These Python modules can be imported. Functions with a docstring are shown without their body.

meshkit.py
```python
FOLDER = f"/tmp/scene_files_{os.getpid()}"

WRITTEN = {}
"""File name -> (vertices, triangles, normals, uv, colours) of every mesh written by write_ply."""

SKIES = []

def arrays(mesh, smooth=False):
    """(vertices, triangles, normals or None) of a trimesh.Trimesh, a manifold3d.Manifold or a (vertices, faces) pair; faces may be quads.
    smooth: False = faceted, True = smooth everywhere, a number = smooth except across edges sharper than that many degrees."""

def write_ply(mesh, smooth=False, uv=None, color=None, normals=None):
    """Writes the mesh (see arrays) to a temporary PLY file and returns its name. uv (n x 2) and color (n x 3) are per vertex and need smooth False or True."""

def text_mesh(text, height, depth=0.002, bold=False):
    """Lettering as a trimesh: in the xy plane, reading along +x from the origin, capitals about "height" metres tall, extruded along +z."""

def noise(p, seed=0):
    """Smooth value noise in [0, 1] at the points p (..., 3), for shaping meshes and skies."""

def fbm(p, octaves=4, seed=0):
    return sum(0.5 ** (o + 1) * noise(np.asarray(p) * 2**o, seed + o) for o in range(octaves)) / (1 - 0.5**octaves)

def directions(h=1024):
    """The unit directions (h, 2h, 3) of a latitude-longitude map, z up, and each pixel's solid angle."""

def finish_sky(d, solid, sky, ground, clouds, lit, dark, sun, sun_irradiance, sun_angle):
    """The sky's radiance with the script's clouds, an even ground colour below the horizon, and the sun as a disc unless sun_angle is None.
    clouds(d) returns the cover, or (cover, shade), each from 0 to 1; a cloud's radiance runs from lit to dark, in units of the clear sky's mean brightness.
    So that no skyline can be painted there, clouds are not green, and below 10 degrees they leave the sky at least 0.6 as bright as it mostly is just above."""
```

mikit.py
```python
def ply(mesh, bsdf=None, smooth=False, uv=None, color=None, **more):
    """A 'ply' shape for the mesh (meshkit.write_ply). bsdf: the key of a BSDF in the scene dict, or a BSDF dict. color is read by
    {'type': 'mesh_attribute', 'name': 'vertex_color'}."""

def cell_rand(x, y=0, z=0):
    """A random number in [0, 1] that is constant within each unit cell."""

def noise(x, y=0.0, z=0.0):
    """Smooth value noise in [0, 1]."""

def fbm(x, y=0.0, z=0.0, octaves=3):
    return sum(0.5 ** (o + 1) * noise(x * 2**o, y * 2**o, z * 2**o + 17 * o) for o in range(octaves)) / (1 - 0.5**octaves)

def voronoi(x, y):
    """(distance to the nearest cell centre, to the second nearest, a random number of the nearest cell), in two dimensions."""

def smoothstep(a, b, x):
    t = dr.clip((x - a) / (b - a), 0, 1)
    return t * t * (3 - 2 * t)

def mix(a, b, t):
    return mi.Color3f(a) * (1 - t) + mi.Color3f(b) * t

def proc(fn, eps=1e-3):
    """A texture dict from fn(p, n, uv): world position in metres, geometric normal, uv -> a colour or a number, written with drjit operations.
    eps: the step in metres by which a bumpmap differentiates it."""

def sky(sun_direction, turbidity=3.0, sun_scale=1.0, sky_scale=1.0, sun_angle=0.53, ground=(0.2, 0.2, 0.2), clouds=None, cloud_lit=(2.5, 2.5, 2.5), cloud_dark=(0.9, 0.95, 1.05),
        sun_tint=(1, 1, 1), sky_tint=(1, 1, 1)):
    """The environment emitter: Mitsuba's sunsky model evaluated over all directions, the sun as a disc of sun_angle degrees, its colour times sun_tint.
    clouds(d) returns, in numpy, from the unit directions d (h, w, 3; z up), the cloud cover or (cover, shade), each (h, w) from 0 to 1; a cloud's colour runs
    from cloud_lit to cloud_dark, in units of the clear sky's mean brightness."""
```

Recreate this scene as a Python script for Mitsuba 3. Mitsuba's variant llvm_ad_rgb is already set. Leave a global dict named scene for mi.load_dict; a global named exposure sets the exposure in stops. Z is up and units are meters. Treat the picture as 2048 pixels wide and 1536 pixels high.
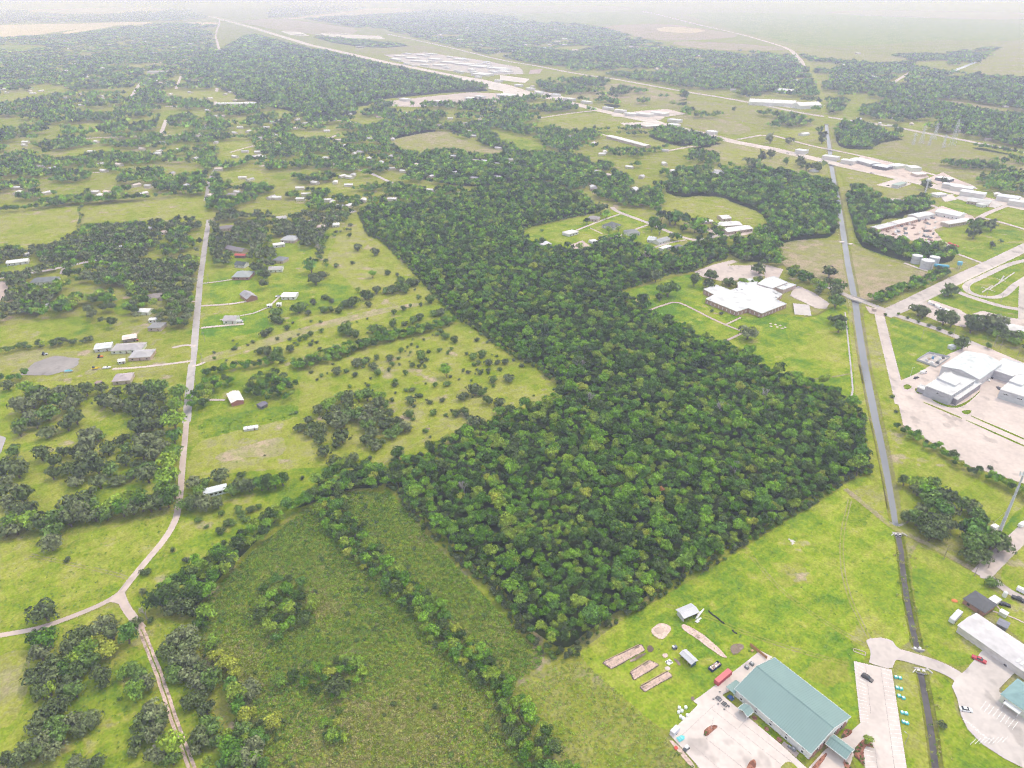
"""A mixed woodland, pastures, a drainage canal and small-town buildings seen from a drone at 250 m, in hazy overcast daylight."""
import math
import numpy as np
import trimesh
import shapely
from shapely.geometry import Polygon, LineString, Point, MultiPolygon
from shapely import affinity, ops
import drjit as dr
import mitsuba as mi
import mikit
import meshkit
from mikit import proc, noise, fbm, smoothstep, mix

T = mi.ScalarTransform4f
scene, labels = {}, {}

# ---------------------------------------------------------------- camera, sky, exposure, air
ALT, FOCAL = 250.0, 1422.0                       # metres above ground; focal length for a frame 2048 wide
PITCH = math.atan2(776.0, FOCAL)
scene['camera'] = {
    'type': 'perspective', 'fov_axis': 'x', 'fov': math.degrees(2 * math.atan(1024 / FOCAL)),
    'near_clip': 1.0, 'far_clip': 150000.0,
    'to_world': T().look_at(origin=[0, 0, ALT], target=[0, math.cos(PITCH), ALT - math.sin(PITCH)], up=[0, 0, 1]),
    'medium': {'type': 'ref', 'id': 'air'}}
scene['daylight'] = mikit.sky([0.42, 0.30, 0.86], turbidity=3, sun_scale=0.30, sun_angle=10, clouds=lambda d: (np.ones(d.shape[:2]), 1 - np.maximum(d[..., 2], 0)),
                              cloud_lit=(2.88, 3.05, 3.42), cloud_dark=(1.72, 1.8, 2.02))   # an overcast sky: brighter overhead than at the horizon
exposure = 2.3
HAZE = [1.4e-4, 1.42e-4, 2.05e-4]
scene['air'] = {'type': 'homogeneous', 'albedo': {'type': 'rgb', 'value': [0.955, 0.934, 1.0]}, 'sigma_t': {'type': 'rgb', 'value': HAZE}}

# ---------------------------------------------------------------- the survey: photograph pixels to points of the ground plan (metres)
CP, SP = math.cos(PITCH), math.sin(PITCH)


def at(px, py, z=0.0):
    """Plan point (x, y) at height z seen at this pixel of the 2048 x 1536 photograph."""
    px, py = np.asarray(px, float), np.asarray(py, float)
    u, v = px - 1024.0, 768.0 - py
    dz = -FOCAL * SP + v * CP
    t = (z - ALT) / dz
    return np.stack([t * u, t * (FOCAL * CP + v * SP)], -1)


def plan(pts, z=0.0):
    a = np.asarray(pts, float)
    return at(a[:, 0], a[:, 1], z)


def depth(x, y):
    return y * CP + ALT * SP


def px_per_m(x, y):
    return FOCAL / depth(x, y)


# ---------------------------------------------------------------- naming
USED = {}


def numbered(name):
    USED[name] = USED.get(name, 0) + 1
    return name if USED[name] == 1 else f'{name}_{USED[name] - 1:03d}'


def thing(name, label, cat, group=None):
    key = numbered(name)
    labels[key] = {'label': label, 'category': cat}
    if group:
        labels[key]['group'] = group
    return key


def part(holder, name, shape):
    key = numbered(f'{holder}__{name}')
    scene[key] = shape
    return key


def single(name, label, cat, shape, group=None):
    key = thing(name, label, cat, group)
    scene[key] = shape
    return key


def struct(name, shape, label):
    key = numbered(name)
    scene[key] = shape
    labels[key] = {'label': label, 'kind': 'structure'}
    return key


# ---------------------------------------------------------------- materials
def ramp(t, stops):
    """Piecewise linear colour ramp."""
    c = mi.Color3f(stops[0][1])
    for (a, ca), (b, cb) in zip(stops, stops[1:]):
        w = dr.clip((t - a) / (b - a), 0, 1)
        c = c * (1 - w) + mi.Color3f(cb) * w
    return c


def grass_fn(p, n, uv):
    """uv.x: dryness of this field (0 lush, 1 bare straw), uv.y: how light its growth is."""
    x, y = p.x, p.y
    wx = x + 9 * (fbm(x * 0.05, y * 0.05, 3.0, 2) - 0.5) * 2
    d = uv.x + 0.62 * (fbm(wx * 0.022, y * 0.022, 0.3, 3) - 0.5) + 0.62 * (fbm(x * 0.11, wx * 0.02 + y * 0.11, 5.1, 4) - 0.5) \
        + 0.30 * (noise(x * 0.9, y * 0.9, 1.7) - 0.5) + 0.26 * (fbm((x * 0.8 + y * 0.6) * 0.015, (y * 0.8 - x * 0.6) * 0.55, 2.6, 2) - 0.5) \
        + 0.40 * smoothstep(0.62, 0.74, fbm(x * 0.085 + 40.0, y * 0.10, 8.3, 4))
    c = ramp(d, [(0.0, (0.085, 0.180, 0.015)), (0.3, (0.195, 0.262, 0.016)), (0.55, (0.285, 0.300, 0.050)),
                 (0.8, (0.295, 0.285, 0.125)), (1.05, (0.40, 0.32, 0.215))])
    f = 0.60 + 0.40 * fbm(x * 0.3, y * 0.3, 9.2, 4) + 0.40 * noise(x * 1.7, y * 1.7, 4.0)
    return c * f * uv.y


def paving_fn(p, n, uv):
    """uv.x: 0 grey asphalt, 0.5 white concrete, 1 pinkish caliche; uv.y: lightness."""
    x, y = p.x, p.y
    c = ramp(uv.x, [(0, (0.30, 0.285, 0.285)), (0.5, (0.50, 0.462, 0.440)), (1, (0.50, 0.405, 0.355))])
    s = fbm(x * 0.07, y * 0.07, 2.0, 3)
    f = 0.76 + 0.30 * s + 0.20 * fbm(x * 0.6, y * 0.6, 8.0, 3) - 0.22 * smoothstep(0.62, 0.8, fbm(x * 0.17, y * 0.11, 6.0, 3))
    return c * f * uv.y


def dirt_fn(p, n, uv):
    x, y = p.x, p.y
    c = mix((0.22, 0.17, 0.13), (0.56, 0.43, 0.36), smoothstep(0.25, 0.65, fbm(x * 0.35, y * 0.35, 2.0, 3) + (uv.x - 0.5)))
    return c * (0.8 + 0.4 * noise(x * 1.7, y * 1.7, 3.0)) * uv.y


def metal_fn(p, n, uv):
    """Sheet-metal roofing, ribs along uv.y every 0.6 m; the tint comes from its own BSDF."""
    r = smoothstep(0.30, 0.46, dr.abs(uv.x / 0.9 - dr.floor(uv.x / 0.9) - 0.5))
    return 0.9 + 0.12 * fbm(p.x * 0.2, p.y * 0.2, 1.0, 3) - 0.10 * r


def water_fn(p, n, uv):
    c = mix((0.15, 0.155, 0.165), (0.235, 0.245, 0.26), fbm(p.x * 0.05, p.y * 0.03, 0.0, 3))
    return c * uv.y


def own_colour(uv):
    """The colour a mesh carries in its uv: red * 256 + green, blue, each the square root of the albedo in 255ths."""
    a, b = dr.floor(uv.x + 0.5), dr.floor(uv.y + 0.5)
    r = dr.floor(a / 256.0)
    c = mi.Color3f(r, a - 256.0 * r, b) / 255.0
    return c * c


def tint_uv(c, n=None):
    q = np.rint(np.sqrt(np.clip(np.asarray(c, float), 0, 1)) * 255).reshape(-1, 3)
    uv = np.c_[q[:, 0] * 256 + q[:, 1], q[:, 2]]
    return uv if n is None else np.tile(uv, (n, 1))


def tint_of(uv):
    r = np.floor(uv[:, 0] / 256)
    return (np.c_[r, uv[:, 0] - 256 * r, uv[:, 1]] / 255) ** 2


def leaf_fn(p, n, uv):
    return own_colour(uv) * (0.8 + 0.4 * noise(p.x * 1.3, p.y * 1.3, p.z * 1.3))


def paint_fn(p, n, uv):
    """Weathered paint: faint streaks and dirt over the surface's own colour."""
    w = fbm(p.x * 0.45, p.y * 0.45, p.z * 0.9, 3)
    return own_colour(uv) * (0.80 + 0.30 * w) * (1.0 - 0.16 * smoothstep(0.58, 0.75, fbm(p.x * 0.16, p.y * 0.16, p.z * 0.4 + 5.0, 2)))


def gloss_fn(p, n, uv):
    return own_colour(uv)


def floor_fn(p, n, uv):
    return mix((0.035, 0.050, 0.016), (0.070, 0.100, 0.030), fbm(p.x * 0.5, p.y * 0.5, 3.0, 3)) * uv.y  # undergrowth colour with the shade of the canopy gaps painted in


def two(b):
    return {'type': 'twosided', 'bsdf': b}


def rgb(c):
    return {'type': 'rgb', 'value': list(c)}


scene['grass_material'] = two({'type': 'diffuse', 'reflectance': proc(grass_fn)})
scene['paving_material'] = two({'type': 'diffuse', 'reflectance': proc(paving_fn)})
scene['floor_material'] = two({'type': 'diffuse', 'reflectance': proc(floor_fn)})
scene['dirt_material'] = two({'type': 'diffuse', 'reflectance': proc(dirt_fn)})
scene['foliage_material'] = two({'type': 'diffuse', 'reflectance': proc(leaf_fn)})
scene['paint_material'] = two({'type': 'principled', 'base_color': proc(paint_fn), 'roughness': 0.65, 'specular': 0.35})
scene['gloss_material'] = two({'type': 'principled', 'base_color': proc(gloss_fn), 'roughness': 0.22, 'specular': 0.5, 'clearcoat': 0.6})
scene['water_material'] = two({'type': 'principled', 'base_color': proc(water_fn), 'roughness': 0.18, 'specular': 0.5})


def colored(mesh, color, mat='paint_material', smooth=False, jitter=0.0, seed=0):
    """A ply in one colour of its own."""
    m = mesh if isinstance(mesh, tuple) else (np.asarray(mesh.vertices), np.asarray(mesh.faces))
    return mikit.ply(m, mat, smooth=smooth, uv=tint_uv(color, len(m[0])))


# ---------------------------------------------------------------- sheets of ground
def smooth_line(p, n=2, closed=False):
    p = np.asarray(p, float)
    for _ in range(n):
        if closed:
            q = np.roll(p, -1, 0)
            p = np.stack([0.75 * p + 0.25 * q, 0.25 * p + 0.75 * q], 1).reshape(-1, 2)
        else:
            a, b = p[:-1], p[1:]
            m = np.stack([0.75 * a + 0.25 * b, 0.25 * a + 0.75 * b], 1).reshape(-1, 2)
            p = np.vstack([p[:1], m, p[-1:]])
    return p


def ragged(poly, amp, step):
    """A polygon with an uneven outline, as grown edges have."""
    def ring(r):
        L = r.length
        k = max(8, int(L / step))
        q = np.array([r.interpolate(s).coords[0] for s in np.linspace(0, L, k, endpoint=False)])
        o = np.stack([meshkit.fbm(np.c_[q / (step * 3.0), np.full(len(q), z)], 3) - 0.5 for z in (1.5, 7.5)], -1)
        return q + 2 * amp * o
    out = Polygon(ring(poly.exterior), [ring(i) for i in poly.interiors]).buffer(0)
    return out


def sheet(poly, z, mat, uv=(0.5, 1.0)):
    """Flat sheet over a shapely (multi)polygon."""
    V, F, k = [], [], 0
    for g in getattr(poly, 'geoms', [poly]):
        if g.is_empty or g.area < 1e-3 or g.geom_type != 'Polygon':
            continue
        v, f = trimesh.creation.triangulate_polygon(g, engine='earcut')
        a = v[f]
        flip = np.cross(a[:, 1] - a[:, 0], a[:, 2] - a[:, 0]) < 0
        f = np.where(flip[:, None], f[:, ::-1], f)
        V.append(np.c_[v, np.full(len(v), z)])
        F.append(f + k)
        k += len(v)
    V, F = np.vstack(V), np.vstack(F)
    return mikit.ply((V, F), mat, uv=np.tile(np.asarray(uv, float), (len(V), 1)))


def poly_px(pts, round_=1):
    p = plan(pts)
    if round_:
        p = smooth_line(p, round_, True)
    return Polygon(p).buffer(0)

# ---------------------------------------------------------------- foliage: crowns of lobes, each lobe a spray of leaf clumps over a lumpy core
rng = np.random.default_rng(7)


def unit_dirs(r, n):
    v = r.normal(size=(n, 3))
    return v / np.linalg.norm(v, axis=1, keepdims=True)


ICO = {k: trimesh.creation.icosphere(subdivisions=k, radius=1.0) for k in (0, 1, 2)}


def cards(pos, nrm, size, r):
    """One irregular triangle per leaf clump, facing roughly along nrm."""
    n = len(pos)
    a = np.cross(nrm, unit_dirs(r, n))
    a /= np.linalg.norm(a, axis=1, keepdims=True) + 1e-9
    b = np.cross(nrm, a)
    th = r.uniform(0, 2 * np.pi, n)
    out = []
    for k in range(3):
        t = th + k * 2 * np.pi / 3 + r.uniform(-0.5, 0.5, n)
        s = size * r.uniform(0.6, 1.25, n)
        out.append(pos + s[:, None] * (np.cos(t)[:, None] * a + np.sin(t)[:, None] * b))
    return np.stack(out, 1).reshape(-1, 3)


def crown_mesh(seed, lobes, leaves, leaf, flat=0.8, spread=0.62, lobe_r=(0.34, 0.5), core=1, ragged_=0.5):
    """Crown of unit radius, its underside at z = 0. Returns vertices, faces, lightness per vertex."""
    r = np.random.default_rng(seed)
    H = 1.7 * flat
    c = []
    for i in range(lobes):
        d = unit_dirs(r, 1)[0]
        d[2] = abs(d[2]) * 0.9 + 0.05 if r.random() < 0.75 else -0.35 * abs(d[2])
        c.append(np.r_[d[:2] * spread * r.uniform(0.75, 1.1), H * 0.42 + d[2] * H * 0.36])
    c = np.array(c) * np.r_[r.uniform(0.85, 1.15), r.uniform(0.85, 1.15), r.uniform(0.8, 1.2)]
    lr = r.uniform(*lobe_r, lobes) * r.uniform(0.85, 1.2, lobes)
    tone = r.uniform(0.72, 1.28, lobes)
    which = r.choice(lobes, leaves, p=lr**2 / (lr**2).sum())
    d = unit_dirs(r, leaves)
    d[:, 2] = np.where(d[:, 2] < -0.2, -d[:, 2], d[:, 2])
    pos = c[which] + d * lr[which][:, None] * np.array([1, 1, 0.85]) * r.uniform(0.82, 1.12, leaves)[:, None]
    pos[:, 2] = np.maximum(pos[:, 2], 0.03)
    nrm = d + ragged_ * unit_dirs(r, leaves)
    nrm /= np.linalg.norm(nrm, axis=1, keepdims=True) + 1e-9
    V1 = cards(pos, nrm, np.full(leaves, leaf), r)
    F1 = np.arange(leaves * 3).reshape(-1, 3)
    L1 = np.repeat(tone[which] * r.uniform(0.62, 1.38, leaves), 3)
    V, F, L, k = [V1], [F1], [L1], len(V1)
    if core is not None:
        s = ICO[core]
        v = np.array(s.vertices)
        # the core reaches the union of the lobes in every direction, a little inside
        base = np.array([0, 0, H * 0.42])
        reach = np.full(len(v), 0.25)
        for ci, ri in zip(c - base, lr):
            b = v @ ci
            disc = b * b - (ci @ ci) + ri * ri
            reach = np.maximum(reach, np.where(disc > 0, b + np.sqrt(np.maximum(disc, 0)), 0) * 0.66)
        v = base + v * reach[:, None]
        v[:, 2] = np.maximum(v[:, 2], 0.02)
        V.append(v), F.append(np.array(s.faces) + k), L.append(np.full(len(v), 0.9))
    return np.vstack(V), np.vstack(F), np.concatenate(L)


def trunk_mesh(seed, top=1.0):
    """Tapered trunk with three limbs, for a crown of unit radius lifted by its own trunk height."""
    r = np.random.default_rng(seed)
    parts = []

    def limb(p0, p1, r0, r1, n=6):
        d = p1 - p0
        a = np.cross(d, [0.3, 0.9, 0.1])
        a /= np.linalg.norm(a)
        b = np.cross(d, a) / np.linalg.norm(d)
        t = np.arange(n) * 2 * np.pi / n
        ring = np.cos(t)[:, None] * a + np.sin(t)[:, None] * b
        v = np.vstack([p0 + r0 * ring, p1 + r1 * ring])
        i = np.arange(n)
        f = np.vstack([np.c_[i, (i + 1) % n, (i + 1) % n + n], np.c_[i, (i + 1) % n + n, i + n]])
        parts.append(trimesh.Trimesh(v, f, process=False))
    fork = np.array([0.02, 0.03, 0.45 * top])
    limb(np.zeros(3), fork, 0.09, 0.065)
    for k in range(3):
        t = k * 2.1 + r.uniform(0, 0.6)
        limb(fork, fork + np.array([0.4 * math.cos(t), 0.4 * math.sin(t), 0.55]), 0.055, 0.02, 5)
    return trimesh.util.concatenate(parts)


# species: (lobes, flatness, spread, lobe radius, raggedness, base colours)
SPECIES = {
    'forest': dict(lobes=12, flat=0.95, spread=0.62, lobe_r=(0.27, 0.44), ragged_=0.6,
                   colors=[(0.083, 0.156, 0.029), (0.112, 0.240, 0.027), (0.165, 0.324, 0.032), (0.104, 0.156, 0.044), (0.212, 0.384, 0.038), (0.071, 0.120, 0.032), (0.260, 0.360, 0.047), (0.124, 0.246, 0.047)]),
    'oak': dict(lobes=16, flat=0.80, spread=0.68, lobe_r=(0.24, 0.38), ragged_=0.45,
                colors=[(0.149, 0.190, 0.076), (0.121, 0.167, 0.055), (0.184, 0.218, 0.101), (0.138, 0.224, 0.052), (0.101, 0.138, 0.052)]),
    'bright': dict(lobes=10, flat=0.85, spread=0.6, lobe_r=(0.28, 0.42), ragged_=0.8,
                   colors=[(0.295, 0.419, 0.046), (0.232, 0.364, 0.046), (0.372, 0.419, 0.059), (0.186, 0.310, 0.046)]),
    'shrub': dict(lobes=6, flat=0.6, spread=0.5, lobe_r=(0.4, 0.55), ragged_=0.6,
                  colors=[(0.110, 0.160, 0.050), (0.140, 0.225, 0.048), (0.125, 0.160, 0.070)]),
    'scrub': dict(lobes=5, flat=0.7, spread=0.5, lobe_r=(0.35, 0.6), ragged_=1.0,
                  colors=[(0.224, 0.297, 0.048), (0.165, 0.297, 0.035), (0.297, 0.324, 0.086), (0.251, 0.366, 0.044), (0.330, 0.310, 0.116), (0.119, 0.207, 0.033)]),
    'rust': dict(lobes=8, flat=0.85, spread=0.55, lobe_r=(0.3, 0.45), ragged_=0.8, colors=[(0.496, 0.240, 0.093)]),
}
LODS = [(450, 400, 0.135, 1), (760, 210, 0.18, 1), (1250, 60, 0.33, 0), (1e9, 12, 0.55, 0)]
PROTO = {}


def proto(sp, variant, color, lod):
    """A shared crown: (ply dict, triangles)."""
    k = (sp, variant, color, lod)
    if k not in PROTO:
        s = SPECIES[sp]
        _, leaves, leaf, core = LODS[lod]
        if sp == 'scrub':
            leaves, leaf, core = 22, 0.34, None
        v, f, L = crown_mesh(hash((len(sp), variant, 3)) % 9973 + 13 * variant, s['lobes'], leaves, leaf, s['flat'], s['spread'], s['lobe_r'], core, s['ragged_'])
        c = np.clip(np.asarray(s['colors'][color])[None] * L[:, None], 0, 0.9)
        PROTO[k] = mikit.ply((v, f), 'foliage_material', uv=tint_uv(c))
    return PROTO[k]


def lod_of(x, y):
    d = math.hypot(math.hypot(x, y), ALT)
    return next(i for i, q in enumerate(LODS) if d < q[0])


def place(x, y, z, s, sz, rot):
    return T().translate([float(x), float(y), float(z)]).rotate([0, 0, 1], float(rot)).scale([float(s), float(s), float(sz)])


TRUNKS = [mikit.ply(trunk_mesh(k), 'paint_material', uv=tint_uv([0.17, 0.14, 0.115], len(trunk_mesh(k).vertices))) for k in range(3)]
ORD = ['nearest', 'second', 'third', 'fourth', 'fifth', 'sixth', 'seventh', 'eighth', 'ninth', 'tenth', 'eleventh', 'twelfth', 'thirteenth', 'fourteenth', 'fifteenth']
TREES = []      # (key, x, y, radius, look) of every tree that is a thing of its own; labels follow once all are known


def tree(x, y, rad, sp='oak', name='oak_tree', look='dark rounded oak', lift=0.35, color=None, cat='tree'):
    """A single tree: trunk and crown."""
    key = numbered(name)
    v, c = int(rng.integers(0, 8)), int(rng.integers(0, len(SPECIES[sp]['colors']))) if color is None else color
    rot, sz = rng.uniform(0, 360), rad * rng.uniform(0.85, 1.15)
    sx = place(x, y, rad * lift, rad, sz, rot)
    scene[key + '__trunk'] = {**TRUNKS[v % 3], 'to_world': place(x, y, -0.1, rad, rad * (lift + 0.5), rot)}
    scene[key + '__crown'] = {**proto(sp, v, c, lod_of(x, y)), 'to_world': sx}
    labels[key] = {'label': look, 'category': cat}
    TREES.append((key, x, y, rad, look))
    return key


GROUPS = {}
COUNTS = {}


def scatter(key, pts, radii, sp, lift=0.25, colors=None, stretch=(0.85, 1.2), lod=None):
    """Many crowns of one mass, as copies of shared crowns keyed key__001, key__002 and so on."""
    w = SPECIES[sp]['colors']
    for (x, y), r in zip(pts, radii):
        q = lod_of(x, y) if lod is None else lod
        v = int(rng.integers(0, 7 if q < 2 else 3))
        c = int(rng.integers(0, len(w))) if colors is None else int(rng.choice(colors))
        g = f'crown_{sp}_{v}_{c}_{q}'
        if g not in GROUPS:
            GROUPS[g] = 1
            scene[g] = {'type': 'shapegroup', 'crown': proto(sp, v, c, q)}
        COUNTS[key] = COUNTS.get(key, 0) + 1
        scene[f'{key}__{COUNTS[key]:03d}'] = {'type': 'instance', 'shapegroup': {'type': 'ref', 'id': g},
                                              'to_world': place(x, y, r * lift, r, r * rng.uniform(*stretch), rng.uniform(0, 360))}


def fill(poly, spacing, jitter=0.42, keep=1.0, seed=0):
    """Points spread over a polygon about spacing metres apart."""
    r = np.random.default_rng(seed + 101)
    x0, y0, x1, y1 = poly.bounds
    gx, gy = np.meshgrid(np.arange(x0, x1, spacing), np.arange(y0, y1, spacing * 0.866))
    gx = gx + (np.arange(len(gy))[:, None] % 2) * spacing * 0.5
    p = np.c_[gx.ravel(), gy.ravel()] + r.uniform(-jitter, jitter, (gx.size, 2)) * spacing
    p = p[shapely.contains_xy(poly, p[:, 0], p[:, 1])]
    return p[r.random(len(p)) < keep]

# ---------------------------------------------------------------- the land: canal, fields, roads, paved ground
def m_px(px, py):
    """Metres per photograph pixel on the ground there."""
    x, y = at(px, py)
    return float(1 / px_per_m(x, y))


def band(pts, width, smooth=1):
    """Strip along a line of photograph points; width in metres, one number or one per point."""
    p = plan(pts)
    if np.ndim(width) == 0:
        return LineString(smooth_line(p, smooth)).buffer(width / 2, cap_style='flat', join_style='round', quad_segs=3)
    w = np.asarray(width, float)
    q = smooth_line(np.c_[p, w], 0) if smooth == 0 else None
    s = [Polygon(np.vstack([p[i] + n * w[i] / 2, p[i + 1] + n * w[i + 1] / 2, p[i + 1] - n * w[i + 1] / 2, p[i] - n * w[i] / 2]))
         .union(Point(p[i + 1]).buffer(w[i + 1] / 2, quad_segs=4))
         for i in range(len(p) - 1) for n in [np.array([-(p[i + 1] - p[i])[1], (p[i + 1] - p[i])[0]]) / np.linalg.norm(p[i + 1] - p[i])]]
    return ops.unary_union(s)


NOTREE, HARD = [], []       # where no scattered tree stands: clearings, roads, yards, buildings

CANAL_A = [(1653, 248), (1655, 270), (1658, 285), (1660, 301), (1661, 320), (1665, 342), (1670, 372), (1675, 392), (1679, 415), (1683, 440), (1690, 485), (1696, 525),
           (1703, 560), (1709, 592), (1712, 608), (1716, 640), (1722, 680), (1730, 730), (1738, 768), (1745, 802), (1753, 842), (1761, 876), (1769, 914), (1776, 952),
           (1783, 990), (1788, 1020), (1792, 1044)]
CANAL_B = [(1797, 1068), (1803, 1098), (1806, 1130), (1809, 1155), (1813, 1182), (1820, 1220), (1828, 1260), (1836, 1296)]
CANAL_C = [(1843, 1345), (1850, 1380), (1857, 1420), (1865, 1470), (1873, 1536), (1884, 1610)]


def canal_width(pts):
    return np.interp([p[1] for p in pts], [250, 600, 780, 960, 1040, 1100, 1600], [6.4, 5.4, 4.9, 3.4, 2.8, 2.4, 2.2])


CUT = ops.unary_union([band(c, canal_width(c) + k, 0) for c, k in ((CANAL_A, 4.6), (CANAL_B, 2.8), (CANAL_C, 2.8))])


def canal(c, name, label, wet):
    w = canal_width(c)
    k0 = 1.0 if wet else 0.62
    water = band(c, w, 0)
    struct(name, sheet(water.buffer(0.3), -1.15, 'water_material' if wet else 'paving_material', (0.2, 1.0) if wet else (0.05, 0.40)), label)
    p = plan(c)
    t = np.gradient(p, axis=0)
    n = np.c_[-t[:, 1], t[:, 0]] / np.linalg.norm(t, axis=1, keepdims=True)
    for s in (-1, 1):
        rows = []
        for k, (off, z) in enumerate(((0.0, -1.22), (0.9, -0.75), (1.7, -0.3), (2.6, 0.06))):
            q = p + s * n * (w / 2 + off * k0)[:, None]
            q = q + n * (meshkit.fbm(np.c_[p * 0.13, np.full(len(p), k + s)], 2) - 0.5)[:, None] * (0.9 if k in (1, 2) else 0.0)
            rows.append(np.c_[q, np.full(len(q), z)])
        R = np.array(rows)
        i, j = np.meshgrid(np.arange(3), np.arange(len(p) - 1), indexing='ij')
        f = np.stack([i * len(p) + j, i * len(p) + j + 1, (i + 1) * len(p) + j + 1, (i + 1) * len(p) + j], -1).reshape(-1, 4)
        struct('canal_bank', mikit.ply((R.reshape(-1, 3), f), 'grass_material', uv=np.tile([0.72, 0.85] if wet else [0.42, 0.72], (R.size // 3, 1))), f'straw-coloured bank of the {label}')


canal(CANAL_A, 'canal_water', 'grey straight drainage canal', True)
canal(CANAL_B, 'ditch_bed', 'dark muddy ditch below the first culvert', False)
canal(CANAL_C, 'ditch_bed', 'dark muddy ditch beyond the parking lane', False)

PLAIN = Polygon([(-30000, 60), (30000, 60), (30000, 44500), (-30000, 44500)])
NEAR = Polygon([(-700, 60), (900, 60), (1800, 3000), (-1900, 3000)])
struct('ground', sheet(PLAIN.difference(CUT), 0.0, 'grass_material', (0.54, 0.88)), 'flat green plain')

LAYER = [0.02]


def field(name, label, pts, dry, lum=1.0, rough=0.6, clear=True, hard=False, mat='grass_material', z=None, soft=1):
    p = poly_px(pts, soft)
    s = max(1.5, 3.0 / float(px_per_m(*np.array(p.centroid.coords[0]))))
    p = ragged(p, rough * s * 0.5, s) if rough else p
    p = p.difference(CUT)
    LAYER[0] += 0.0025
    struct(name, sheet(p, LAYER[0] if z is None else z, mat, (dry, lum)), label)
    if clear:
        NOTREE.append(p)
    if hard:
        HARD.append(p)
    return p


# big pastures, near to far.  (dryness 0 lush ... 1 straw)
field('pasture', 'open woodland floor left of the big forest', [(400, 470), (560, 470), (690, 440), (724, 440), (760, 481), (850, 568), (920, 641), (1020, 705), (1130, 785), (1050, 830), (960, 868), (850, 915), (760, 945), (640, 985), (520, 1080), (380, 1180), (280, 1230), (255, 1200), (300, 1115), (350, 1050), (362, 980), (375, 840), (392, 650)], 0.36, 1.0, clear=False)
field('pasture', 'broad rough pasture with scattered bushes beside the forest', [(602, 742), (700, 705), (790, 675), (880, 648), (922, 642), (960, 666), (1022, 710), (1075, 740), (1108, 768), (1128, 785), (1070, 815), (1010, 836), (942, 868), (860, 905), (790, 925), (755, 942), (700, 930), (640, 932), (600, 880), (598, 800)], 0.50, 1.0, clear=False)
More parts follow.
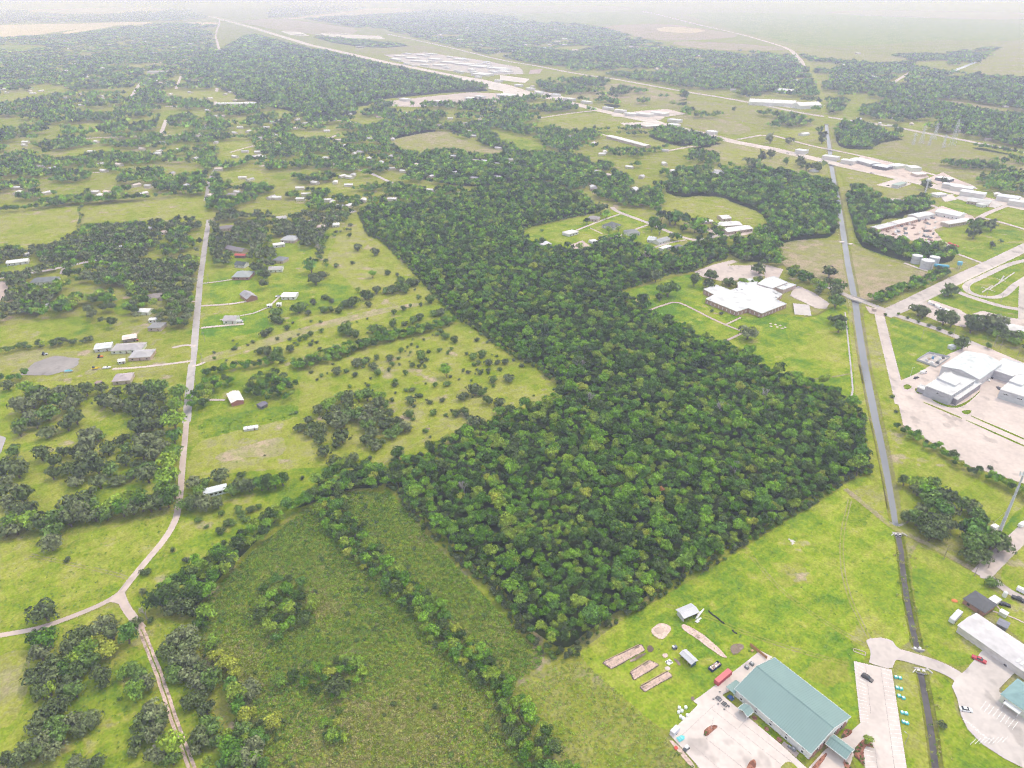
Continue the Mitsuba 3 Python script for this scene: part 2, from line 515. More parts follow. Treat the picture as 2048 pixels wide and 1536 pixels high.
field('pasture', 'mown strip pasture with a straw track', [(405, 690), (520, 660), (640, 625), (740, 590), (845, 568), (905, 630), (800, 662), (700, 692), (600, 735), (400, 760)], 0.44, 1.0, clear=False)
field('track', 'pale straw track across the strip pasture', [(400, 715), (520, 680), (640, 645), (740, 620), (840, 604), (850, 610), (740, 632), (640, 660), (520, 697), (400, 730)], 0.78, 1.0, 1.2)
field('pasture', 'tapering pasture at the forest corner', [(690, 435), (724, 440), (737, 471), (782, 503), (817, 536), (844, 565), (800, 578), (760, 592), (715, 585), (680, 545), (650, 520), (672, 480)], 0.56, 1.0, clear=False)
field('lawn', 'bright lawn behind the white-roofed shed', [(404, 640), (430, 628), (535, 618), (538, 660), (480, 672), (402, 680)], 0.14, 1.12)
field('lawn', 'lawn in front of the brick house', [(420, 565), (450, 558), (490, 560), (482, 590), (470, 606), (420, 612)], 0.16, 1.12)
field('lawn', 'green yard behind the houses', [(470, 560), (560, 545), (680, 560), (715, 600), (620, 610), (560, 590), (490, 600)], 0.30, 1.05, clear=False)
field('pasture', 'mown meadow with a bare pinkish patch beside the lane', [(388, 885), (450, 868), (540, 842), (600, 830), (640, 858), (620, 885), (660, 905), (660, 935), (560, 938), (480, 945), (400, 950), (378, 962), (372, 940)], 0.58, 1.0)
field('bare_patch', 'pinkish bare patch in the mown meadow', [(420, 915), (480, 893), (535, 880), (562, 872), (575, 890), (560, 915), (510, 912), (450, 925)], 0.86, 1.02, 3.0)
field('garden_ground', 'weedy garden plot below the white cottage', [(398, 842), (460, 828), (540, 815), (597, 806), (597, 835), (520, 850), (450, 868), (396, 882)], 0.20, 1.05, 1.0)
field('meadow', 'yellow-green meadow left of the lane fork', [(-60, 1095), (80, 1078), (200, 1062), (330, 1032), (357, 1020), (345, 1055), (305, 1105), (272, 1145), (236, 1184), (190, 1212), (120, 1240), (0, 1268), (-60, 1275)], 0.44, 1.06, clear=False)
field('meadow', 'grassy slope right of the lane fork', [(362, 1030), (430, 1025), (520, 995), (590, 985), (560, 1018), (500, 1058), (430, 1108), (380, 1148), (320, 1182), (285, 1235), (258, 1205), (250, 1186), (290, 1130), (340, 1068)], 0.36, 1.05, clear=False)
field('meadow', 'meadow of the oak grove', [(-60, 770), (120, 762), (368, 752), (372, 850), (360, 985), (300, 1010), (120, 1040), (-60, 1050)], 0.42, 1.04, clear=False)
field('meadow', 'grass among the oaks at the lower left', [(-80, 1285), (60, 1264), (150, 1238), (232, 1208), (262, 1235), (300, 1310), (345, 1440), (395, 1600), (-120, 1600)], 0.40, 1.04, clear=False)
field('furrows', 'pale old furrows at the lower left edge', [(-40, 1330), (20, 1300), (60, 1300), (58, 1350), (50, 1400), (30, 1450), (-50, 1470)], 0.66, 1.0, 2.0)
field('verge', 'grassy strip right of the two-track lane', [(275, 1245), (330, 1232), (382, 1262), (350, 1300), (400, 1375), (430, 1430), (470, 1490), (470, 1600), (400, 1600), (350, 1440), (300, 1300)], 0.38, 1.03, clear=False)
field('scrub_ground', 'olive scrubland', [(640, 1000), (700, 985), (765, 985), (800, 1015), (870, 1090), (940, 1165), (1012, 1240), (1050, 1285), (1097, 1318), (1030, 1368), (1022, 1400), (1090, 1540), (1110, 1610), (420, 1610), (465, 1480), (470, 1400), (392, 1300), (395, 1225), (470, 1140), (545, 1070)], 0.5, 1.05)
field('scrub_ground', 'bright green strip along the forest edge', [(762, 975), (782, 985), (830, 1045), (880, 1100), (940, 1160), (1010, 1240), (1055, 1290), (1040, 1295), (985, 1240), (910, 1160), (850, 1095), (800, 1035)], 0.30, 1.15, 1.6)
field('meadow', 'tall olive grass field at the bottom', [(1026, 1372), (1090, 1335), (1148, 1316), (1185, 1335), (1250, 1392), (1320, 1458), (1350, 1500), (1410, 1600), (1120, 1600), (1070, 1500), (1028, 1405)], 0.55, 0.88, 0.8)
field('meadow', 'large bright mown meadow beside the ditch', [(1150, 1314), (1186, 1282), (1250, 1238), (1337, 1188), (1400, 1150), (1500, 1088), (1575, 1040), (1668, 988), (1690, 965), (1740, 950), (1765, 990), (1786, 1045), (1796, 1085), (1800, 1140), (1812, 1210), (1826, 1280), (1790, 1300), (1708, 1322), (1722, 1447), (1690, 1474), (1640, 1440), (1548, 1313), (1430, 1395), (1338, 1468), (1300, 1440)], 0.36, 1.16, 0.8)
for d, l, pts in [(0.52, 'worn pinkish', [(1545, 1140), (1590, 1120), (1625, 1140), (1610, 1170), (1570, 1180)]), (0.26, 'lush', [(1690, 1000), (1730, 990), (1750, 1020), (1720, 1060), (1690, 1050)]),
                  (0.54, 'worn brownish', [(1650, 1330), (1700, 1310), (1705, 1340), (1690, 1370), (1640, 1370), (1600, 1330)]), (0.58, 'strawy', [(1735, 960), (1760, 985), (1782, 1040), (1760, 1040), (1700, 985)]),
                  (0.52, 'trampled', [(1700, 1270), (1740, 1255), (1775, 1265), (1760, 1290), (1712, 1300)])]:
    field('worn_patch', f'{l} patch in the bright meadow', pts, d, 1.0, 7.0)
field('school_lawn', 'bright lawn in front of the school', [(1240, 588), (1300, 568), (1386, 545), (1410, 560), (1405, 600), (1500, 640), (1560, 625), (1620, 640), (1690, 600), (1700, 640), (1712, 760), (1712, 812), (1673, 796), (1611, 768), (1534, 744), (1486, 711), (1449, 694), (1399, 679), (1311, 629), (1260, 600)], 0.20, 1.10)
field('school_lawn', 'paler worn lawn towards the canal', [(1560, 640), (1640, 640), (1690, 690), (1700, 740), (1660, 740), (1600, 720)], 0.34, 1.08, 3.0)
field('canal_verge', 'straw verge left of the canal', [(1700, 600), (1710, 640), (1722, 730), (1735, 800), (1752, 880), (1765, 950), (1780, 1030), (1760, 1010), (1740, 960), (1738, 880), (1712, 815), (1708, 740), (1696, 640)], 0.50, 1.02, 1.0)
field('canal_verge', 'straw verge right of the canal', [(1724, 620), (1752, 640), (1770, 700), (1790, 780), (1800, 840), (1790, 856), (1800, 900), (1795, 960), (1798, 1050), (1785, 985), (1770, 900), (1752, 820), (1736, 730)], 0.54, 1.0, 1.0)
field('meadow', 'green field beside the long pale drive', [(1775, 634), (1800, 640), (1870, 668), (1945, 690), (1890, 712), (1850, 740), (1826, 752), (1803, 760), (1790, 720)], 0.22, 1.05)
field('meadow', 'rough grass between the canal and the hedge', [(1790, 862), (1850, 895), (1920, 940), (2000, 985), (2100, 1040), (2048, 1060), (1995, 1075), (1920, 1085), (1860, 1070), (1800, 1046), (1802, 960)], 0.46, 1.02, clear=False)
field('lawn', 'lawn right of the lower ditch', [(1815, 1080), (1900, 1120), (1965, 1155), (1985, 1180), (1930, 1225), (1975, 1292), (1930, 1340), (1850, 1310), (1835, 1240)], 0.30, 1.08)
field('lawn', 'grass between the parking bays and the ditch', [(1782, 1345), (1840, 1345), (1850, 1400), (1870, 1536), (1880, 1610), (1820, 1610), (1800, 1450)], 0.44, 1.0)
field('lawn', 'bright grass between the ditch and the church lot', [(1852, 1345), (1905, 1360), (1905, 1400), (1920, 1440), (1975, 1500), (2060, 1545), (2100, 1600), (1900, 1610), (1870, 1460)], 0.26, 1.08)
field('lawn', 'lawns behind the long white building', [(1960, 1165), (2000, 1190), (2100, 1240), (2100, 1330), (2040, 1280), (1985, 1230)], 0.30, 1.05)
field('lawn', 'grass beside the mast', [(1995, 1075), (2040, 1010), (2110, 1000), (2110, 1060), (2048, 1075), (2000, 1110)], 0.18, 1.05)
field('lawn', 'grass right of the side street', [(1990, 1150), (2048, 1085), (2110, 1060), (2110, 1190), (2040, 1195)], 0.28, 1.05)
field('meadow', 'olive meadow on both sides of the canal', [(1555, 490), (1600, 478), (1665, 482), (1690, 478), (1715, 492), (1745, 505), (1800, 525), (1865, 550), (1850, 565), (1790, 585), (1748, 605), (1710, 598), (1660, 575), (1620, 560), (1580, 545), (1560, 520)], 0.84, 0.9)
field('meadow', 'strip along the upper canal', [(1664, 345), (1682, 350), (1690, 390), (1700, 440), (1712, 492), (1690, 480), (1680, 420), (1672, 380)], 0.62, 0.95)
field('meadow', 'green field behind the industrial yard', [(1870, 410), (1905, 395), (1960, 408), (1985, 418), (1955, 432), (1900, 420)], 0.34, 1.0)
field('meadow', 'grass around the industrial yard and the arterial road', [(1870, 462), (1950, 450), (2048, 465), (2110, 470), (2110, 490), (2000, 512), (1965, 527), (1900, 505), (1880, 480)], 0.34, 1.0)
field('meadow', 'square field beyond the industrial yard', [(1965, 428), (2010, 410), (2110, 425), (2110, 470), (2040, 455), (1975, 438)], 0.36, 0.98)
field('meadow', 'grass of the looped drive', [(1835, 612), (1900, 575), (2048, 505), (2110, 500), (2110, 625), (2040, 630), (1960, 615), (1880, 600)], 0.34, 1.0)
field('meadow', 'grass verge of the hedged field', [(1800, 640), (1830, 622), (1890, 600), (1960, 618), (2040, 635), (2110, 650), (2110, 720), (2048, 700), (1940, 672), (1860, 650)], 0.36, 1.0)
field('lawn', 'cleared lots of the hamlet beside the forest', [(1046, 462), (1149, 436), (1215, 422), (1240, 418), (1300, 440), (1345, 462), (1372, 480), (1345, 495), (1300, 505), (1270, 492), (1236, 474), (1199, 482), (1174, 499), (1119, 499), (1074, 489), (1046, 480)], 0.36, 1.04)
field('meadow', 'olive meadow behind the white ranch', [(1320, 415), (1360, 398), (1410, 392), (1450, 395), (1470, 410), (1525, 425), (1530, 450), (1480, 440), (1440, 460), (1400, 470), (1360, 450), (1325, 432)], 0.55, 0.98)

# mid-distance and far clearings
FAR_FIELDS = [
    (0.46, 1.0, [(-80, 440), (0, 432), (90, 420), (165, 412), (160, 455), (120, 490), (60, 505), (0, 500), (-80, 520)]),
    (0.40, 1.0, [(172, 412), (300, 402), (415, 392), (415, 440), (350, 445), (260, 455), (165, 462)]),
    (0.30, 1.0, [(-40, 660), (60, 645), (180, 630), (185, 655), (120, 690), (-40, 700)]),
    (0.48, 0.98, [(-60, 735), (60, 705), (190, 695), (310, 690), (385, 682), (378, 745), (240, 752), (60, 765), (-60, 770)]),
    (0.20, 1.08, [(230, 600), (268, 597), (265, 628), (228, 632)]),
    (0.42, 1.0, [(0, 525), (60, 520), (100, 530), (60, 545), (0, 552)]),
    (0.66, 0.95, [(770, 282), (850, 265), (890, 262), (905, 275), (1000, 302), (1015, 315), (960, 318), (890, 305), (840, 312), (800, 305)]),
    (0.36, 1.0, [(970, 255), (1030, 270), (1095, 290), (1080, 300), (1010, 290)]),
    (0.34, 1.0, [(1024, 275), (1070, 283), (1095, 295), (1060, 302), (1024, 300)]),
    (0.5, 0.98, [(1075, 235), (1180, 222), (1270, 240), (1260, 262), (1200, 262), (1140, 268), (1090, 250)]),
    (0.5, 1.0, [(1200, 265), (1290, 285), (1390, 297), (1370, 303), (1280, 292), (1210, 278)]),
    (0.72, 0.95, [(1110, 190), (1180, 175), (1240, 165), (1300, 175), (1360, 190), (1380, 200), (1270, 205), (1200, 205)]),
    (0.68, 0.92, [(1320, 237), (1400, 228), (1470, 245), (1510, 258), (1470, 272), (1400, 260)]),
    (0.6, 0.9, [(1230, 205), (1400, 200), (1500, 215), (1640, 240), (1600, 255), (1530, 255), (1480, 240), (1380, 222)]),
    (0.5, 1.0, [(1540, 262), (1650, 245), (1655, 290), (1600, 280)]),
    (0.66, 1.0, [(1380, 298), (1470, 290), (1560, 305), (1640, 325), (1660, 340), (1640, 360), (1560, 340), (1470, 330), (1440, 318)]),
    (0.62, 1.0, [(1400, 295), (1480, 282), (1600, 318), (1500, 310)]),
    (0.56, 0.95, [(1680, 338), (1750, 350), (1800, 365), (1870, 385), (1850, 400), (1790, 395), (1730, 375), (1690, 365)]),
    (0.6, 0.88, [(1740, 290), (1830, 275), (1930, 295), (2048, 315), (2110, 330), (2110, 350), (1990, 350), (1940, 362), (1850, 335), (1760, 315)]),
    (0.55, 0.95, [(1480, 65), (1600, 95), (1760, 110), (1830, 120), (1790, 132), (1700, 125), (1620, 118), (1540, 95)]),
    (0.9, 0.95, [(1195, 52), (1330, 47), (1440, 62), (1490, 73), (1400, 80), (1310, 82), (1240, 65)]),
    (0.85, 0.95, [(1330, 85), (1400, 82), (1540, 92), (1600, 100), (1500, 102), (1400, 98)]),
    (0.30, 1.0, [(1030, 28), (1270, 25), (1340, 45), (1200, 50), (1100, 48), (1024, 42)]),
    (0.26, 1.0, [(1360, 25), (1500, 25), (1760, 32), (2048, 45), (2100, 70), (2000, 85), (1880, 78), (1760, 90), (1640, 95), (1560, 82), (1430, 50)]),
    (0.95, 1.0, [(1640, 23), (1800, 20), (2048, 25), (2110, 32), (2048, 40), (1850, 36), (1700, 30)]),
    (0.8, 1.0, [(880, 20), (1000, 12), (1200, 10), (1290, 18), (1150, 26), (960, 26)]),
    (0.62, 0.95, [(2010, 85), (2048, 80), (2110, 80), (2110, 165), (2048, 160), (1940, 148), (1955, 130), (1980, 110)]),
    (0.7, 0.92, [(1830, 205), (1900, 200), (1980, 212), (2048, 225), (2110, 235), (2048, 240), (1960, 228)]),
    (0.4, 0.98, [(1820, 125), (1900, 120), (1890, 132), (1830, 135)]),
    (0.35, 0.98, [(1680, 210), (1730, 208), (1720, 232), (1690, 235)]),
    (0.42, 0.98, [(1790, 250), (1850, 240), (1900, 250), (1850, 262)]),
    (0.85, 0.95, [(470, 42), (560, 36), (660, 50), (720, 58), (700, 72), (600, 66), (530, 55)]),
    (0.62, 0.9, [(690, 98), (780, 95), (850, 90), (920, 108), (860, 112), (760, 112)]),
    (0.34, 1.0, [(300, 222), (430, 222), (420, 236), (300, 242)]),
    (0.38, 1.0, [(130, 252), (200, 243), (215, 262), (120, 265)]),
    (0.38, 1.0, [(-40, 252), (70, 246), (60, 262), (-40, 275)]),
    (0.36, 1.0, [(130, 300), (220, 290), (245, 308), (140, 318)]),
    (0.42, 1.0, [(-40, 200), (60, 180), (135, 172), (120, 190), (60, 208), (-40, 215)]),
    (0.40, 1.0, [(400, 288), (512, 278), (500, 296), (430, 305)]),
    (0.42, 1.0, [(440, 300), (520, 292), (500, 320), (470, 335), (430, 330)]),
    (0.5, 1.0, [(560, 265), (640, 260), (670, 272), (600, 285)]),
    (0.42, 1.0, [(512, 224), (590, 222), (592, 232), (512, 236)]),
    (0.42, 1.0, [(705, 215), (740, 210), (760, 222), (720, 232)]),
    (0.46, 1.0, [(770, 222), (900, 218), (905, 230), (800, 232)]),
    (0.44, 1.0, [(700, 245), (760, 238), (770, 250), (720, 258)]),
    (0.42, 1.0, [(430, 345), (520, 335), (530, 365), (450, 380)]),
    (0.40, 1.0, [(620, 370), (720, 360), (760, 375), (640, 392)]),
    (0.40, 1.0, [(800, 365), (900, 372), (940, 380), (860, 385), (800, 378)]),
    (0.5, 1.0, [(250, 130), (330, 128), (340, 136), (260, 140)]),
    (0.5, 1.0, [(330, 185), (440, 180), (500, 200), (340, 208)]),
    (0.45, 1.0, [(1040, 210), (1100, 200), (1110, 215), (1050, 222)]),
    (0.45, 1.0, [(1100, 95), (1180, 90), (1190, 100), (1110, 105)]),
    (0.30, 1.0, [(-40, 95), (40, 88), (100, 95), (30, 105)]),
    (0.36, 1.0, [(430, 240), (512, 232), (520, 244), (440, 252)]),
]
for dry, lum, pts in FAR_FIELDS:
    field('field', 'open field between the woods', pts, dry + 0.08, lum * 0.97, 0.8)
for pts in [[(-60, 52), (80, 48), (170, 47), (290, 43), (320, 48), (200, 52), (100, 66), (30, 76), (-60, 78)], [(108, 69), (185, 52), (240, 50), (180, 61), (130, 68)], [(355, 46), (440, 44), (430, 50), (360, 50)]]:
    field('bare_ground', 'pale bare flats on the left horizon', pts, 1.1, 1.6, 0.5)
for pts in [[(540, 40), (600, 34), (760, 14), (880, 22), (760, 30)], [(1340, 52), (1420, 60), (1380, 68), (1300, 60)], [(0, 20), (300, 14), (380, 22), (120, 34)]]:
    field('bare_ground', 'pale stubble field near the horizon', pts, 1.05, 1.4, 0.5)

field('canal_verge', 'pale green canal strip running on towards the horizon', [(1606, 118), (1616, 118), (1640, 165), (1650, 195), (1660, 240), (1648, 240), (1632, 185), (1618, 150)], 0.5, 1.0, 0.5)
struct('canal_water', sheet(band([(1613, 122), (1630, 155), (1640, 178), (1648, 205), (1653, 236)], 7, 1), 0.145, 'water_material', (0.2, 1.2)), 'far end of the straight drainage canal')
struct('canal_water', sheet(band([(1893, 147), (1925, 135), (1952, 124)], 16, 1), 0.146, 'water_material', (0.2, 2.2)), 'bright reach of a side canal in the upper right distance')
# ---- roads
ROAD_Z = [0.13]


def road(name, label, pts, width, tint=0.5, lum=1.0, mat='paving_material', smooth=2, clear=1.5):
    p = band(pts, width, smooth)
    ROAD_Z[0] += 0.002
    struct(name, sheet(p, ROAD_Z[0], mat, (tint, lum)), label)
    NOTREE.append(p.buffer(clear))
    HARD.append(p.buffer(clear))
    return p


road('road', 'narrow pale paved road between the pastures', [(418, 440), (412, 475), (406, 520), (400, 560), (397, 600), (393, 640), (389, 690), (384, 730), (380, 768), (375, 820), (373, 845)], 5.6, 0.36, 0.95)
road('road', 'the same road running on through the far trees', [(404, 420), (413, 395), (418, 360), (431, 338)], 5.0, 0.4, 0.95)
road('dirt_lane', 'pale dirt lane curving down to the fork', [(373, 843), (369, 890), (365, 930), (361, 985), (357, 1012), (354, 1032), (344, 1056), (325, 1085), (298, 1116), (268, 1152), (240, 1188)], 3.6, 0.92, 1.08)
road('dirt_lane', 'pale dirt lane leaving the fork to the left', [(246, 1182), (222, 1199), (190, 1215), (150, 1231), (100, 1250), (60, 1261), (0, 1271), (-70, 1283)], 2.9, 0.92, 1.02)
road('dirt_lane', 'short pale lane right below the fork', [(240, 1186), (249, 1212), (268, 1238), (284, 1258)], 3.9, 0.92, 1.08)
F = poly_px([(214, 1204), (236, 1186), (250, 1176), (247, 1196), (258, 1222), (247, 1216), (234, 1206)], 1)
struct('dirt_lane', sheet(F, 0.19, 'paving_material', (0.92, 1.1)), 'pale worn triangle where the dirt lanes meet')
for off in (-0.85, 0.85):
    c = np.array([(276, 1246), (295, 1290), (315, 1340), (335, 1400), (352, 1450), (368, 1495), (385, 1540), (402, 1600)])
    L = LineString(smooth_line(plan(c), 2)).parallel_offset(abs(off), 'left' if off > 0 else 'right')
    struct('wheel_track', sheet(ragged(L.buffer(0.62), 0.3, 1.5), 0.17, 'dirt_material', (0.62, 1.05)), 'wheel track of the two-track lane')
L = LineString(plan([(276, 1246), (295, 1290), (315, 1340), (335, 1400), (352, 1450), (368, 1495), (385, 1540), (402, 1600)]))
NOTREE.append(L.buffer(2.2)), HARD.append(L.buffer(2.2))
road('road', 'pale cross road at the left edge', [(-60, 566), (0, 556), (50, 548), (100, 540), (130, 533), (200, 519), (218, 515)], 6.0, 0.6, 1.0)
road('road', 'short road to the hip-roofed house', [(560, 436), (577, 451), (620, 441), (690, 428), (712, 422)], 5.5, 0.6, 0.95)
road('road', 'street along the far side of the forest', [(1066, 356), (1100, 349), (1140, 340), (1190, 333)], 6.0, 0.6, 0.95)
road('road', 'street among the houses beyond the forest', [(640, 322), (735, 343), (760, 355), (785, 366), (812, 378), (880, 380)], 6.0, 0.55, 0.95)
road('road', 'curved street of the hamlet', [(1224, 414), (1230, 421), (1252, 430), (1300, 447), (1340, 465), (1375, 478), (1400, 481), (1422, 475), (1446, 468)], 6.5, 0.7, 1.0)
road('driveway', 'pale driveway into the white ranch', [(1410, 455), (1425, 464), (1450, 472), (1495, 468), (1500, 458)], 9.0, 0.85, 1.0)
for pts, w in [([(1240, 428), (1200, 442), (1150, 462)], 3.5), ([(1295, 450), (1262, 462), (1235, 474), (1215, 470)], 3.5), ([(1372, 480), (1345, 484), (1310, 494), (1280, 508)], 3.5), ([(1345, 466), (1390, 482), (1402, 490)], 3.0), ([(1180, 456), (1205, 468)], 2.0),
               ([(402, 612), (440, 610), (480, 606), (512, 597)], 3.5), ([(402, 656), (440, 652), (488, 648)], 3.6), ([(392, 692), (370, 690), (345, 696)], 3.0), ([(385, 722), (340, 728), (270, 736), (225, 738)], 3.0), ([(395, 603), (375, 604)], 3.0), ([(405, 567), (440, 563), (470, 558)], 2.5),
               ([(384, 733), (398, 730), (410, 724)], 3.0), ([(376, 802), (400, 800), (450, 800)], 2.6), ([(440, 640), (530, 622), (560, 592)], 2.0), ([(130, 533), (122, 548)], 3.5)]:
    road('driveway', 'pale driveway to a house', pts, w, 0.75, 1.05, smooth=1)
road('road', 'wide concrete arterial road', [(2110, 466), (2048, 496), (1990, 524), (1930, 552), (1880, 576), (1830, 601), (1795, 618), (1766, 630)], 15.0, 0.62, 1.03, smooth=0)
road('road', 'pale road over the canal bridge', [(1640, 568), (1662, 576), (1690, 590), (1725, 603), (1775, 622)], 7.0, 0.62, 0.98, smooth=1)
road('road', 'road along the hedge right of the junction', [(1770, 624), (1820, 640), (1880, 660), (1940, 685), (1990, 706), (2048, 731), (2110, 755)], 7.5, 0.58, 0.98)
road('driveway', 'long pale drive beside the canal', [(1757, 622), (1766, 662), (1776, 702), (1786, 742), (1796, 782), (1802, 810)], 8.0, 0.72, 1.05, smooth=1)
road('sidewalk', 'sidewalk beside the arterial road', [(1802, 621), (1850, 600), (1883, 584)], 1.6, 0.7, 1.15, smooth=0)
road('sidewalk', 'sidewalk between the arterial road and the loop', [(1902, 575), (1987, 534), (2060, 500)], 1.6, 0.7, 1.15, smooth=0)
road('loop_drive', 'looped concrete drive', [(2060, 519), (2018, 528), (1981, 546), (1951, 560), (1932, 569), (1932, 581), (1951, 591), (1981, 596), (2003, 593), (2016, 584), (2028, 571), (2060, 552)], 6.5, 0.62, 1.02)
road('loop_drive', 'outer drive below the loop', [(1910, 582), (1935, 592), (1966, 602), (1996, 611), (2022, 617), (2060, 620)], 7.5, 0.65, 1.02, smooth=1)
road('loop_drive', 'short drive at the right edge', [(2044, 640), (2044, 600), (2046, 560)], 6, 0.65, 1.02, smooth=1)
for pts in [[(1979, 579), (2029, 545)], [(1962, 574), (1990, 583)], [(1964, 585), (1985, 571)], [(1992, 557), (2012, 563)], [(1997, 568), (2008, 552)]]:
    road('sidewalk', 'thin concrete path inside the loop', pts, 1.3, 0.6, 1.0, smooth=0)
road('track', 'grassy tan track over the culvert', [(1690, 978), (1740, 1018), (1785, 1056), (1820, 1072), (1870, 1096), (1920, 1124), (1965, 1150)], 3.4, 0.8, 0.95, 'grass_material')
road('road', 'pale side street near the mast', [(1960, 1152), (1990, 1122), (2020, 1092), (2048, 1066), (2110, 1010)], 8.0, 0.78, 1.02, smooth=1)
road('driveway', 'drive past the dark-roofed house', [(1960, 1150), (1985, 1158), (2005, 1176), (2040, 1196), (2110, 1225)], 4.5, 0.7, 1.0)
road('road', 'lane over the second culvert to the church lot', [(1760, 1306), (1795, 1308), (1830, 1318), (1870, 1330), (1905, 1346), (1925, 1362)], 6.4, 0.62, 1.02)
road('highway', 'pale divided highway crossing the distance', [(380, 26), (430, 35), (512, 57), (560, 72), (620, 90), (700, 108), (760, 122), (830, 136), (900, 150), (960, 160), (1010, 171), (1070, 190), (1130, 203), (1200, 221), (1300, 243), (1390, 264), (1470, 284), (1540, 297), (1600, 311), (1640, 320), (1690, 332), (1750, 345), (1800, 356), (1850, 368), (1900, 381), (1960, 397), (2048, 416), (2120, 432)], [60, 58, 55, 50, 46, 42, 40, 38, 36, 34, 33, 32, 31, 30, 30, 29, 28, 28, 27, 27, 27, 27, 27, 26, 26, 26, 26, 26], 0.72, 1.15, smooth=0, clear=8)
road('road', 'frontage road beside the highway', [(1475, 279), (1536, 268), (1586, 282), (1636, 295), (1690, 305), (1722, 312), (1760, 320), (1850, 345), (1935, 367), (1950, 378)], 8.0, 0.72, 1.1, smooth=1)
road('road', 'long straight road towards the horizon', [(775, 68), (850, 84), (930, 102), (1000, 120), (1075, 132), (1150, 147), (1230, 158), (1300, 171), (1380, 185), (1450, 196), (1536, 212), (1600, 226), (1700, 241), (1780, 252), (1850, 266), (1920, 279), (1980, 291), (2048, 304), (2120, 318)], 15.0, 0.6, 1.0, smooth=1, clear=5)
road('road', 'far straight road at the upper right', [(1285, 22), (1320, 30), (1400, 50), (1480, 68), (1540, 85), (1580, 98), (1596, 115), (1612, 135)], 22.0, 0.8, 1.1, smooth=1, clear=10)
road('road', 'far road at the upper left', [(438, 36), (440, 45), (433, 62), (431, 74), (436, 90), (440, 106)], 14.0, 0.8, 1.1, smooth=1, clear=8)
for pts, w in [([(282, 164), (270, 182), (257, 202)], 9), ([(362, 152), (352, 178)], 8), ([(434, 176), (430, 210)], 9), ([(330, 213), (430, 210), (505, 203)], 9), ([(332, 240), (327, 255), (320, 272)], 8), ([(130, 279), (250, 273), (320, 271), (425, 267)], 7),
               ([(290, 130), (340, 123), (400, 116)], 8), ([(1080, 236), (1130, 228), (1200, 220)], 8), ([(1785, 166), (1820, 145)], 12), ([(1330, 303), (1365, 296), (1392, 292)], 7), ([(1200, 268), (1290, 290)], 6),
               ([(640, 243), (700, 240), (735, 257)], 7), ([(600, 282), (660, 276), (675, 270)], 7), ([(1945, 445), (1965, 431), (2000, 416), (2025, 409)], 7), ([(1862, 410), (1900, 428), (1945, 440)], 6), ([(1958, 434), (2000, 444), (2060, 462)], 5.5), ([(1808, 526), (1840, 538), (1868, 546)], 4),
               ([(1860, 488), (1915, 508), (1968, 528)], 4), ([(1755, 405), (1790, 396), (1825, 405)], 5), ([(130, 345), (200, 345)], 5), ([(460, 305), (512, 290), (560, 282)], 5), ([(25, 320), (75, 322)], 5), ([(1700, 330), (1725, 313)], 7), ([(520, 333), (570, 322)], 6)]:
    road('road', 'pale side road in the distance', pts, w, 0.72, 1.08, smooth=1, clear=7 if pts[0][1] < 360 else 2)
# school paths
for pts, w in [([(1296, 622), (1322, 612), (1352, 603), (1380, 615), (1420, 636), (1455, 652), (1482, 662)], 2.4), ([(1450, 650), (1466, 643), (1482, 635)], 2.0), ([(1442, 686), (1470, 674), (1486, 665)], 2.6)]:
    road('path', 'pinkish dirt path in front of the school', pts, w, 1.0, 0.98, smooth=1)
road('path', 'worn path from the forest edge to the canal fence', [(1600, 760), (1650, 757), (1700, 748)], 1.6, 0.7, 0.9, 'grass_material')
road('path', 'faint path along the canal fence', [(1690, 625), (1697, 690), (1704, 760), (1706, 790), (1690, 805)], 1.2, 0.5, 0.9)

# ---- paved lots
LOT_Z = [0.22]


def lot(name, label, pts, tint=0.6, lum=1.0, rough=0.0, soft=0, mat='paving_material'):
    p = poly_px(pts, soft)
    if rough:
        p = ragged(p, rough, 2.5)
    p = p.difference(CUT)
    LOT_Z[0] += 0.003
    struct(name, sheet(p, LOT_Z[0], mat, (tint, lum)), label)
    NOTREE.append(p.buffer(1)), HARD.append(p.buffer(1))
    return p


lot('paved_yard', 'huge pale concrete yard around the white warehouses', [(1792, 786), (1800, 762), (1832, 748), (1850, 738), (1898, 708), (1942, 690), (1968, 692), (2048, 728), (2120, 760), (2120, 1010), (2048, 968), (1980, 946), (1930, 930), (1880, 896), (1836, 868), (1806, 850), (1798, 815)], 0.78, 1.12, soft=0)
for pts in [[(1805, 772), (1815, 768), (1826, 775), (1812, 781)], [(1829, 775), (1850, 782), (1846, 790), (1831, 786)], [(1858, 794), (1900, 812), (1915, 812), (1940, 800), (1962, 780), (1958, 786), (1930, 812), (1905, 818), (1870, 806)],
            [(1920, 822), (1945, 820), (1940, 828), (1930, 830)], [(1845, 803), (1925, 836), (1924, 839), (1844, 805)], [(1930, 839), (2060, 896), (2060, 900), (1930, 841)], [(1941, 831), (2060, 882), (2060, 886), (1940, 833)]]:
    field('grass_island', 'grass island in the paved yard', pts, 0.42, 0.8, 0.3, z=0.30)
lot('parking_lot', 'pale school parking area behind the building', [(1388, 544), (1428, 529), (1466, 520), (1475, 524), (1440, 535), (1412, 545), (1448, 531), (1506, 531), (1530, 552), (1476, 561), (1440, 562), (1405, 554)], 0.78, 1.05)
lot('parking_lot', 'small pale court beside the big school tree', [(1525, 528), (1567, 539), (1558, 556), (1530, 556)], 0.82, 1.03)
lot('parking_lot', 'school drive and bus loop', [(1580, 592), (1586, 578), (1597, 572), (1628, 586), (1659, 607), (1652, 618), (1632, 617), (1610, 606)], 0.72, 1.06)
lot('court', 'grey hard court beside the school', [(1586, 607), (1618, 610), (1623, 632), (1589, 629)], 0.30, 1.25)
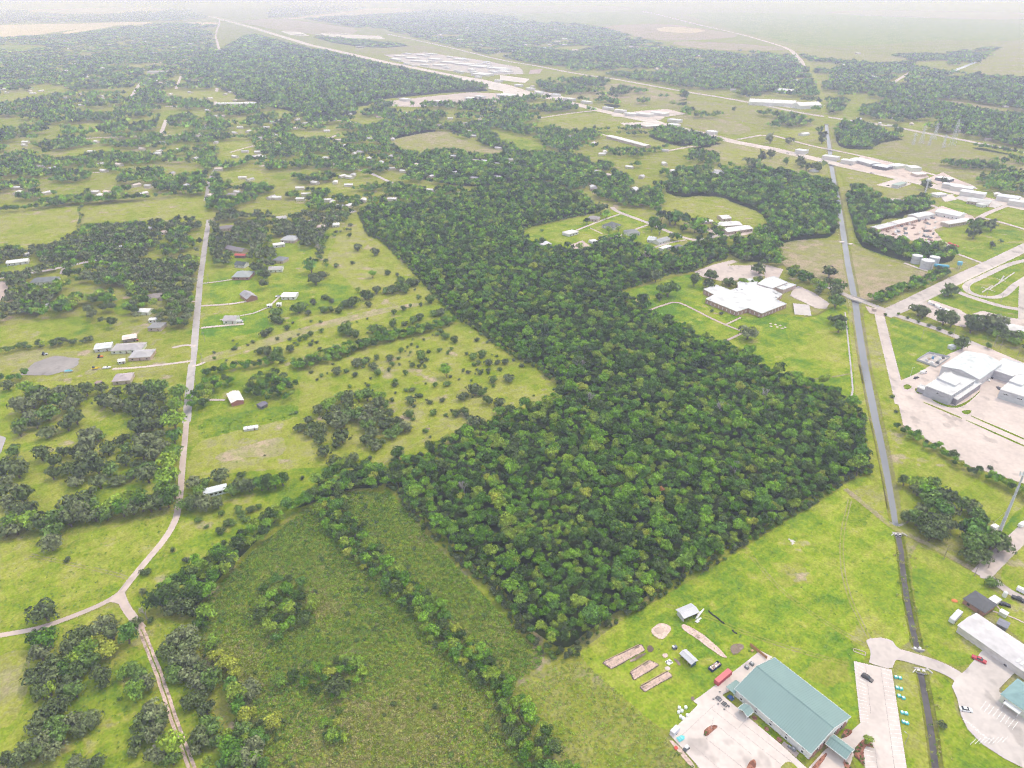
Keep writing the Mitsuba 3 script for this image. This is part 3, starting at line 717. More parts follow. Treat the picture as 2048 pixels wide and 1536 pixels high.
lot('paved_yard', 'pinkish industrial yard', [(1742, 462), (1800, 440), (1850, 424), (1884, 412), (1945, 432), (1950, 442), (1890, 452), (1868, 460), (1882, 478), (1902, 492), (1870, 494), (1828, 482), (1780, 476), (1752, 468)], 0.95, 1.12, rough=1.2)
lot('paved_yard', 'pale lot with parked cars beside the hedge', [(1836, 610), (1862, 600), (1920, 620), (1950, 640), (1930, 655), (1880, 645), (1850, 632)], 0.78, 1.08, rough=0.6)
lot('paved_yard', 'bright lot at the right edge', [(1945, 628), (1965, 622), (2020, 636), (2060, 640), (2060, 665), (2000, 655), (1950, 640)], 0.78, 1.08, rough=0.6)
lot('paved_yard', 'pale forecourt beside the bridge', [(1730, 612), (1772, 622), (1768, 634), (1738, 626)], 0.9, 0.95, rough=0.5)
lot('forecourt', 'pinkish forecourt of the highway shops', [(1682, 333), (1700, 325), (1725, 312), (1790, 330), (1850, 346), (1858, 354), (1830, 362), (1790, 353)], 0.9, 1.12)
lot('forecourt', 'pinkish forecourt at the highway bend', [(1852, 358), (1885, 345), (1935, 368), (1930, 376), (1898, 380)], 0.9, 1.12)
lot('forecourt', 'pale filling station pad below the highway', [(1752, 370), (1792, 358), (1824, 368), (1794, 378)], 0.66, 1.16)
lot('forecourt', 'grey lot with shops at the highway turn', [(1908, 396), (1925, 390), (1990, 402), (2008, 410), (1990, 416), (1945, 408)], 0.4, 1.2)
lot('paved_yard', 'bright commercial yards beyond the highway', [(770, 110), (850, 105), (960, 120), (1040, 135), (1048, 148), (980, 150), (900, 142), (820, 130)], 0.6, 0.95, rough=14)
lot('paved_yard', 'pale salvage yard above the far pasture', [(752, 205), (840, 195), (940, 185), (1030, 188), (1024, 200), (930, 210), (830, 214), (770, 212)], 0.8, 1.0, rough=6)
for pts in [[(905, 152), (1000, 166), (1040, 182), (1020, 186), (950, 172)], [(1060, 178), (1110, 188), (1150, 202), (1100, 196)], [(1250, 232), (1300, 236), (1330, 246), (1290, 243)], [(1240, 246), (1300, 244), (1320, 252), (1262, 258)], [(1005, 182), (1045, 184), (1060, 192), (1010, 196)], [(640, 66), (760, 72), (770, 78), (660, 76)], [(560, 62), (600, 64), (620, 72), (580, 70)], [(1880, 392), (1905, 388), (1915, 400), (1890, 404)], [(1985, 385), (2040, 392), (2060, 404), (2000, 400)], [(1000, 150), (1060, 158), (1050, 166), (1000, 160)], [(1500, 198), (1600, 204), (1650, 212), (1600, 218), (1520, 208)], [(1760, 402), (1800, 398), (1820, 406), (1770, 412)]]:
    lot('paved_yard', 'pale commercial lot along the distant highway', pts, 0.6, 1.2, rough=2)
lot('bare_lot', 'orange bare lot beyond the highway', [(1060, 140), (1085, 138), (1080, 147), (1058, 148)], 1.2, 0.85, rough=3)
lot('paved_yard', 'white gravel pad beside the highway', [(1220, 232), (1280, 222), (1335, 218), (1372, 228), (1330, 234), (1320, 240), (1260, 236)], 0.75, 1.12, rough=2)
lot('bare_patch', 'pale ridden arena at the forest edge', [(1140, 490), (1165, 481), (1182, 494), (1170, 500), (1145, 499)], 1.0, 1.0, rough=0.5)
lot('bare_patch', 'bare pinkish clearing behind the hamlet', [(1266, 520), (1275, 508), (1295, 502), (1302, 512), (1285, 516)], 1.0, 0.95, rough=1.0)
lot('bare_patch', 'rutted grey yard left of the farm', [(40, 750), (70, 725), (110, 712), (160, 718), (150, 735), (100, 752)], 0.5, 0.62, rough=2.5)
lot('bare_patch', 'pink gravel drive at the left edge', [(-40, 605), (-20, 570), (10, 562), (18, 580), (20, 592), (0, 602)], 1.0, 1.0, rough=0.6)
lot('bare_patch', 'grey gravel corner at the left edge of the grove', [(-30, 862), (13, 876), (3, 905), (-30, 945)], 0.15, 1.1, rough=0.3)
for pts in [[(1330, 1210), (1420, 1235), (1500, 1270), (1590, 1300), (1700, 1330)], [(1700, 1000), (1680, 1080), (1690, 1180), (1740, 1280)], [(1500, 1110), (1560, 1180), (1640, 1240), (1730, 1290)], [(60, 1110), (150, 1130), (240, 1150), (262, 1160)], [(620, 890), (760, 830), (900, 790), (1050, 740)], [(640, 760), (800, 715), (930, 690)], [(755, 930), (830, 890), (900, 850)]]:
    q = plan(pts)
    for off in (-0.8, 0.8):
        L = LineString(smooth_line(q, 2)).parallel_offset(abs(off), 'left' if off > 0 else 'right')
        struct('wheel_track', sheet(ragged(L.buffer(0.3), 0.25, 1.5), 0.112, 'grass_material', (0.72, 0.95)), 'faint wheel track across the grass')
# the lower right corner
lot('parking_lot', 'pale concrete court beside the green-roofed hall', [(1338, 1469), (1401, 1405), (1436, 1384), (1458, 1403), (1563, 1491), (1612, 1536), (1700, 1610), (1450, 1610), (1392, 1529)], 0.64, 1.2)
lot('walkway', 'concrete walk along the upper end of the green-roofed hall', [(1386, 1403), (1401, 1393), (1476, 1337), (1500, 1318), (1520, 1302), (1545, 1315), (1470, 1376), (1402, 1416)], 0.66, 1.18)
lot('parking_lot', 'pale concrete parking bays right of the green-roofed hall', [(1707, 1323), (1783, 1340), (1813, 1536), (1824, 1610), (1735, 1610), (1726, 1492), (1748, 1497), (1735, 1477), (1714, 1494), (1690, 1474), (1720, 1447)], 0.66, 1.16)
lot('driveway', 'concrete drive under the entrance canopy', [(1690, 1474), (1714, 1494), (1700, 1530), (1660, 1610), (1600, 1610), (1618, 1535), (1650, 1500)], 0.72, 1.1)
lot('gravel', 'pale gravel turnaround at the end of the lane', [(1733, 1283), (1744, 1277), (1762, 1276), (1784, 1281), (1796, 1297), (1812, 1306), (1790, 1322), (1783, 1340), (1737, 1328), (1742, 1306)], 0.62, 1.08, rough=0.7)
lot('parking_lot', 'worn pale parking lot of the church', [(1903, 1373), (1912, 1356), (1930, 1342), (1946, 1323), (1970, 1295), (2016, 1324), (2034, 1341), (1998, 1378), (1998, 1385), (2018, 1395), (2052, 1416), (2130, 1470), (2130, 1590), (2048, 1538), (2008, 1518), (1965, 1490), (1935, 1460), (1921, 1430), (1914, 1398)], 0.56, 1.08)

# ---------------------------------------------------------------- builders of buildings, vehicles and small things
WHITE, CREAM, GREY, LGREY, DGREY, BROWN, BRICK, TAN, RED, GREEN, DGREEN, BLUE = (0.68, 0.68, 0.675), (0.62, 0.66, 0.56), (0.40, 0.40, 0.41), (0.58, 0.58, 0.59), (0.16, 0.165, 0.17), (0.27, 0.22, 0.19), (0.36, 0.205, 0.165), (0.50, 0.42, 0.34), (0.46, 0.10, 0.085), (0.20, 0.34, 0.335), (0.10, 0.135, 0.12), (0.10, 0.27, 0.46)
GLASS = (0.045, 0.055, 0.065)


def box(x, y, z, l, w, h):
    m = trimesh.creation.box(extents=[l, w, h])
    m.apply_translation([x, y, z + h / 2])
    return m


def join(*ms):
    return trimesh.util.concatenate([m for m in ms if m is not None])


def put(mesh, x, y, ang=0.0, z=0.0):
    m = mesh.copy()
    m.apply_transform(trimesh.transformations.rotation_matrix(ang, [0, 0, 1]))
    m.apply_translation([x, y, z])
    return m


def prism_x(profile, x0, x1):
    """Profile polygon in (y, z) pushed along x."""
    m = trimesh.creation.extrude_polygon(Polygon(profile), x1 - x0, engine='earcut')
    v = np.array(m.vertices)
    m.vertices = np.c_[v[:, 2] + x0, v[:, 0], v[:, 1]]
    m.fix_normals()
    return m


def gable_walls(L, W, h, rise):
    return prism_x([(-W / 2, -0.1), (W / 2, -0.1), (W / 2, h), (0, h + rise), (-W / 2, h)], -L / 2, L / 2)


def gable_roof(L, W, h, rise, over=0.45, t=0.14):
    s = rise / (W / 2)
    e = W / 2 + over
    z0 = h + rise + 0.03
    ze = z0 - s * e
    return prism_x([(-e, ze), (0, z0), (e, ze), (e, ze + t), (0, z0 + t), (-e, ze + t)], -L / 2 - over, L / 2 + over)


def hip_roof(L, W, h, rise, over=0.5):
    a, b = L / 2 + over, W / 2 + over
    k = max(0.4, (L - W) / 2)
    pts = [(sx * a, sy * b, z) for sx in (-1, 1) for sy in (-1, 1) for z in (h + 0.02, h + 0.16)] + [(k, 0, h + rise), (-k, 0, h + rise)]
    return trimesh.convex.convex_hull(np.array(pts))


def flat_roof(L, W, h, over=0.25):
    return box(0, 0, h + 0.02, L + 2 * over, W + 2 * over, 0.28)


HOUSES = []


def yard(c, L, W):
    """No woodland on a house nor on the open yard in front of it."""
    c = np.asarray(c)
    u = c / np.hypot(*c)
    NOTREE.append(LineString([c, c - u * np.clip(np.hypot(*c) * 0.022, 8, 40)]).buffer(max(L, W) * 0.55 + 1))


def house(name, label, cat, p0, p1, W, h=3.0, rise=1.8, roof='gable', wallc=CREAM, roofc=GREY, group=None, windows=None, door=True, over=0.45, extra=None, hard=True):
    """A building whose ridge line runs between two photograph points (taken at the roof's height)."""
    zt = h + (rise if roof in ('gable', 'hip') else 0.2)
    a, b = at(*p0, zt), at(*p1, zt)
    c, d = (a + b) / 2, b - a
    L, ang = max(float(np.hypot(*d)), 3.0), math.atan2(d[1], d[0])
    if roof == 'hip':
        L = max(L, W)
    key = thing(name, label, cat, group)
    f = {'gable': (gable_walls(L, W, h, rise), lambda: gable_roof(L, W, h, rise, over)), 'hip': (box(0, 0, -0.1, L, W, h + 0.1), lambda: hip_roof(L, W, h, rise, over)),
         'flat': (box(0, 0, -0.1, L, W, h + 0.1), lambda: flat_roof(L, W, h, 0.2))}[roof]
    scene[key + '__wall'] = colored(put(f[0], c[0], c[1], ang), wallc, jitter=0.03, seed=1)
    scene[key + '__roof'] = colored(put(f[1](), c[0], c[1], ang), roofc, jitter=0.05, seed=2)
    ppm = float(px_per_m(*c))
    if windows is None:
        windows = ppm > 1.3
    if windows:
        n = max(2, int(L / 4.2))
        for s in (-1, 1):
            for i in range(n):
                xw = -L / 2 + (i + 0.5) * L / n
                if door and s == -1 and i == n // 2:
                    part(key, 'door', colored(put(box(xw, s * (W / 2 + 0.02), 0.05, 1.0, 0.06, 2.05), c[0], c[1], ang), (0.22, 0.16, 0.13)))
                else:
                    part(key, 'window', colored(put(box(xw, s * (W / 2 + 0.02), 0.95, 1.3, 0.06, 1.15), c[0], c[1], ang), GLASS, 'gloss_material'))
    HOUSES.append((key, c, L, W))
    HARD.append(Point(*c).buffer(max(L, W) * 0.55))
    yard(c, L, W)
    return key, c, ang, L


def wall_windows(key, c, ang, L, W, n, sides, w=1.2, h=1.3, z=1.0, color=GLASS, name='window', mat='gloss_material'):
    for s in sides:
        for i in range(n):
            xw = -L / 2 + (i + 0.5) * L / n
            part(key, name, colored(put(box(xw, s * (W / 2 + 0.03), z, w, 0.08, h), c[0], c[1], ang), color, mat))


def extrude_px(pts, z0, z1, zpix):
    """Prism over an outline traced at height zpix."""
    p = Polygon(plan(pts, zpix)).buffer(0)
    m = trimesh.creation.extrude_polygon(p, z1 - z0, engine='earcut')
    m.apply_translation([0, 0, z0])
    return m, p


def block(name, label, cat, outline, h, wallc, roofc, rim=WHITE, group=None, holder=None):
    """Flat-roofed building over an outline traced at its roof: walls, roof deck, parapet."""
    key = holder or thing(name, label, cat, group)
    walls, P = extrude_px(outline, -0.1, h, h)
    part(key, 'wall', colored(walls, wallc))
    deck = trimesh.creation.extrude_polygon(P.buffer(-0.05, join_style='mitre'), 0.1, engine='earcut')
    deck.apply_translation([0, 0, h + 0.01])
    part(key, 'roof', colored(deck, roofc))
    ring = P.buffer(0.15, join_style='mitre').difference(P.buffer(-0.35, join_style='mitre'))
    par = join(*[trimesh.creation.extrude_polygon(g, 0.55, engine='earcut') for g in getattr(ring, 'geoms', [ring])])
    par.apply_translation([0, 0, h - 0.05])
    part(key, 'parapet', colored(par, rim))
    return key, P


def along_edges(key, P, h, step, size, color, edges=None, z=0.8, name='window', mat='gloss_material'):
    """Openings set on the outline's edges, each a part."""
    xy = np.array(P.exterior.coords)
    if Polygon(xy).exterior.is_ccw:
        xy = xy[::-1]
    for i, (a, b) in enumerate(zip(xy, xy[1:])):
        d = b - a
        L = np.hypot(*d)
        nrm = np.array([-d[1], d[0]]) / L         # outward for a clockwise ring
        if nrm[1] > 0.25 or L < step * 1.2:
            continue                               # openings only on the faces turned this way
        k = int(L / step)
        for j in range(k):
            c = a + d * (j + 0.5) / k
            part(key, name, colored(put(box(0, 0, z, size[0], 0.1, size[1]), c[0] + nrm[0] * 0.03, c[1] + nrm[1] * 0.03, math.atan2(d[1], d[0])), color, mat))


# ---- vehicles: all about 4.6 to 5.8 m long, nose towards +x
def rounded(profile, w, chamfer=0.14):
    """Side profile (x, z) pushed across the width, its flanks drawn in a little towards the top."""
    P = Polygon(profile)
    m = trimesh.creation.extrude_polygon(P, w, engine='earcut')
    v = np.array(m.vertices)
    y = v[:, 2] - w / 2
    top = (v[:, 1] - P.bounds[1]) / (P.bounds[3] - P.bounds[1])
    m.vertices = np.c_[v[:, 0], y * (1 - chamfer * top), v[:, 1]]
    m.fix_normals()
    return m


def wheel(x, y, r=0.34):
    m = trimesh.creation.cylinder(radius=r, height=0.24, sections=12)
    m.apply_transform(trimesh.transformations.rotation_matrix(math.pi / 2, [1, 0, 0]))
    m.apply_translation([x, y, r])
    return m


def vehicle(label, px, py, ang, color, kind='car', group=None, at_point=None):
    x, y = at(px, py) if at_point is None else at_point
    a = math.radians(ang)
    name = {'car': 'car', 'suv': 'car', 'pickup': 'pickup_truck', 'van': 'van'}[kind]
    key = thing(name, label, {'pickup': 'truck'}.get(kind, name), group)
    z0 = 0.24
    if kind == 'pickup':
        body = rounded([(-2.8, 0.5), (-2.8, 1.05), (-0.7, 1.1), (1.0, 1.12), (2.6, 1.0), (2.8, 0.75), (2.8, 0.4), (-2.7, 0.4)], 1.95)
        cab = rounded([(-0.9, 1.05), (-0.75, 1.72), (0.75, 1.74), (1.35, 1.1)], 1.75, 0.2)
        top = box(-0.05, 0, 1.72, 1.3, 1.32, 0.06)
        L = 2.8
    elif kind == 'van':
        body = rounded([(-2.8, 0.4), (-2.8, 2.2), (1.7, 2.25), (2.3, 1.3), (2.8, 1.1), (2.8, 0.4)], 2.0, 0.1)
        cab = rounded([(1.1, 1.25), (1.1, 2.05), (1.82, 2.05), (2.36, 1.25)], 2.02, 0.12)
        top = box(-0.6, 0, 2.24, 4.2, 1.7, 0.05)
        L = 2.8
    else:
        hgt = 1.75 if kind == 'suv' else 1.45
        body = rounded([(-2.35, 0.35), (-2.4, 0.95), (-2.1, 1.02), (1.0, 1.02), (2.2, 0.85), (2.35, 0.6), (2.35, 0.3), (-2.3, 0.3)], 1.85)
        cab = rounded([(-2.15 if kind == 'suv' else -1.75, 1.0), (-1.85 if kind == 'suv' else -1.2, hgt), (0.25, hgt), (1.05, 1.0)], 1.7, 0.2)
        top = box((-0.8 if kind == 'suv' else -0.45), 0, hgt - 0.02, 1.7 if kind == 'suv' else 1.25, 1.28, 0.06)
        L = 2.35
    part(key, 'body', colored(put(body, x, y, a, z0 - 0.1), color, 'gloss_material'))
    part(key, 'windows', colored(put(cab, x, y, a, z0 - 0.1), GLASS, 'gloss_material'))
    part(key, 'roof', colored(put(top, x, y, a, z0 - 0.1), color, 'gloss_material'))
    for sx in (-0.62, 0.62):
        for sy in (-0.82, 0.82):
            part(key, 'wheel', colored(put(wheel(sx * L, sy), x, y, a), (0.03, 0.03, 0.03)))
    return key


def pole(px, py, h, label, name='utility_pole', cat='pole', arm=True, color=(0.30, 0.25, 0.21), r=0.17, ang=0.4, lamp=False, group=None):
    x, y = at(px, py)
    key = thing(name, label, cat, group)
    m = trimesh.creation.cylinder(radius=1, height=h, sections=8)
    v = np.array(m.vertices)
    k = r * (1.0 - 0.4 * (v[:, 2] / h + 0.5))
    m.vertices = np.c_[v[:, 0] * k, v[:, 1] * k, v[:, 2] + h / 2]
    part(key, 'shaft', colored(put(m, x, y), color))
    if arm:
        part(key, 'crossarm', colored(put(box(0, 0, h - 0.7, 2.5, 0.14, 0.14), x, y, ang), color))
    if lamp:
        part(key, 'arm', colored(put(box(0.7, 0, h - 0.12, 1.5, 0.1, 0.1), x, y, ang), color))
        part(key, 'lamp_head', colored(put(box(1.5, 0, h - 0.16, 0.7, 0.3, 0.12), x, y, ang), LGREY))
    return key


def heap(px, py, r, h, color, seed, mat='paint_material'):
    """Lumpy low pile."""
    m = ICO[2].copy()
    v = np.array(m.vertices)
    n = meshkit.fbm(v * 1.7 + seed, 3)
    v = v * (0.7 + 0.6 * n)[:, None]
    v = np.c_[v[:, 0] * r, v[:, 1] * r * 0.8, np.maximum(v[:, 2], -0.1) * h]
    x, y = at(px, py)
    return colored((v + [x, y, 0.0], np.array(m.faces)), color, jitter=0.25, seed=seed)

# ---------------------------------------------------------------- buildings
# the school: brick walls under one white many-cornered roof
def zz(pts, ox, oy, s):
    return [(ox + x * s, oy + y * s) for x, y in pts]


S = 280 / 2048
key, P = block('school', 'sprawling brick school under one white many-cornered flat roof', 'school', zz([(200, 430), (380, 365), (590, 445), (705, 410), (695, 330), (880, 270), (1020, 275), (970, 350), (1190, 425), (1350, 505), (1255, 580), (1410, 645), (1050, 785), (850, 705), (685, 758), (230, 572), (355, 512)], 1380, 520, S), 4.1, (0.42, 0.27, 0.225), (0.60, 0.61, 0.615))
along_edges(key, P, 4.1, 4.2, (1.1, 2.2), (0.62, 0.60, 0.56), z=0.7, mat='paint_material')
for o, hh in ((zz([(985, 352), (1100, 275), (1222, 240), (1428, 330), (1205, 415)], 1380, 520, S), 5.0), (zz([(1250, 405), (1432, 336), (1552, 366), (1365, 438)], 1380, 520, S), 3.9)):
    block('', '', '', o, hh, (0.5, 0.40, 0.36), (0.58, 0.60, 0.61), holder=key)
for x, y in [(690, 440), (820, 350), (300, 575), (1260, 490), (1265, 545), (1225, 470), (760, 430), (1400, 370)]:
    q = at(1380 + x * S, 520 + y * S, 4.4)
    part(key, 'roof_unit', colored(put(box(0, 0, 4.2, 1.6, 1.6, 0.9), q[0], q[1], 0.5), LGREY))
for x, y in zz([(1180, 935), (1185, 975), (1250, 950), (1275, 985), (1318, 962), (1345, 1005), (1390, 990)], 1380, 520, S):
    q = at(x, y)
    m = trimesh.creation.cylinder(radius=1.1, height=0.5, sections=10)
    single('playground_stone', 'pale round play stone in the cluster on the school lawn', 'stone', colored(put(m, q[0], q[1], 0, 0.2), (0.66, 0.55, 0.50)), 'pale stones on the school lawn')

# the warehouse complex at the right edge
S = 248 / 2048
W1 = (0.40, 0.41, 0.44)
key, P = block('warehouse', 'front white-roofed warehouse with grey ribbed walls', 'warehouse', zz([(425, 925), (610, 810), (740, 700), (1235, 838), (848, 1085)], 1800, 660, S), 8.0, W1, (0.60, 0.61, 0.615))
along_edges(key, P, 8, 9.0, (1.0, 0.7), GLASS, z=5.6)
block('', '', '', zz([(612, 792), (840, 700), (1000, 858), (912, 918)], 1800, 660, S), 9.3, LGREY, (0.72, 0.70, 0.68), holder=key)
block('', '', '', zz([(855, 1105), (1245, 860), (1345, 885), (945, 1158)], 1800, 660, S), 4.6, (0.30, 0.28, 0.31), (0.66, 0.66, 0.66), holder=key)
block('', '', '', zz([(290, 945), (335, 905), (420, 930), (408, 1000)], 1800, 660, S), 3.6, (0.36, 0.36, 0.40), (0.6, 0.62, 0.64), holder=key)
house('warehouse', 'big gable-roofed white hall behind the front warehouse', 'warehouse', (1800 + 1010 * S, 660 + 655 * S), (1800 + 1400 * S, 660 + 400 * S), 26.0, 8.0, 2.4, 'gable', LGREY, (0.57, 0.61, 0.61), windows=False)
key, P = block('warehouse', 'white-roofed warehouse cut by the right edge of the view', 'warehouse', zz([(1655, 985), (1800, 862), (2015, 925), (2180, 800), (2500, 900), (2110, 1125)], 1800, 660, S), 7.0, (0.50, 0.52, 0.54), (0.60, 0.61, 0.615))
along_edges(key, P, 7, 6.0, (3.0, 0.5), GLASS, z=4.4)
block('warehouse', 'pale flat-roofed link building with roof machines at the right edge', 'warehouse', zz([(1650, 520), (1720, 470), (2180, 610), (2180, 790), (1960, 720), (1850, 770), (1540, 665)], 1800, 660, S), 6.0, (0.5, 0.5, 0.52), (0.62, 0.64, 0.66))
block('warehouse', 'raised white roof block above the right-edge warehouse', 'warehouse', zz([(1800, 845), (1950, 725), (2200, 780), (2010, 915)], 1800, 660, S), 8.2, LGREY, (0.60, 0.61, 0.615))
# storage pen with equipment, beside the green field
pen = zz([(275, 510), (470, 390), (820, 465), (590, 625)], 1800, 660, S)
P = Polygon(plan(pen))
key = thing('storage_pen', 'fenced equipment pen beside the green field by the warehouses', 'enclosure')
part(key, 'slab', sheet(P, 0.30, 'paving_material', (0.45, 1.1)))
ring = P.buffer(0.12).difference(P.buffer(-0.12))
fm = trimesh.creation.extrude_polygon(ring, 1.5, engine='earcut')
fm.apply_translation([0, 0, 0.31])
part(key, 'fence', colored(fm, (0.46, 0.47, 0.48)))
r = np.random.default_rng(5)
pp = fill(P.buffer(-2), 4.4, 0.3, 0.7, 9)
for i, q in enumerate(pp):
    c = [WHITE, DGREY, LGREY, GREY, TAN, BLUE][i % 6]
    single('storage_unit', 'boxy machine standing in the fenced equipment pen', 'machine', colored(join(put(box(0, 0, 0.31, 2.4, 1.5, 1.2), q[0], q[1], r.uniform(0, 3)), put(box(0, 0, 1.5, 1.0, 0.9, 0.5), q[0], q[1], 0.3)), c), 'machines in the equipment pen')
single('pump_house', 'small grey shed beside the equipment pen and the roadside oak', 'shed', colored(join(put(box(0, 0, 0, 5, 4, 2.6), *at(1903, 697), 0.4), put(box(0, 0, 2.61, 5.5, 4.5, 0.2), *at(1903, 697), 0.4)), (0.62, 0.66, 0.68)))

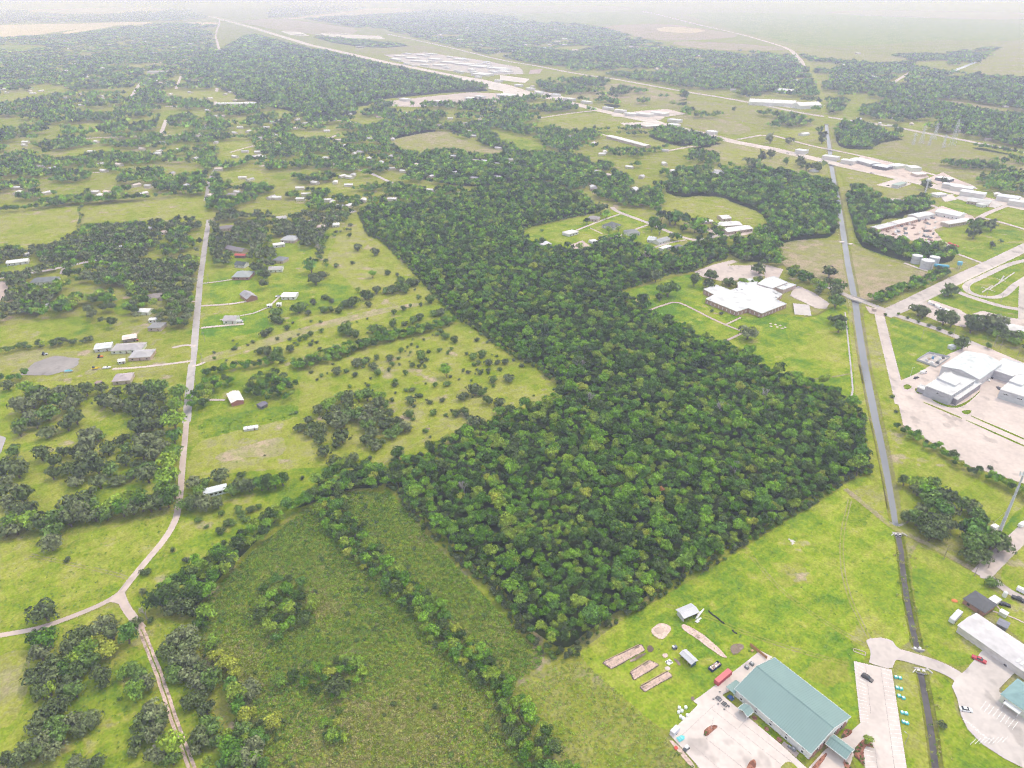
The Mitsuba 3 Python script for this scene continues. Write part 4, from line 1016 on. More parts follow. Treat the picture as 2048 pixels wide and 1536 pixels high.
# the left neighbourhood and everything else with a ridge: (name, label, category, ridge ends, width, wall height, rise, roof, wall, roof colour)
for row in [
    ('house', 'long low white-roofed building at the left edge above the cross road', (13, 522), (56, 517), 11, 3.0, 1.2, 'gable', WHITE, (0.64, 0.63, 0.62)), ('shed', 'small white shed above the long white-roofed building', (49, 508), (56, 505), 4, 2.4, 0.5, 'gable', WHITE, WHITE),
    ('house', 'long house with a dark grey-green hip roof below the cross road', (62, 556), (114, 552), 13, 3.0, 3.0, 'hip', CREAM, (0.17, 0.19, 0.185)), ('shed', 'grey roof half hidden by oaks at the left', (86, 612), (97, 606), 6, 2.8, 1.2, 'gable', TAN, GREY),
    ('house', 'tiny white cabin among the grove trees', (234, 492), (243, 491), 5, 2.6, 1, 'gable', WHITE, WHITE), ('shed', 'small white shed at the far edge of the grove', (295, 454), (304, 453), 5, 2.5, 1, 'gable', WHITE, WHITE), ('house', 'tan cabin at the far edge of the grove', (321, 461), (335, 460), 7, 2.8, 1.6, 'hip', TAN, TAN),
    ('house', 'brown-grey hip-roofed house beside the paved road bend', (436, 452), (467, 449), 11, 3.0, 2.6, 'hip', TAN, (0.22, 0.20, 0.20)), ('house', 'dark-roofed house above the red shed', (455, 490), (489, 497), 10, 3.0, 2.4, 'gable', TAN, (0.21, 0.19, 0.20)), ('shed', 'red-roofed shed beside the paved road', (471, 507), (491, 508), 6, 2.8, 1.0, 'gable', (0.22, 0.12, 0.10), RED),
    ('house', 'white house with a dark green gable roof below the red shed', (473, 522), (492, 524), 9, 3.0, 2.4, 'gable', WHITE, (0.08, 0.10, 0.095)), ('house', 'large house with a grey hip roof beside its sand driveway', (476, 541), (494, 541), 17, 3.0, 4.0, 'hip', BRICK, (0.33, 0.36, 0.365)),
    ('house', 'brick gabled house at the end of the curved driveway', (489, 580), (503, 590), 10, 3.2, 2.8, 'gable', BRICK, (0.34, 0.33, 0.34)), ('house', 'brown hip roof almost hidden by oaks left of the road', (300, 588), (316, 586), 12, 3.0, 2.6, 'hip', TAN, (0.26, 0.23, 0.21)), ('house', 'white bungalow in a gap of the grove', (280, 617), (301, 618), 8, 3.0, 1.4, 'gable', CREAM, WHITE),
    ('house', 'grey house beside the short upper road', (552, 433), (572, 431), 11, 3.0, 2, 'gable', CREAM, (0.45, 0.44, 0.44)), ('house', 'big grey hip-roofed house with a pale courtyard', (568, 470), (592, 471), 17, 3.2, 3.4, 'hip', (0.6, 0.5, 0.46), (0.40, 0.41, 0.42)), ('garage', 'white flat-roofed garage in front of the grey hip-roofed house', (546, 489), (568, 486), 8, 3.0, 0, 'flat', LGREY, (0.72, 0.70, 0.68)),
    ('house', 'dark blue-grey hip roof behind dense oaks', (555, 512), (566, 513), 12, 3.0, 2.8, 'hip', TAN, (0.20, 0.215, 0.24)), ('house', 'grey gabled house with a patio in the middle of the yards', (538, 533), (565, 532), 11, 2.9, 1.8, 'gable', CREAM, (0.40, 0.39, 0.37)), ('shed', 'long white-roofed shed with a truck beside it', (565, 587), (593, 587), 11, 3.0, 1.0, 'gable', WHITE, (0.74, 0.72, 0.76)),
    ('shed', 'small white shed left of two in the hedge corner', (534, 609), (543, 608), 4, 2.4, 0.5, 'gable', WHITE, WHITE), ('shed', 'small white shed right of two in the hedge corner', (554, 606), (562, 606), 4, 2.4, 0.5, 'gable', WHITE, WHITE), ('house', 'tan-roofed house behind trees at the upper road', (635, 449), (650, 449), 10, 3, 2, 'hip', TAN, (0.55, 0.46, 0.42)), ('house', 'white-roofed house at the end of the upper road', (664, 446), (678, 445), 9, 3, 1.5, 'gable', WHITE, WHITE),
    ('shed', 'cream open shed behind the farm house', (245, 673), (272, 669), 9, 3.2, 1.0, 'gable', BROWN, (0.72, 0.62, 0.56)), ('carport', 'long white carport left of the farm house', (190, 692), (223, 688), 11, 3.0, 0.6, 'gable', LGREY, (0.58, 0.60, 0.61)), ('house', 'upper grey-pink roof of the low farm house', (226, 690), (286, 687), 13, 3.0, 2.2, 'hip', CREAM, (0.40, 0.375, 0.385)),
    ('house', 'lower grey-pink roof of the low farm house', (262, 703), (304, 701), 14, 3.0, 2.2, 'hip', (0.5, 0.38, 0.33), (0.41, 0.40, 0.41)), ('shed', 'small white shed in front of the farm house', (236, 720), (249, 718), 5, 2.4, 0.5, 'gable', WHITE, WHITE), ('house', 'pink-grey roofed house below the red soil strip', (228, 751), (262, 748), 12, 3, 2, 'hip', TAN, (0.42, 0.36, 0.37)),
    ('house', 'dark grey hip-roofed house left of the paved road', (303, 645), (322, 645), 11, 3, 2.6, 'hip', TAN, (0.27, 0.27, 0.275)), ('shed', 'flat white shed above the dark grey hip roof', (298, 638), (313, 637), 5, 2.6, 0, 'flat', WHITE, WHITE), ('gazebo', 'little brown-roofed gazebo left of the pink-grey house', (192, 762), (199, 762), 3.5, 2.4, 1.0, 'hip', BROWN, (0.4, 0.3, 0.27)),
    ('house', 'cottage with a white metal roof and red wall under trees', (465, 782), (474, 800), 8, 3.0, 1.2, 'gable', (0.42, 0.19, 0.17), (0.74, 0.66, 0.62)), ('shed', 'dark purplish shed below the cottage trees', (517, 809), (530, 803), 5, 2.4, 0.8, 'gable', DGREY, (0.16, 0.15, 0.19)), ('trailer_home', 'low white tunnel in the weedy garden plot', (488, 855), (515, 851), 3.2, 1.8, 0.5, 'gable', WHITE, WHITE),
    ('house', 'tan house with a grey roof on the bright lawn', (449, 632), (474, 632), 11, 3, 2.0, 'gable', CREAM, (0.42, 0.39, 0.40)),
    # the hamlet
    ('house', 'greyish house at the top corner of the hamlet', (1178, 430), (1198, 432), 13, 3, 3, 'hip', TAN, (0.30, 0.28, 0.27)), ('house', 'large dark green hip-roofed house of the hamlet', (1215, 441), (1233, 445), 17, 3.2, 4.5, 'hip', CREAM, (0.13, 0.145, 0.135)), ('house', 'grey-green hip roof in the middle of the hamlet', (1252, 459), (1276, 457), 14, 3, 3.2, 'hip', CREAM, (0.22, 0.235, 0.23)),
    ('house', 'white and grey house with a steep metal roof', (1298, 472), (1312, 474), 12, 3.2, 2.6, 'gable', WHITE, (0.58, 0.60, 0.62)), ('house', 'grey-roofed wing beside the steep metal roof', (1312, 480), (1334, 473), 10, 3.0, 2.0, 'gable', WHITE, (0.34, 0.36, 0.38)), ('house', 'dark-roofed house near the forest corner of the hamlet', (1348, 492), (1366, 487), 11, 3, 2.6, 'hip', WHITE, (0.17, 0.18, 0.20)),
    ('shed', 'white open shed beside the dark-roofed hamlet house', (1322, 496), (1338, 490), 6, 2.6, 0.5, 'gable', WHITE, WHITE), ('house', 'small brown-grey house below the green hip roof', (1203, 473), (1219, 470), 9, 3, 2, 'hip', CREAM, (0.33, 0.31, 0.30)), ('shed', 'white shed beside the ridden arena', (1181, 481), (1191, 479), 7, 2.8, 0.5, 'gable', WHITE, WHITE), ('house', 'white house alone on the hamlet lawn', (1131, 464), (1150, 459), 11, 3.2, 1.5, 'hip', WHITE, (0.64, 0.63, 0.62)),
    ('house', 'low grey pavilion at the forest edge of the hamlet', (1080, 486), (1098, 483), 11, 2.6, 1, 'hip', LGREY, (0.55, 0.55, 0.56)), ('stable', 'near long white roof of the ranch', (1448, 458), (1498, 451), 15, 3.5, 1.6, 'gable', TAN, (0.64, 0.63, 0.62)), ('stable', 'middle long white roof of the ranch', (1430, 446), (1478, 443), 17, 3.5, 1.8, 'gable', TAN, (0.64, 0.63, 0.62)), ('stable', 'small far white roof of the ranch', (1440, 432), (1458, 431), 15, 3.5, 1.4, 'gable', TAN, (0.64, 0.63, 0.62)),
    ('stable', 'narrow open shelter at the left of the ranch', (1406, 441), (1424, 440), 8, 3, 0.6, 'gable', TAN, (0.66, 0.62, 0.58)),
    # the industrial yard
    ('shed', 'left rusty end of the long shed row in the industrial yard', (1749, 455), (1786, 446), 11, 4, 0.8, 'gable', (0.5, 0.34, 0.27), (0.55, 0.55, 0.57)), ('shed', 'right half of the long shed row in the industrial yard', (1788, 445), (1828, 435), 11, 4, 0.8, 'gable', (0.52, 0.37, 0.3), (0.62, 0.60, 0.58)), ('warehouse', 'white workshop at the back of the industrial yard', (1826, 430), (1860, 424), 14, 5, 1.2, 'gable', WHITE, (0.60, 0.61, 0.615)),
    ('warehouse', 'pale green-white hall of the industrial yard', (1878, 418), (1926, 427), 22, 5, 1.6, 'gable', WHITE, (0.66, 0.71, 0.70)), ('warehouse', 'long white roof at the front of the industrial yard', (1890, 445), (1937, 437), 11, 4, 0.9, 'gable', TAN, (0.60, 0.61, 0.615)), ('shop', 'grey-roofed shops at the highway turn', (1938, 397), (1982, 403), 24, 4, 0.9, 'gable', TAN, (0.48, 0.49, 0.49)), ('shop', 'small white building in front of the grey-roofed shops', (1958, 408), (1972, 407), 9, 3.5, 0, 'flat', WHITE, (0.62, 0.62, 0.63)),
    ('shop', 'pale building beside the distant mast', (1868, 388), (1888, 386), 12, 3.5, 0, 'flat', WHITE, (0.72, 0.72, 0.72)),
    # the highway strip
    ('shop', 'long white highway shop beside the canal bridge', (1711, 315), (1752, 326), 22, 5, 1, 'gable', GREY, (0.60, 0.61, 0.615)), ('shop', 'highway shop with a dark arcade', (1752, 328), (1780, 333), 20, 5, 0.8, 'gable', DGREY, (0.60, 0.63, 0.67)), ('shop', 'flat white shop behind the highway forecourt', (1784, 331), (1806, 328), 18, 4.5, 0, 'flat', CREAM, (0.62, 0.62, 0.63)), ('shop', 'white box of a shop on the highway', (1817, 333), (1838, 333), 20, 6, 0, 'flat', CREAM, (0.62, 0.62, 0.63)),
    ('shop', 'low pale shop at the end of the highway forecourt', (1828, 347), (1848, 346), 14, 4, 0, 'flat', TAN, (0.74, 0.72, 0.70)), ('shop', 'filling station with a dark canopy at the highway bend', (1876, 353), (1904, 358), 16, 4.5, 0, 'flat', DGREY, (0.70, 0.71, 0.71)), ('canopy', 'flat green canopy on the pale pad below the highway', (1790, 370), (1808, 364), 9, 4.5, 0, 'flat', LGREY, (0.33, 0.40, 0.37)), ('house', 'small white house among trees near the canal bridge', (1624, 338), (1634, 337), 10, 3, 1.6, 'gable', WHITE, WHITE),
    ('shed', 'long white building left of the highway', (1219, 270), (1296, 290), 15, 4.5, 1.2, 'gable', TAN, (0.64, 0.63, 0.62)), ('warehouse', 'white shop with a pale yard on the highway', (1288, 251), (1316, 249), 18, 4.5, 1.0, 'gable', TAN, (0.62, 0.62, 0.63)), ('greenhouse', 'longest white arched warehouse beyond the railway', (1500, 197), (1592, 201), 34, 8, 6, 'gable', WHITE, WHITE), ('greenhouse', 'right white arched warehouse beyond the railway', (1593, 205), (1636, 203), 34, 8, 6, 'gable', WHITE, WHITE), ('greenhouse', 'rear white arched warehouse beyond the railway', (1560, 176), (1588, 179), 28, 7, 5, 'gable', WHITE, WHITE),
    ('warehouse', 'low white building behind the roadside trees at the right edge', (1960, 632), (2010, 642), 13, 4.5, 0.8, 'gable', TAN, (0.64, 0.63, 0.62)), ('warehouse', 'white-roofed building cut by the right edge above the warehouses', (2010, 650), (2070, 662), 15, 4.5, 0.8, 'gable', TAN, (0.64, 0.63, 0.62)), ('house', 'dark grey house by the street beyond the forest', (1182, 372), (1196, 373), 11, 3, 2.6, 'hip', TAN, (0.24, 0.23, 0.23)), ('house', 'white-roofed house by the street beyond the forest', (1262, 376), (1278, 377), 11, 3, 1.6, 'gable', CREAM, WHITE), ('house', 'grey hip-roofed house among trees at the upper woodland', (1425, 342), (1448, 340), 15, 3, 3.4, 'hip', TAN, (0.42, 0.41, 0.43)),
    ('shed', 'white shed on the green field left of the upper canal', (1602, 266), (1615, 264), 12, 4, 1.6, 'gable', WHITE, WHITE),
]:
    name, label, p0, p1, W, h, rise, roof, wc, rc = row
    house(name, label, {'trailer_home': 'greenhouse', 'shed': 'shed', 'house': 'house'}.get(name, name), p0, p1, W, h, rise, roof, wc, rc)

# mobile home beside the lane
key, c, a, L = house('mobile_home', 'white and pale blue mobile home beside the dirt lane', 'mobile home', (407, 982), (452, 971), 5.2, 3.0, 0.5, 'gable', (0.70, 0.74, 0.80), (0.62, 0.65, 0.68), windows=False)
wall_windows(key, c, a, L, 5.2, 5, (-1,), 1.4, 1.2, 1.1)
part(key, 'deck', colored(put(box(-L * 0.42, -3.6, 0, 3.5, 2.0, 0.6), c[0], c[1], a), (0.42, 0.32, 0.26)))

# distant houses seen as pale roofs between the trees
DIST = [(200, 130), (236, 112), (246, 116), (150, 128), (204, 196), (60, 182), (301, 158), (310, 162), (322, 165), (400, 199), (390, 316), (105, 335), (80, 332), (183, 302), (238, 328), (215, 383), (490, 302), (470, 312), (485, 354), (500, 358), (360, 298), (371, 371), (415, 220), (368, 226), (450, 188), (460, 184), (52, 155), (66, 186),
        (82, 181), (758, 233), (590, 256), (550, 269), (522, 275), (654, 261), (687, 291), (630, 364), (600, 375), (697, 369), (706, 349), (684, 351), (782, 312), (737, 316), (762, 324), (783, 336), (832, 329), (862, 379), (995, 353), (807, 341), (720, 303), (527, 313), (516, 303), (197, 390), (286, 386), (462, 388), (554, 394), (612, 387),
        (727, 399), (784, 397), (914, 387), (682, 411), (697, 410), (1186, 286), (1331, 300), (1196, 342), (1344, 341), (1186, 373), (1269, 377), (1436, 341), (1204, 307), (1329, 326), (1259, 333), (1064, 172), (1029, 103), (1229, 122), (1216, 146), (1171, 136), (1316, 95), (1279, 125), (1126, 112), (1304, 112), (1823, 247), (1781, 251),
        (1718, 237), (1768, 233), (1847, 228), (1961, 233), (1988, 238), (1976, 278), (1931, 175), (1883, 177), (1716, 178), (1688, 181), (1733, 173), (1736, 146), (1786, 165), (1771, 176), (1716, 107), (2011, 213), (2023, 180), (1890, 240), (1760, 246), (1995, 388), (2010, 392), (1690, 130), (1620, 170), (1610, 185), (1560, 150), (1430, 150),
        (1400, 140), (1460, 160), (1380, 155), (1350, 140), (1500, 158), (1540, 165), (1250, 105), (1190, 108), (1150, 100), (1090, 96), (1050, 90), (1000, 98), (960, 90), (920, 80), (880, 70), (860, 62), (900, 58), (950, 66), (1020, 70), (1080, 72), (1130, 78), (840, 48), (800, 44), (760, 50), (720, 46), (680, 40), (640, 30), (700, 26),
        (130, 142), (170, 150), (110, 160), (30, 120), (80, 110), (140, 98), (220, 90), (290, 84), (350, 96), (310, 106), (270, 118), (380, 88), (260, 136), (340, 188), (380, 184), (420, 196), (470, 200), (520, 208), (560, 240), (610, 246), (700, 228), (840, 240), (900, 236), (960, 232), (1000, 222), (870, 226), (810, 226), (930, 246), (880, 250)]
TINTS = [((0.64, 0.63, 0.62), 'white'), ((0.66, 0.66, 0.67), 'pale grey'), ((0.45, 0.44, 0.44), 'grey'), ((0.62, 0.54, 0.48), 'tan'), ((0.33, 0.31, 0.31), 'dark grey'), ((0.5, 0.33, 0.28), 'reddish')]
r = np.random.default_rng(17)
ZONES = [([(0, 100), (130, 80), (370, 100), (400, 170), (500, 212), (740, 235), (760, 330), (700, 410), (430, 415), (0, 400)], 75), ([(880, 34), (1180, 54), (1330, 95), (1600, 118), (1640, 150), (1600, 215), (1300, 162), (1000, 112)], 50), ([(1660, 135), (1950, 150), (2048, 170), (2048, 298), (1850, 258), (1700, 232), (1650, 180)], 26), ([(760, 240), (1190, 225), (1330, 300), (1330, 360), (1060, 345), (830, 372)], 18)]
BUSY = ops.unary_union([g for g in NOTREE])
for z, n in ZONES:
    zp = Polygon(z)
    while n:
        px, py = r.uniform(zp.bounds[0], zp.bounds[2]), r.uniform(zp.bounds[1], zp.bounds[3])
        if zp.contains(Point(px, py)) and not (450 < px < 760 and py < 215) and not shapely.contains_xy(BUSY, *at(px, py)):
            DIST.append((px, py))
            n -= 1
FARH = []
for i, (px, py) in enumerate(DIST):
    m = m_px(px, py)
    L = float(np.clip(r.uniform(7, 11) * m, 12, 34))
    c = int(r.choice(6, p=[0.42, 0.22, 0.13, 0.12, 0.07, 0.04]))
    a = r.choice([0.08, 1.6, -0.5, 1.1]) + r.uniform(-0.1, 0.1)
    x, y = at(px, py, 3)
    key = thing('distant_house', 'x', 'house')
    W = L * r.uniform(0.5, 0.7)
    h = 3.2 if L < 20 else 4.5
    scene[key + '__wall'] = colored(put(gable_walls(L, W, h, W * 0.17), x, y, a), (0.62, 0.57, 0.50))
    scene[key + '__roof'] = colored(put(gable_roof(L, W, h, W * 0.17), x, y, a), TINTS[c][0])
    yard((x, y), L, W)
    FARH.append((key, px, py, TINTS[c][1], L))

# commercial blocks beyond the highway
r = np.random.default_rng(23)
MALL = Polygon([(770, 110), (850, 105), (960, 120), (1040, 135), (1048, 148), (980, 150), (900, 142), (820, 130)])
SMALL = []
while len(SMALL) < 34:
    px, py = r.uniform(770, 1048), r.uniform(104, 150)
    if MALL.contains(Point(px, py)):
        SMALL.append((px, py, r.uniform(16, 34), r.uniform(10, 18)))
SMALL += [(x + r.uniform(-4, 4), y + r.uniform(-2, 2), r.uniform(18, 32), r.uniform(11, 18)) for x, y in ((1080, 184), (1110, 190), (1140, 198), (1170, 205), (1215, 214), (1240, 222), (1265, 228), (1350, 248), (1060, 178), (1035, 170), (1000, 160), (960, 154), (1420, 262), (1600, 300), (1660, 312), (1700, 321), (1905, 372), (1925, 376), (1945, 384), (2015, 396), (2035, 402))]
for i, (px, py, L, W) in enumerate([(800, 112, 60, 30), (825, 116, 70, 26), (845, 110, 60, 26), (838, 122, 80, 30), (870, 118, 70, 28), (862, 108, 60, 26), (900, 124, 90, 40), (930, 128, 80, 40), (960, 132, 90, 50), (995, 136, 80, 40), (965, 148, 70, 45), (920, 118, 60, 30), (1010, 143, 60, 30), (790, 118, 50, 22), (815, 107, 50, 22), (880, 130, 60, 30),
                                    (1012, 190, 50, 30), (810, 198, 30, 16), (880, 203, 34, 14), (940, 196, 28, 14), (960, 193, 30, 16), (320, 143, 90, 16), (472, 207, 100, 18), (600, 68, 60, 30), (640, 70, 60, 30), (690, 68, 60, 30), (720, 94, 60, 20), (1290, 228, 40, 20), (1320, 226, 40, 20), (1350, 240, 30, 16)] + SMALL):
    x, y = at(px, py, 5)
    key = thing('commercial_building', 'x', 'building')
    a = -0.75 if px > 700 else 0.05
    scene[key + '__wall'] = colored(put(box(0, 0, -0.1, L, W, 6.1), x, y, a), (0.62, 0.60, 0.58))
    scene[key + '__roof'] = colored(put(box(0, 0, 6.02, L + 0.5, W + 0.5, 0.5), x, y, a), [(0.62, 0.62, 0.63), (0.7, 0.72, 0.74), (0.60, 0.62, 0.66)][i % 3])
    yard((x, y), L, W)
    FARH.append((key, px, py, ['white', 'pale grey', 'grey'][i % 3], L))

# ---------------------------------------------------------------- woods, hedges, scrub
CLEAR = ops.unary_union([g.buffer(0) for g in NOTREE])
SOLID = ops.unary_union([g.buffer(0) for g in HARD])


RINGS = [(0, 700, 6.6), (700, 1100, 7.6), (1100, 1700, 9.5), (1700, 2600, 14), (2600, 4200, 22), (4200, 7500, 38), (7500, 14000, 75), (14000, 30000, 150)]


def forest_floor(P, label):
    """Undergrowth and leaf litter, coloured dark to stand in for shade in canopy gaps."""
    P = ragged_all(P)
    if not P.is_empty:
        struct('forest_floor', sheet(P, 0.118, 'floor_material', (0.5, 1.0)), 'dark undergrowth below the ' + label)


def ragged_all(P):
    return ops.unary_union([ragged(g, 1.0, 3.0) for g in getattr(P, 'geoms', [P]) if g.area > 60]).difference(CLEAR)


def wood(key, label, pts, cover=1.0, clump=60.0, sp='forest', spacing=None, avoid=None, seed=0, scale=1.0, colors=None, soft=1):
    """Tree cover over an area: everywhere (cover 1) or in clumps of about `clump` metres that take `cover` of it."""
    P = poly_px(pts, soft).difference(CLEAR if avoid is None else avoid)
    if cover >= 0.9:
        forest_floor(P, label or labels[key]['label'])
    for i, (a, b, s) in enumerate(RINGS):
        s = (spacing or s) * scale
        ring = Point(0, 0).buffer(b, 64).difference(Point(0, 0).buffer(a, 64)) if a else Point(0, 0).buffer(b, 64)
        Q = P.intersection(ring)
        if Q.is_empty:
            continue
        p = fill(Q, s, seed=seed + i)
        if cover < 1 and len(p):
            v = meshkit.fbm(np.c_[p / clump, np.full(len(p), 0.3 + seed)], 3)
            p = p[v < np.quantile(v, cover)] if len(p) > 20 else p
        r = s * rng.uniform(0.50, 0.74, len(p))
        st = (0.85, 1.2) if s < 9 else (0.7, 1.0) if s < 15 else (0.45, 0.65) if s < 30 else (0.16, 0.24)
        scatter(key, p, r, sp, lift=0.55 if s < 15 else 0.1, stretch=st, colors=colors)
    if key not in labels:
        labels[key] = {'label': label, 'kind': 'stuff'}


F1 = [(718, 425), (740, 415), (860, 405), (940, 385), (1010, 372), (1080, 368), (1150, 388), (1190, 410), (1199, 429), (1149, 434), (1086, 449), (1046, 459), (1044, 481), (1074, 491), (1091, 499), (1119, 501), (1136, 504), (1174, 501), (1199, 484), (1236, 476), (1274, 496), (1306, 509), (1324, 511), (1374, 496), (1411, 484), (1449, 486), (1459, 504), (1449, 519), (1411, 531), (1386, 544), (1336, 551), (1274, 571), (1234, 586), (1244, 594), (1274, 609), (1311, 629), (1349, 651), (1386, 666), (1399, 679), (1449, 694), (1486, 711), (1534, 744), (1611, 768), (1673, 795), (1711, 813), (1733, 843), (1728, 893), (1741, 923), (1738, 943), (1721, 953), (1686, 963), (1666, 988), (1623, 1008), (1573, 1040), (1534, 1070), (1454, 1108), (1399, 1150), (1336, 1187), (1299, 1212), (1249, 1237), (1184, 1282), (1149, 1312), (1116, 1317), (1086, 1302), (1049, 1272), (1022, 1232), (987, 1184), (934, 1138), (874, 1078), (842, 1048), (812, 1018), (779, 975), (787, 923), (837, 918), (862, 903), (912, 880), (942, 868), (974, 850), (1012, 835), (1074, 815), (1131, 783), (1109, 766), (1079, 739), (1022, 709), (999, 694), (957, 664), (922, 641), (894, 616), (867, 589), (844, 563), (817, 534), (782, 501), (762, 481), (737, 471), (727, 449)]
FOREST = poly_px(F1, 0)
core = FOREST.buffer(-2.0)
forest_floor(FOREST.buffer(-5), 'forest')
p = fill(core, 4.15, seed=1)
d0 = np.hypot(p[:, 0], p[:, 1])
p = p[(d0 < 560) | (rng.random(len(p)) < 0.8)]
r = np.where(rng.random(len(p)) < 0.13, rng.uniform(3.4, 5.2, len(p)), rng.uniform(1.8, 3.3, len(p)))
hgt = 0.85 + 0.5 * (meshkit.fbm(np.c_[p / 22, np.zeros(len(p))], 2) - 0.5) + rng.uniform(-0.3, 0.42, len(p))
for sub, sp, cols in ((rng.random(len(p)) < 0.965, 'forest', None), (None, 'bright', None)):
    if sub is not None:
        keepF = sub
    q = keepF if sp == 'forest' else ~keepF
    for k in range(3):
        b = q & (np.digitize(hgt, [0.85, 1.15]) == k)
        scatter('forest', p[b], r[b], sp, lift=[0.75, 1.15, 1.55][k], colors=cols)
ring = FOREST.buffer(1.6).difference(FOREST.buffer(-4)).difference(CLEAR)
p = fill(ring, 2.7, seed=91, keep=0.8)
scatter('forest', p, rng.uniform(0.9, 2.3, len(p)), 'shrub', lift=0.1, stretch=(0.9, 1.8))
p = fill(ring, 5.0, seed=92, keep=0.4)
scatter('forest', p, rng.uniform(1.4, 2.6, len(p)), 'forest', lift=0.4, colors=[2, 4, 6])
labels['forest'] = {'label': 'dense mixed green forest filling the middle of the view', 'kind': 'stuff'}
NOFOREST = CLEAR.union(FOREST)

wood('far_forest', 'solid grey-green forest below the highway in the hazy distance', [(392, 108), (440, 104), (500, 66), (560, 84), (640, 102), (700, 116), (790, 138), (870, 154), (930, 168), (985, 181), (950, 184), (900, 185), (830, 192), (765, 198), (742, 206), (730, 216), (700, 236), (600, 236), (590, 223), (520, 211), (500, 203), (440, 178), (400, 150), (372, 130)], 1.0, seed=3)
wood('suburban_trees', 'tree cover between the houses of the left half', [(-100, 84), (120, 74), (300, 56), (432, 60), (437, 108), (372, 130), (400, 150), (440, 178), (500, 203), (520, 212), (590, 224), (600, 236), (700, 236), (730, 216), (760, 206), (1030, 203), (1080, 196), (1140, 212), (1230, 236), (1330, 258), (1400, 276), (1460, 292), (1440, 330), (1400, 345), (1370, 352), (1330, 370), (1320, 400), (1345, 425), (1300, 440), (1240, 412), (1205, 402), (1150, 383), (1080, 364), (1010, 368), (940, 381), (860, 401), (740, 411), (716, 422), (690, 436), (600, 425), (520, 440), (420, 420), (200, 408), (0, 425), (-100, 430)], 0.60, 48.0, avoid=NOFOREST, seed=4, scale=0.95)
wood('grove_trees', 'dark tree cover around the houses left of the paved road', [(-100, 520), (0, 500), (60, 508), (120, 492), (165, 462), (260, 455), (350, 447), (405, 446), (400, 520), (393, 570), (385, 655), (345, 662), (300, 660), (265, 650), (225, 660), (190, 650), (150, 632), (60, 640), (-100, 660)], 0.64, 32.0, 'oak', spacing=6.8, seed=5)
wood('grove_trees', '', [(-100, 520), (0, 500), (60, 508), (120, 492), (165, 462), (260, 455), (350, 447), (405, 446), (400, 520), (393, 570), (385, 655), (345, 662), (300, 660), (265, 650), (225, 660), (190, 650), (150, 632), (60, 640), (-100, 660)], 0.24, 22.0, 'forest', spacing=7.4, seed=15)
wood('grove_trees', '', [(-100, 520), (60, 512), (165, 470), (400, 460), (390, 640), (250, 640), (60, 632), (-100, 650)], 0.07, 14.0, 'bright', spacing=7.6, seed=16)
wood('grove_trees', '', [(424, 428), (520, 438), (600, 430), (660, 438), (716, 428), (690, 450), (650, 470), (640, 500), (600, 500), (560, 470), (530, 500), (480, 505), (470, 530), (424, 540)], 0.82, 35.0, 'oak', spacing=7.2, seed=6)
wood('grove_trees', '', [(500, 505), (548, 500), (552, 540), (530, 590), (505, 570), (480, 560)], 0.75, 30.0, 'oak', spacing=6.8, seed=7)
for k, (pts, cov) in enumerate([([(1345, 352), (1400, 346), (1450, 338), (1560, 375), (1660, 360), (1672, 395), (1676, 440), (1668, 476), (1610, 478), (1556, 490), (1540, 470), (1530, 430), (1470, 405), (1410, 390), (1360, 396), (1325, 382)], 1.0),
                                ([(1455, 505), (1475, 490), (1530, 455), (1558, 492), (1560, 524), (1530, 527), (1480, 520)], 0.95), ([(1545, 522), (1575, 522), (1620, 556), (1650, 575), (1640, 590), (1600, 575), (1560, 550)], 0.75),
                                ([(1690, 392), (1720, 378), (1760, 400), (1868, 398), (1866, 418), (1800, 438), (1748, 456), (1738, 472), (1790, 486), (1850, 496), (1905, 500), (1912, 518), (1880, 530), (1846, 525), (1800, 521), (1745, 503), (1716, 490), (1700, 430)], 1.0),
                                ([(1290, 268), (1340, 258), (1420, 280), (1475, 300), (1440, 308), (1400, 300), (1320, 285)], 1.0), ([(1670, 254), (1700, 250), (1780, 270), (1828, 286), (1800, 297), (1700, 300), (1672, 290)], 1.0), ([(1930, 288), (2080, 322), (2080, 334), (1990, 318)], 1.0),
                                ([(1935, 372), (2000, 346), (2090, 352), (2090, 408), (1990, 388)], 0.8), ([(812, 330), (880, 302), (960, 316), (1060, 306), (1170, 326), (1180, 345), (1060, 366), (950, 374), (880, 366), (815, 352)], 0.9),
                                ([(890, 258), (920, 255), (1010, 290), (1050, 310), (1020, 318), (1000, 300)], 1.0), ([(780, 275), (820, 262), (872, 258), (870, 265), (800, 283)], 1.0), ([(1050, 330), (1100, 322), (1200, 340), (1280, 370), (1210, 392), (1120, 372)], 0.6),
                                ([(1465, 330), (1550, 345), (1640, 362), (1560, 376), (1450, 338)], 0.8), ([(1320, 432), (1410, 470), (1480, 445), (1530, 455), (1475, 492), (1420, 485), (1370, 476), (1345, 462)], 0.35)]):
    wood('woodland', 'grey-green woodland beyond the forest and along the canal', pts, cov, 35.0, avoid=NOFOREST, seed=20 + k)
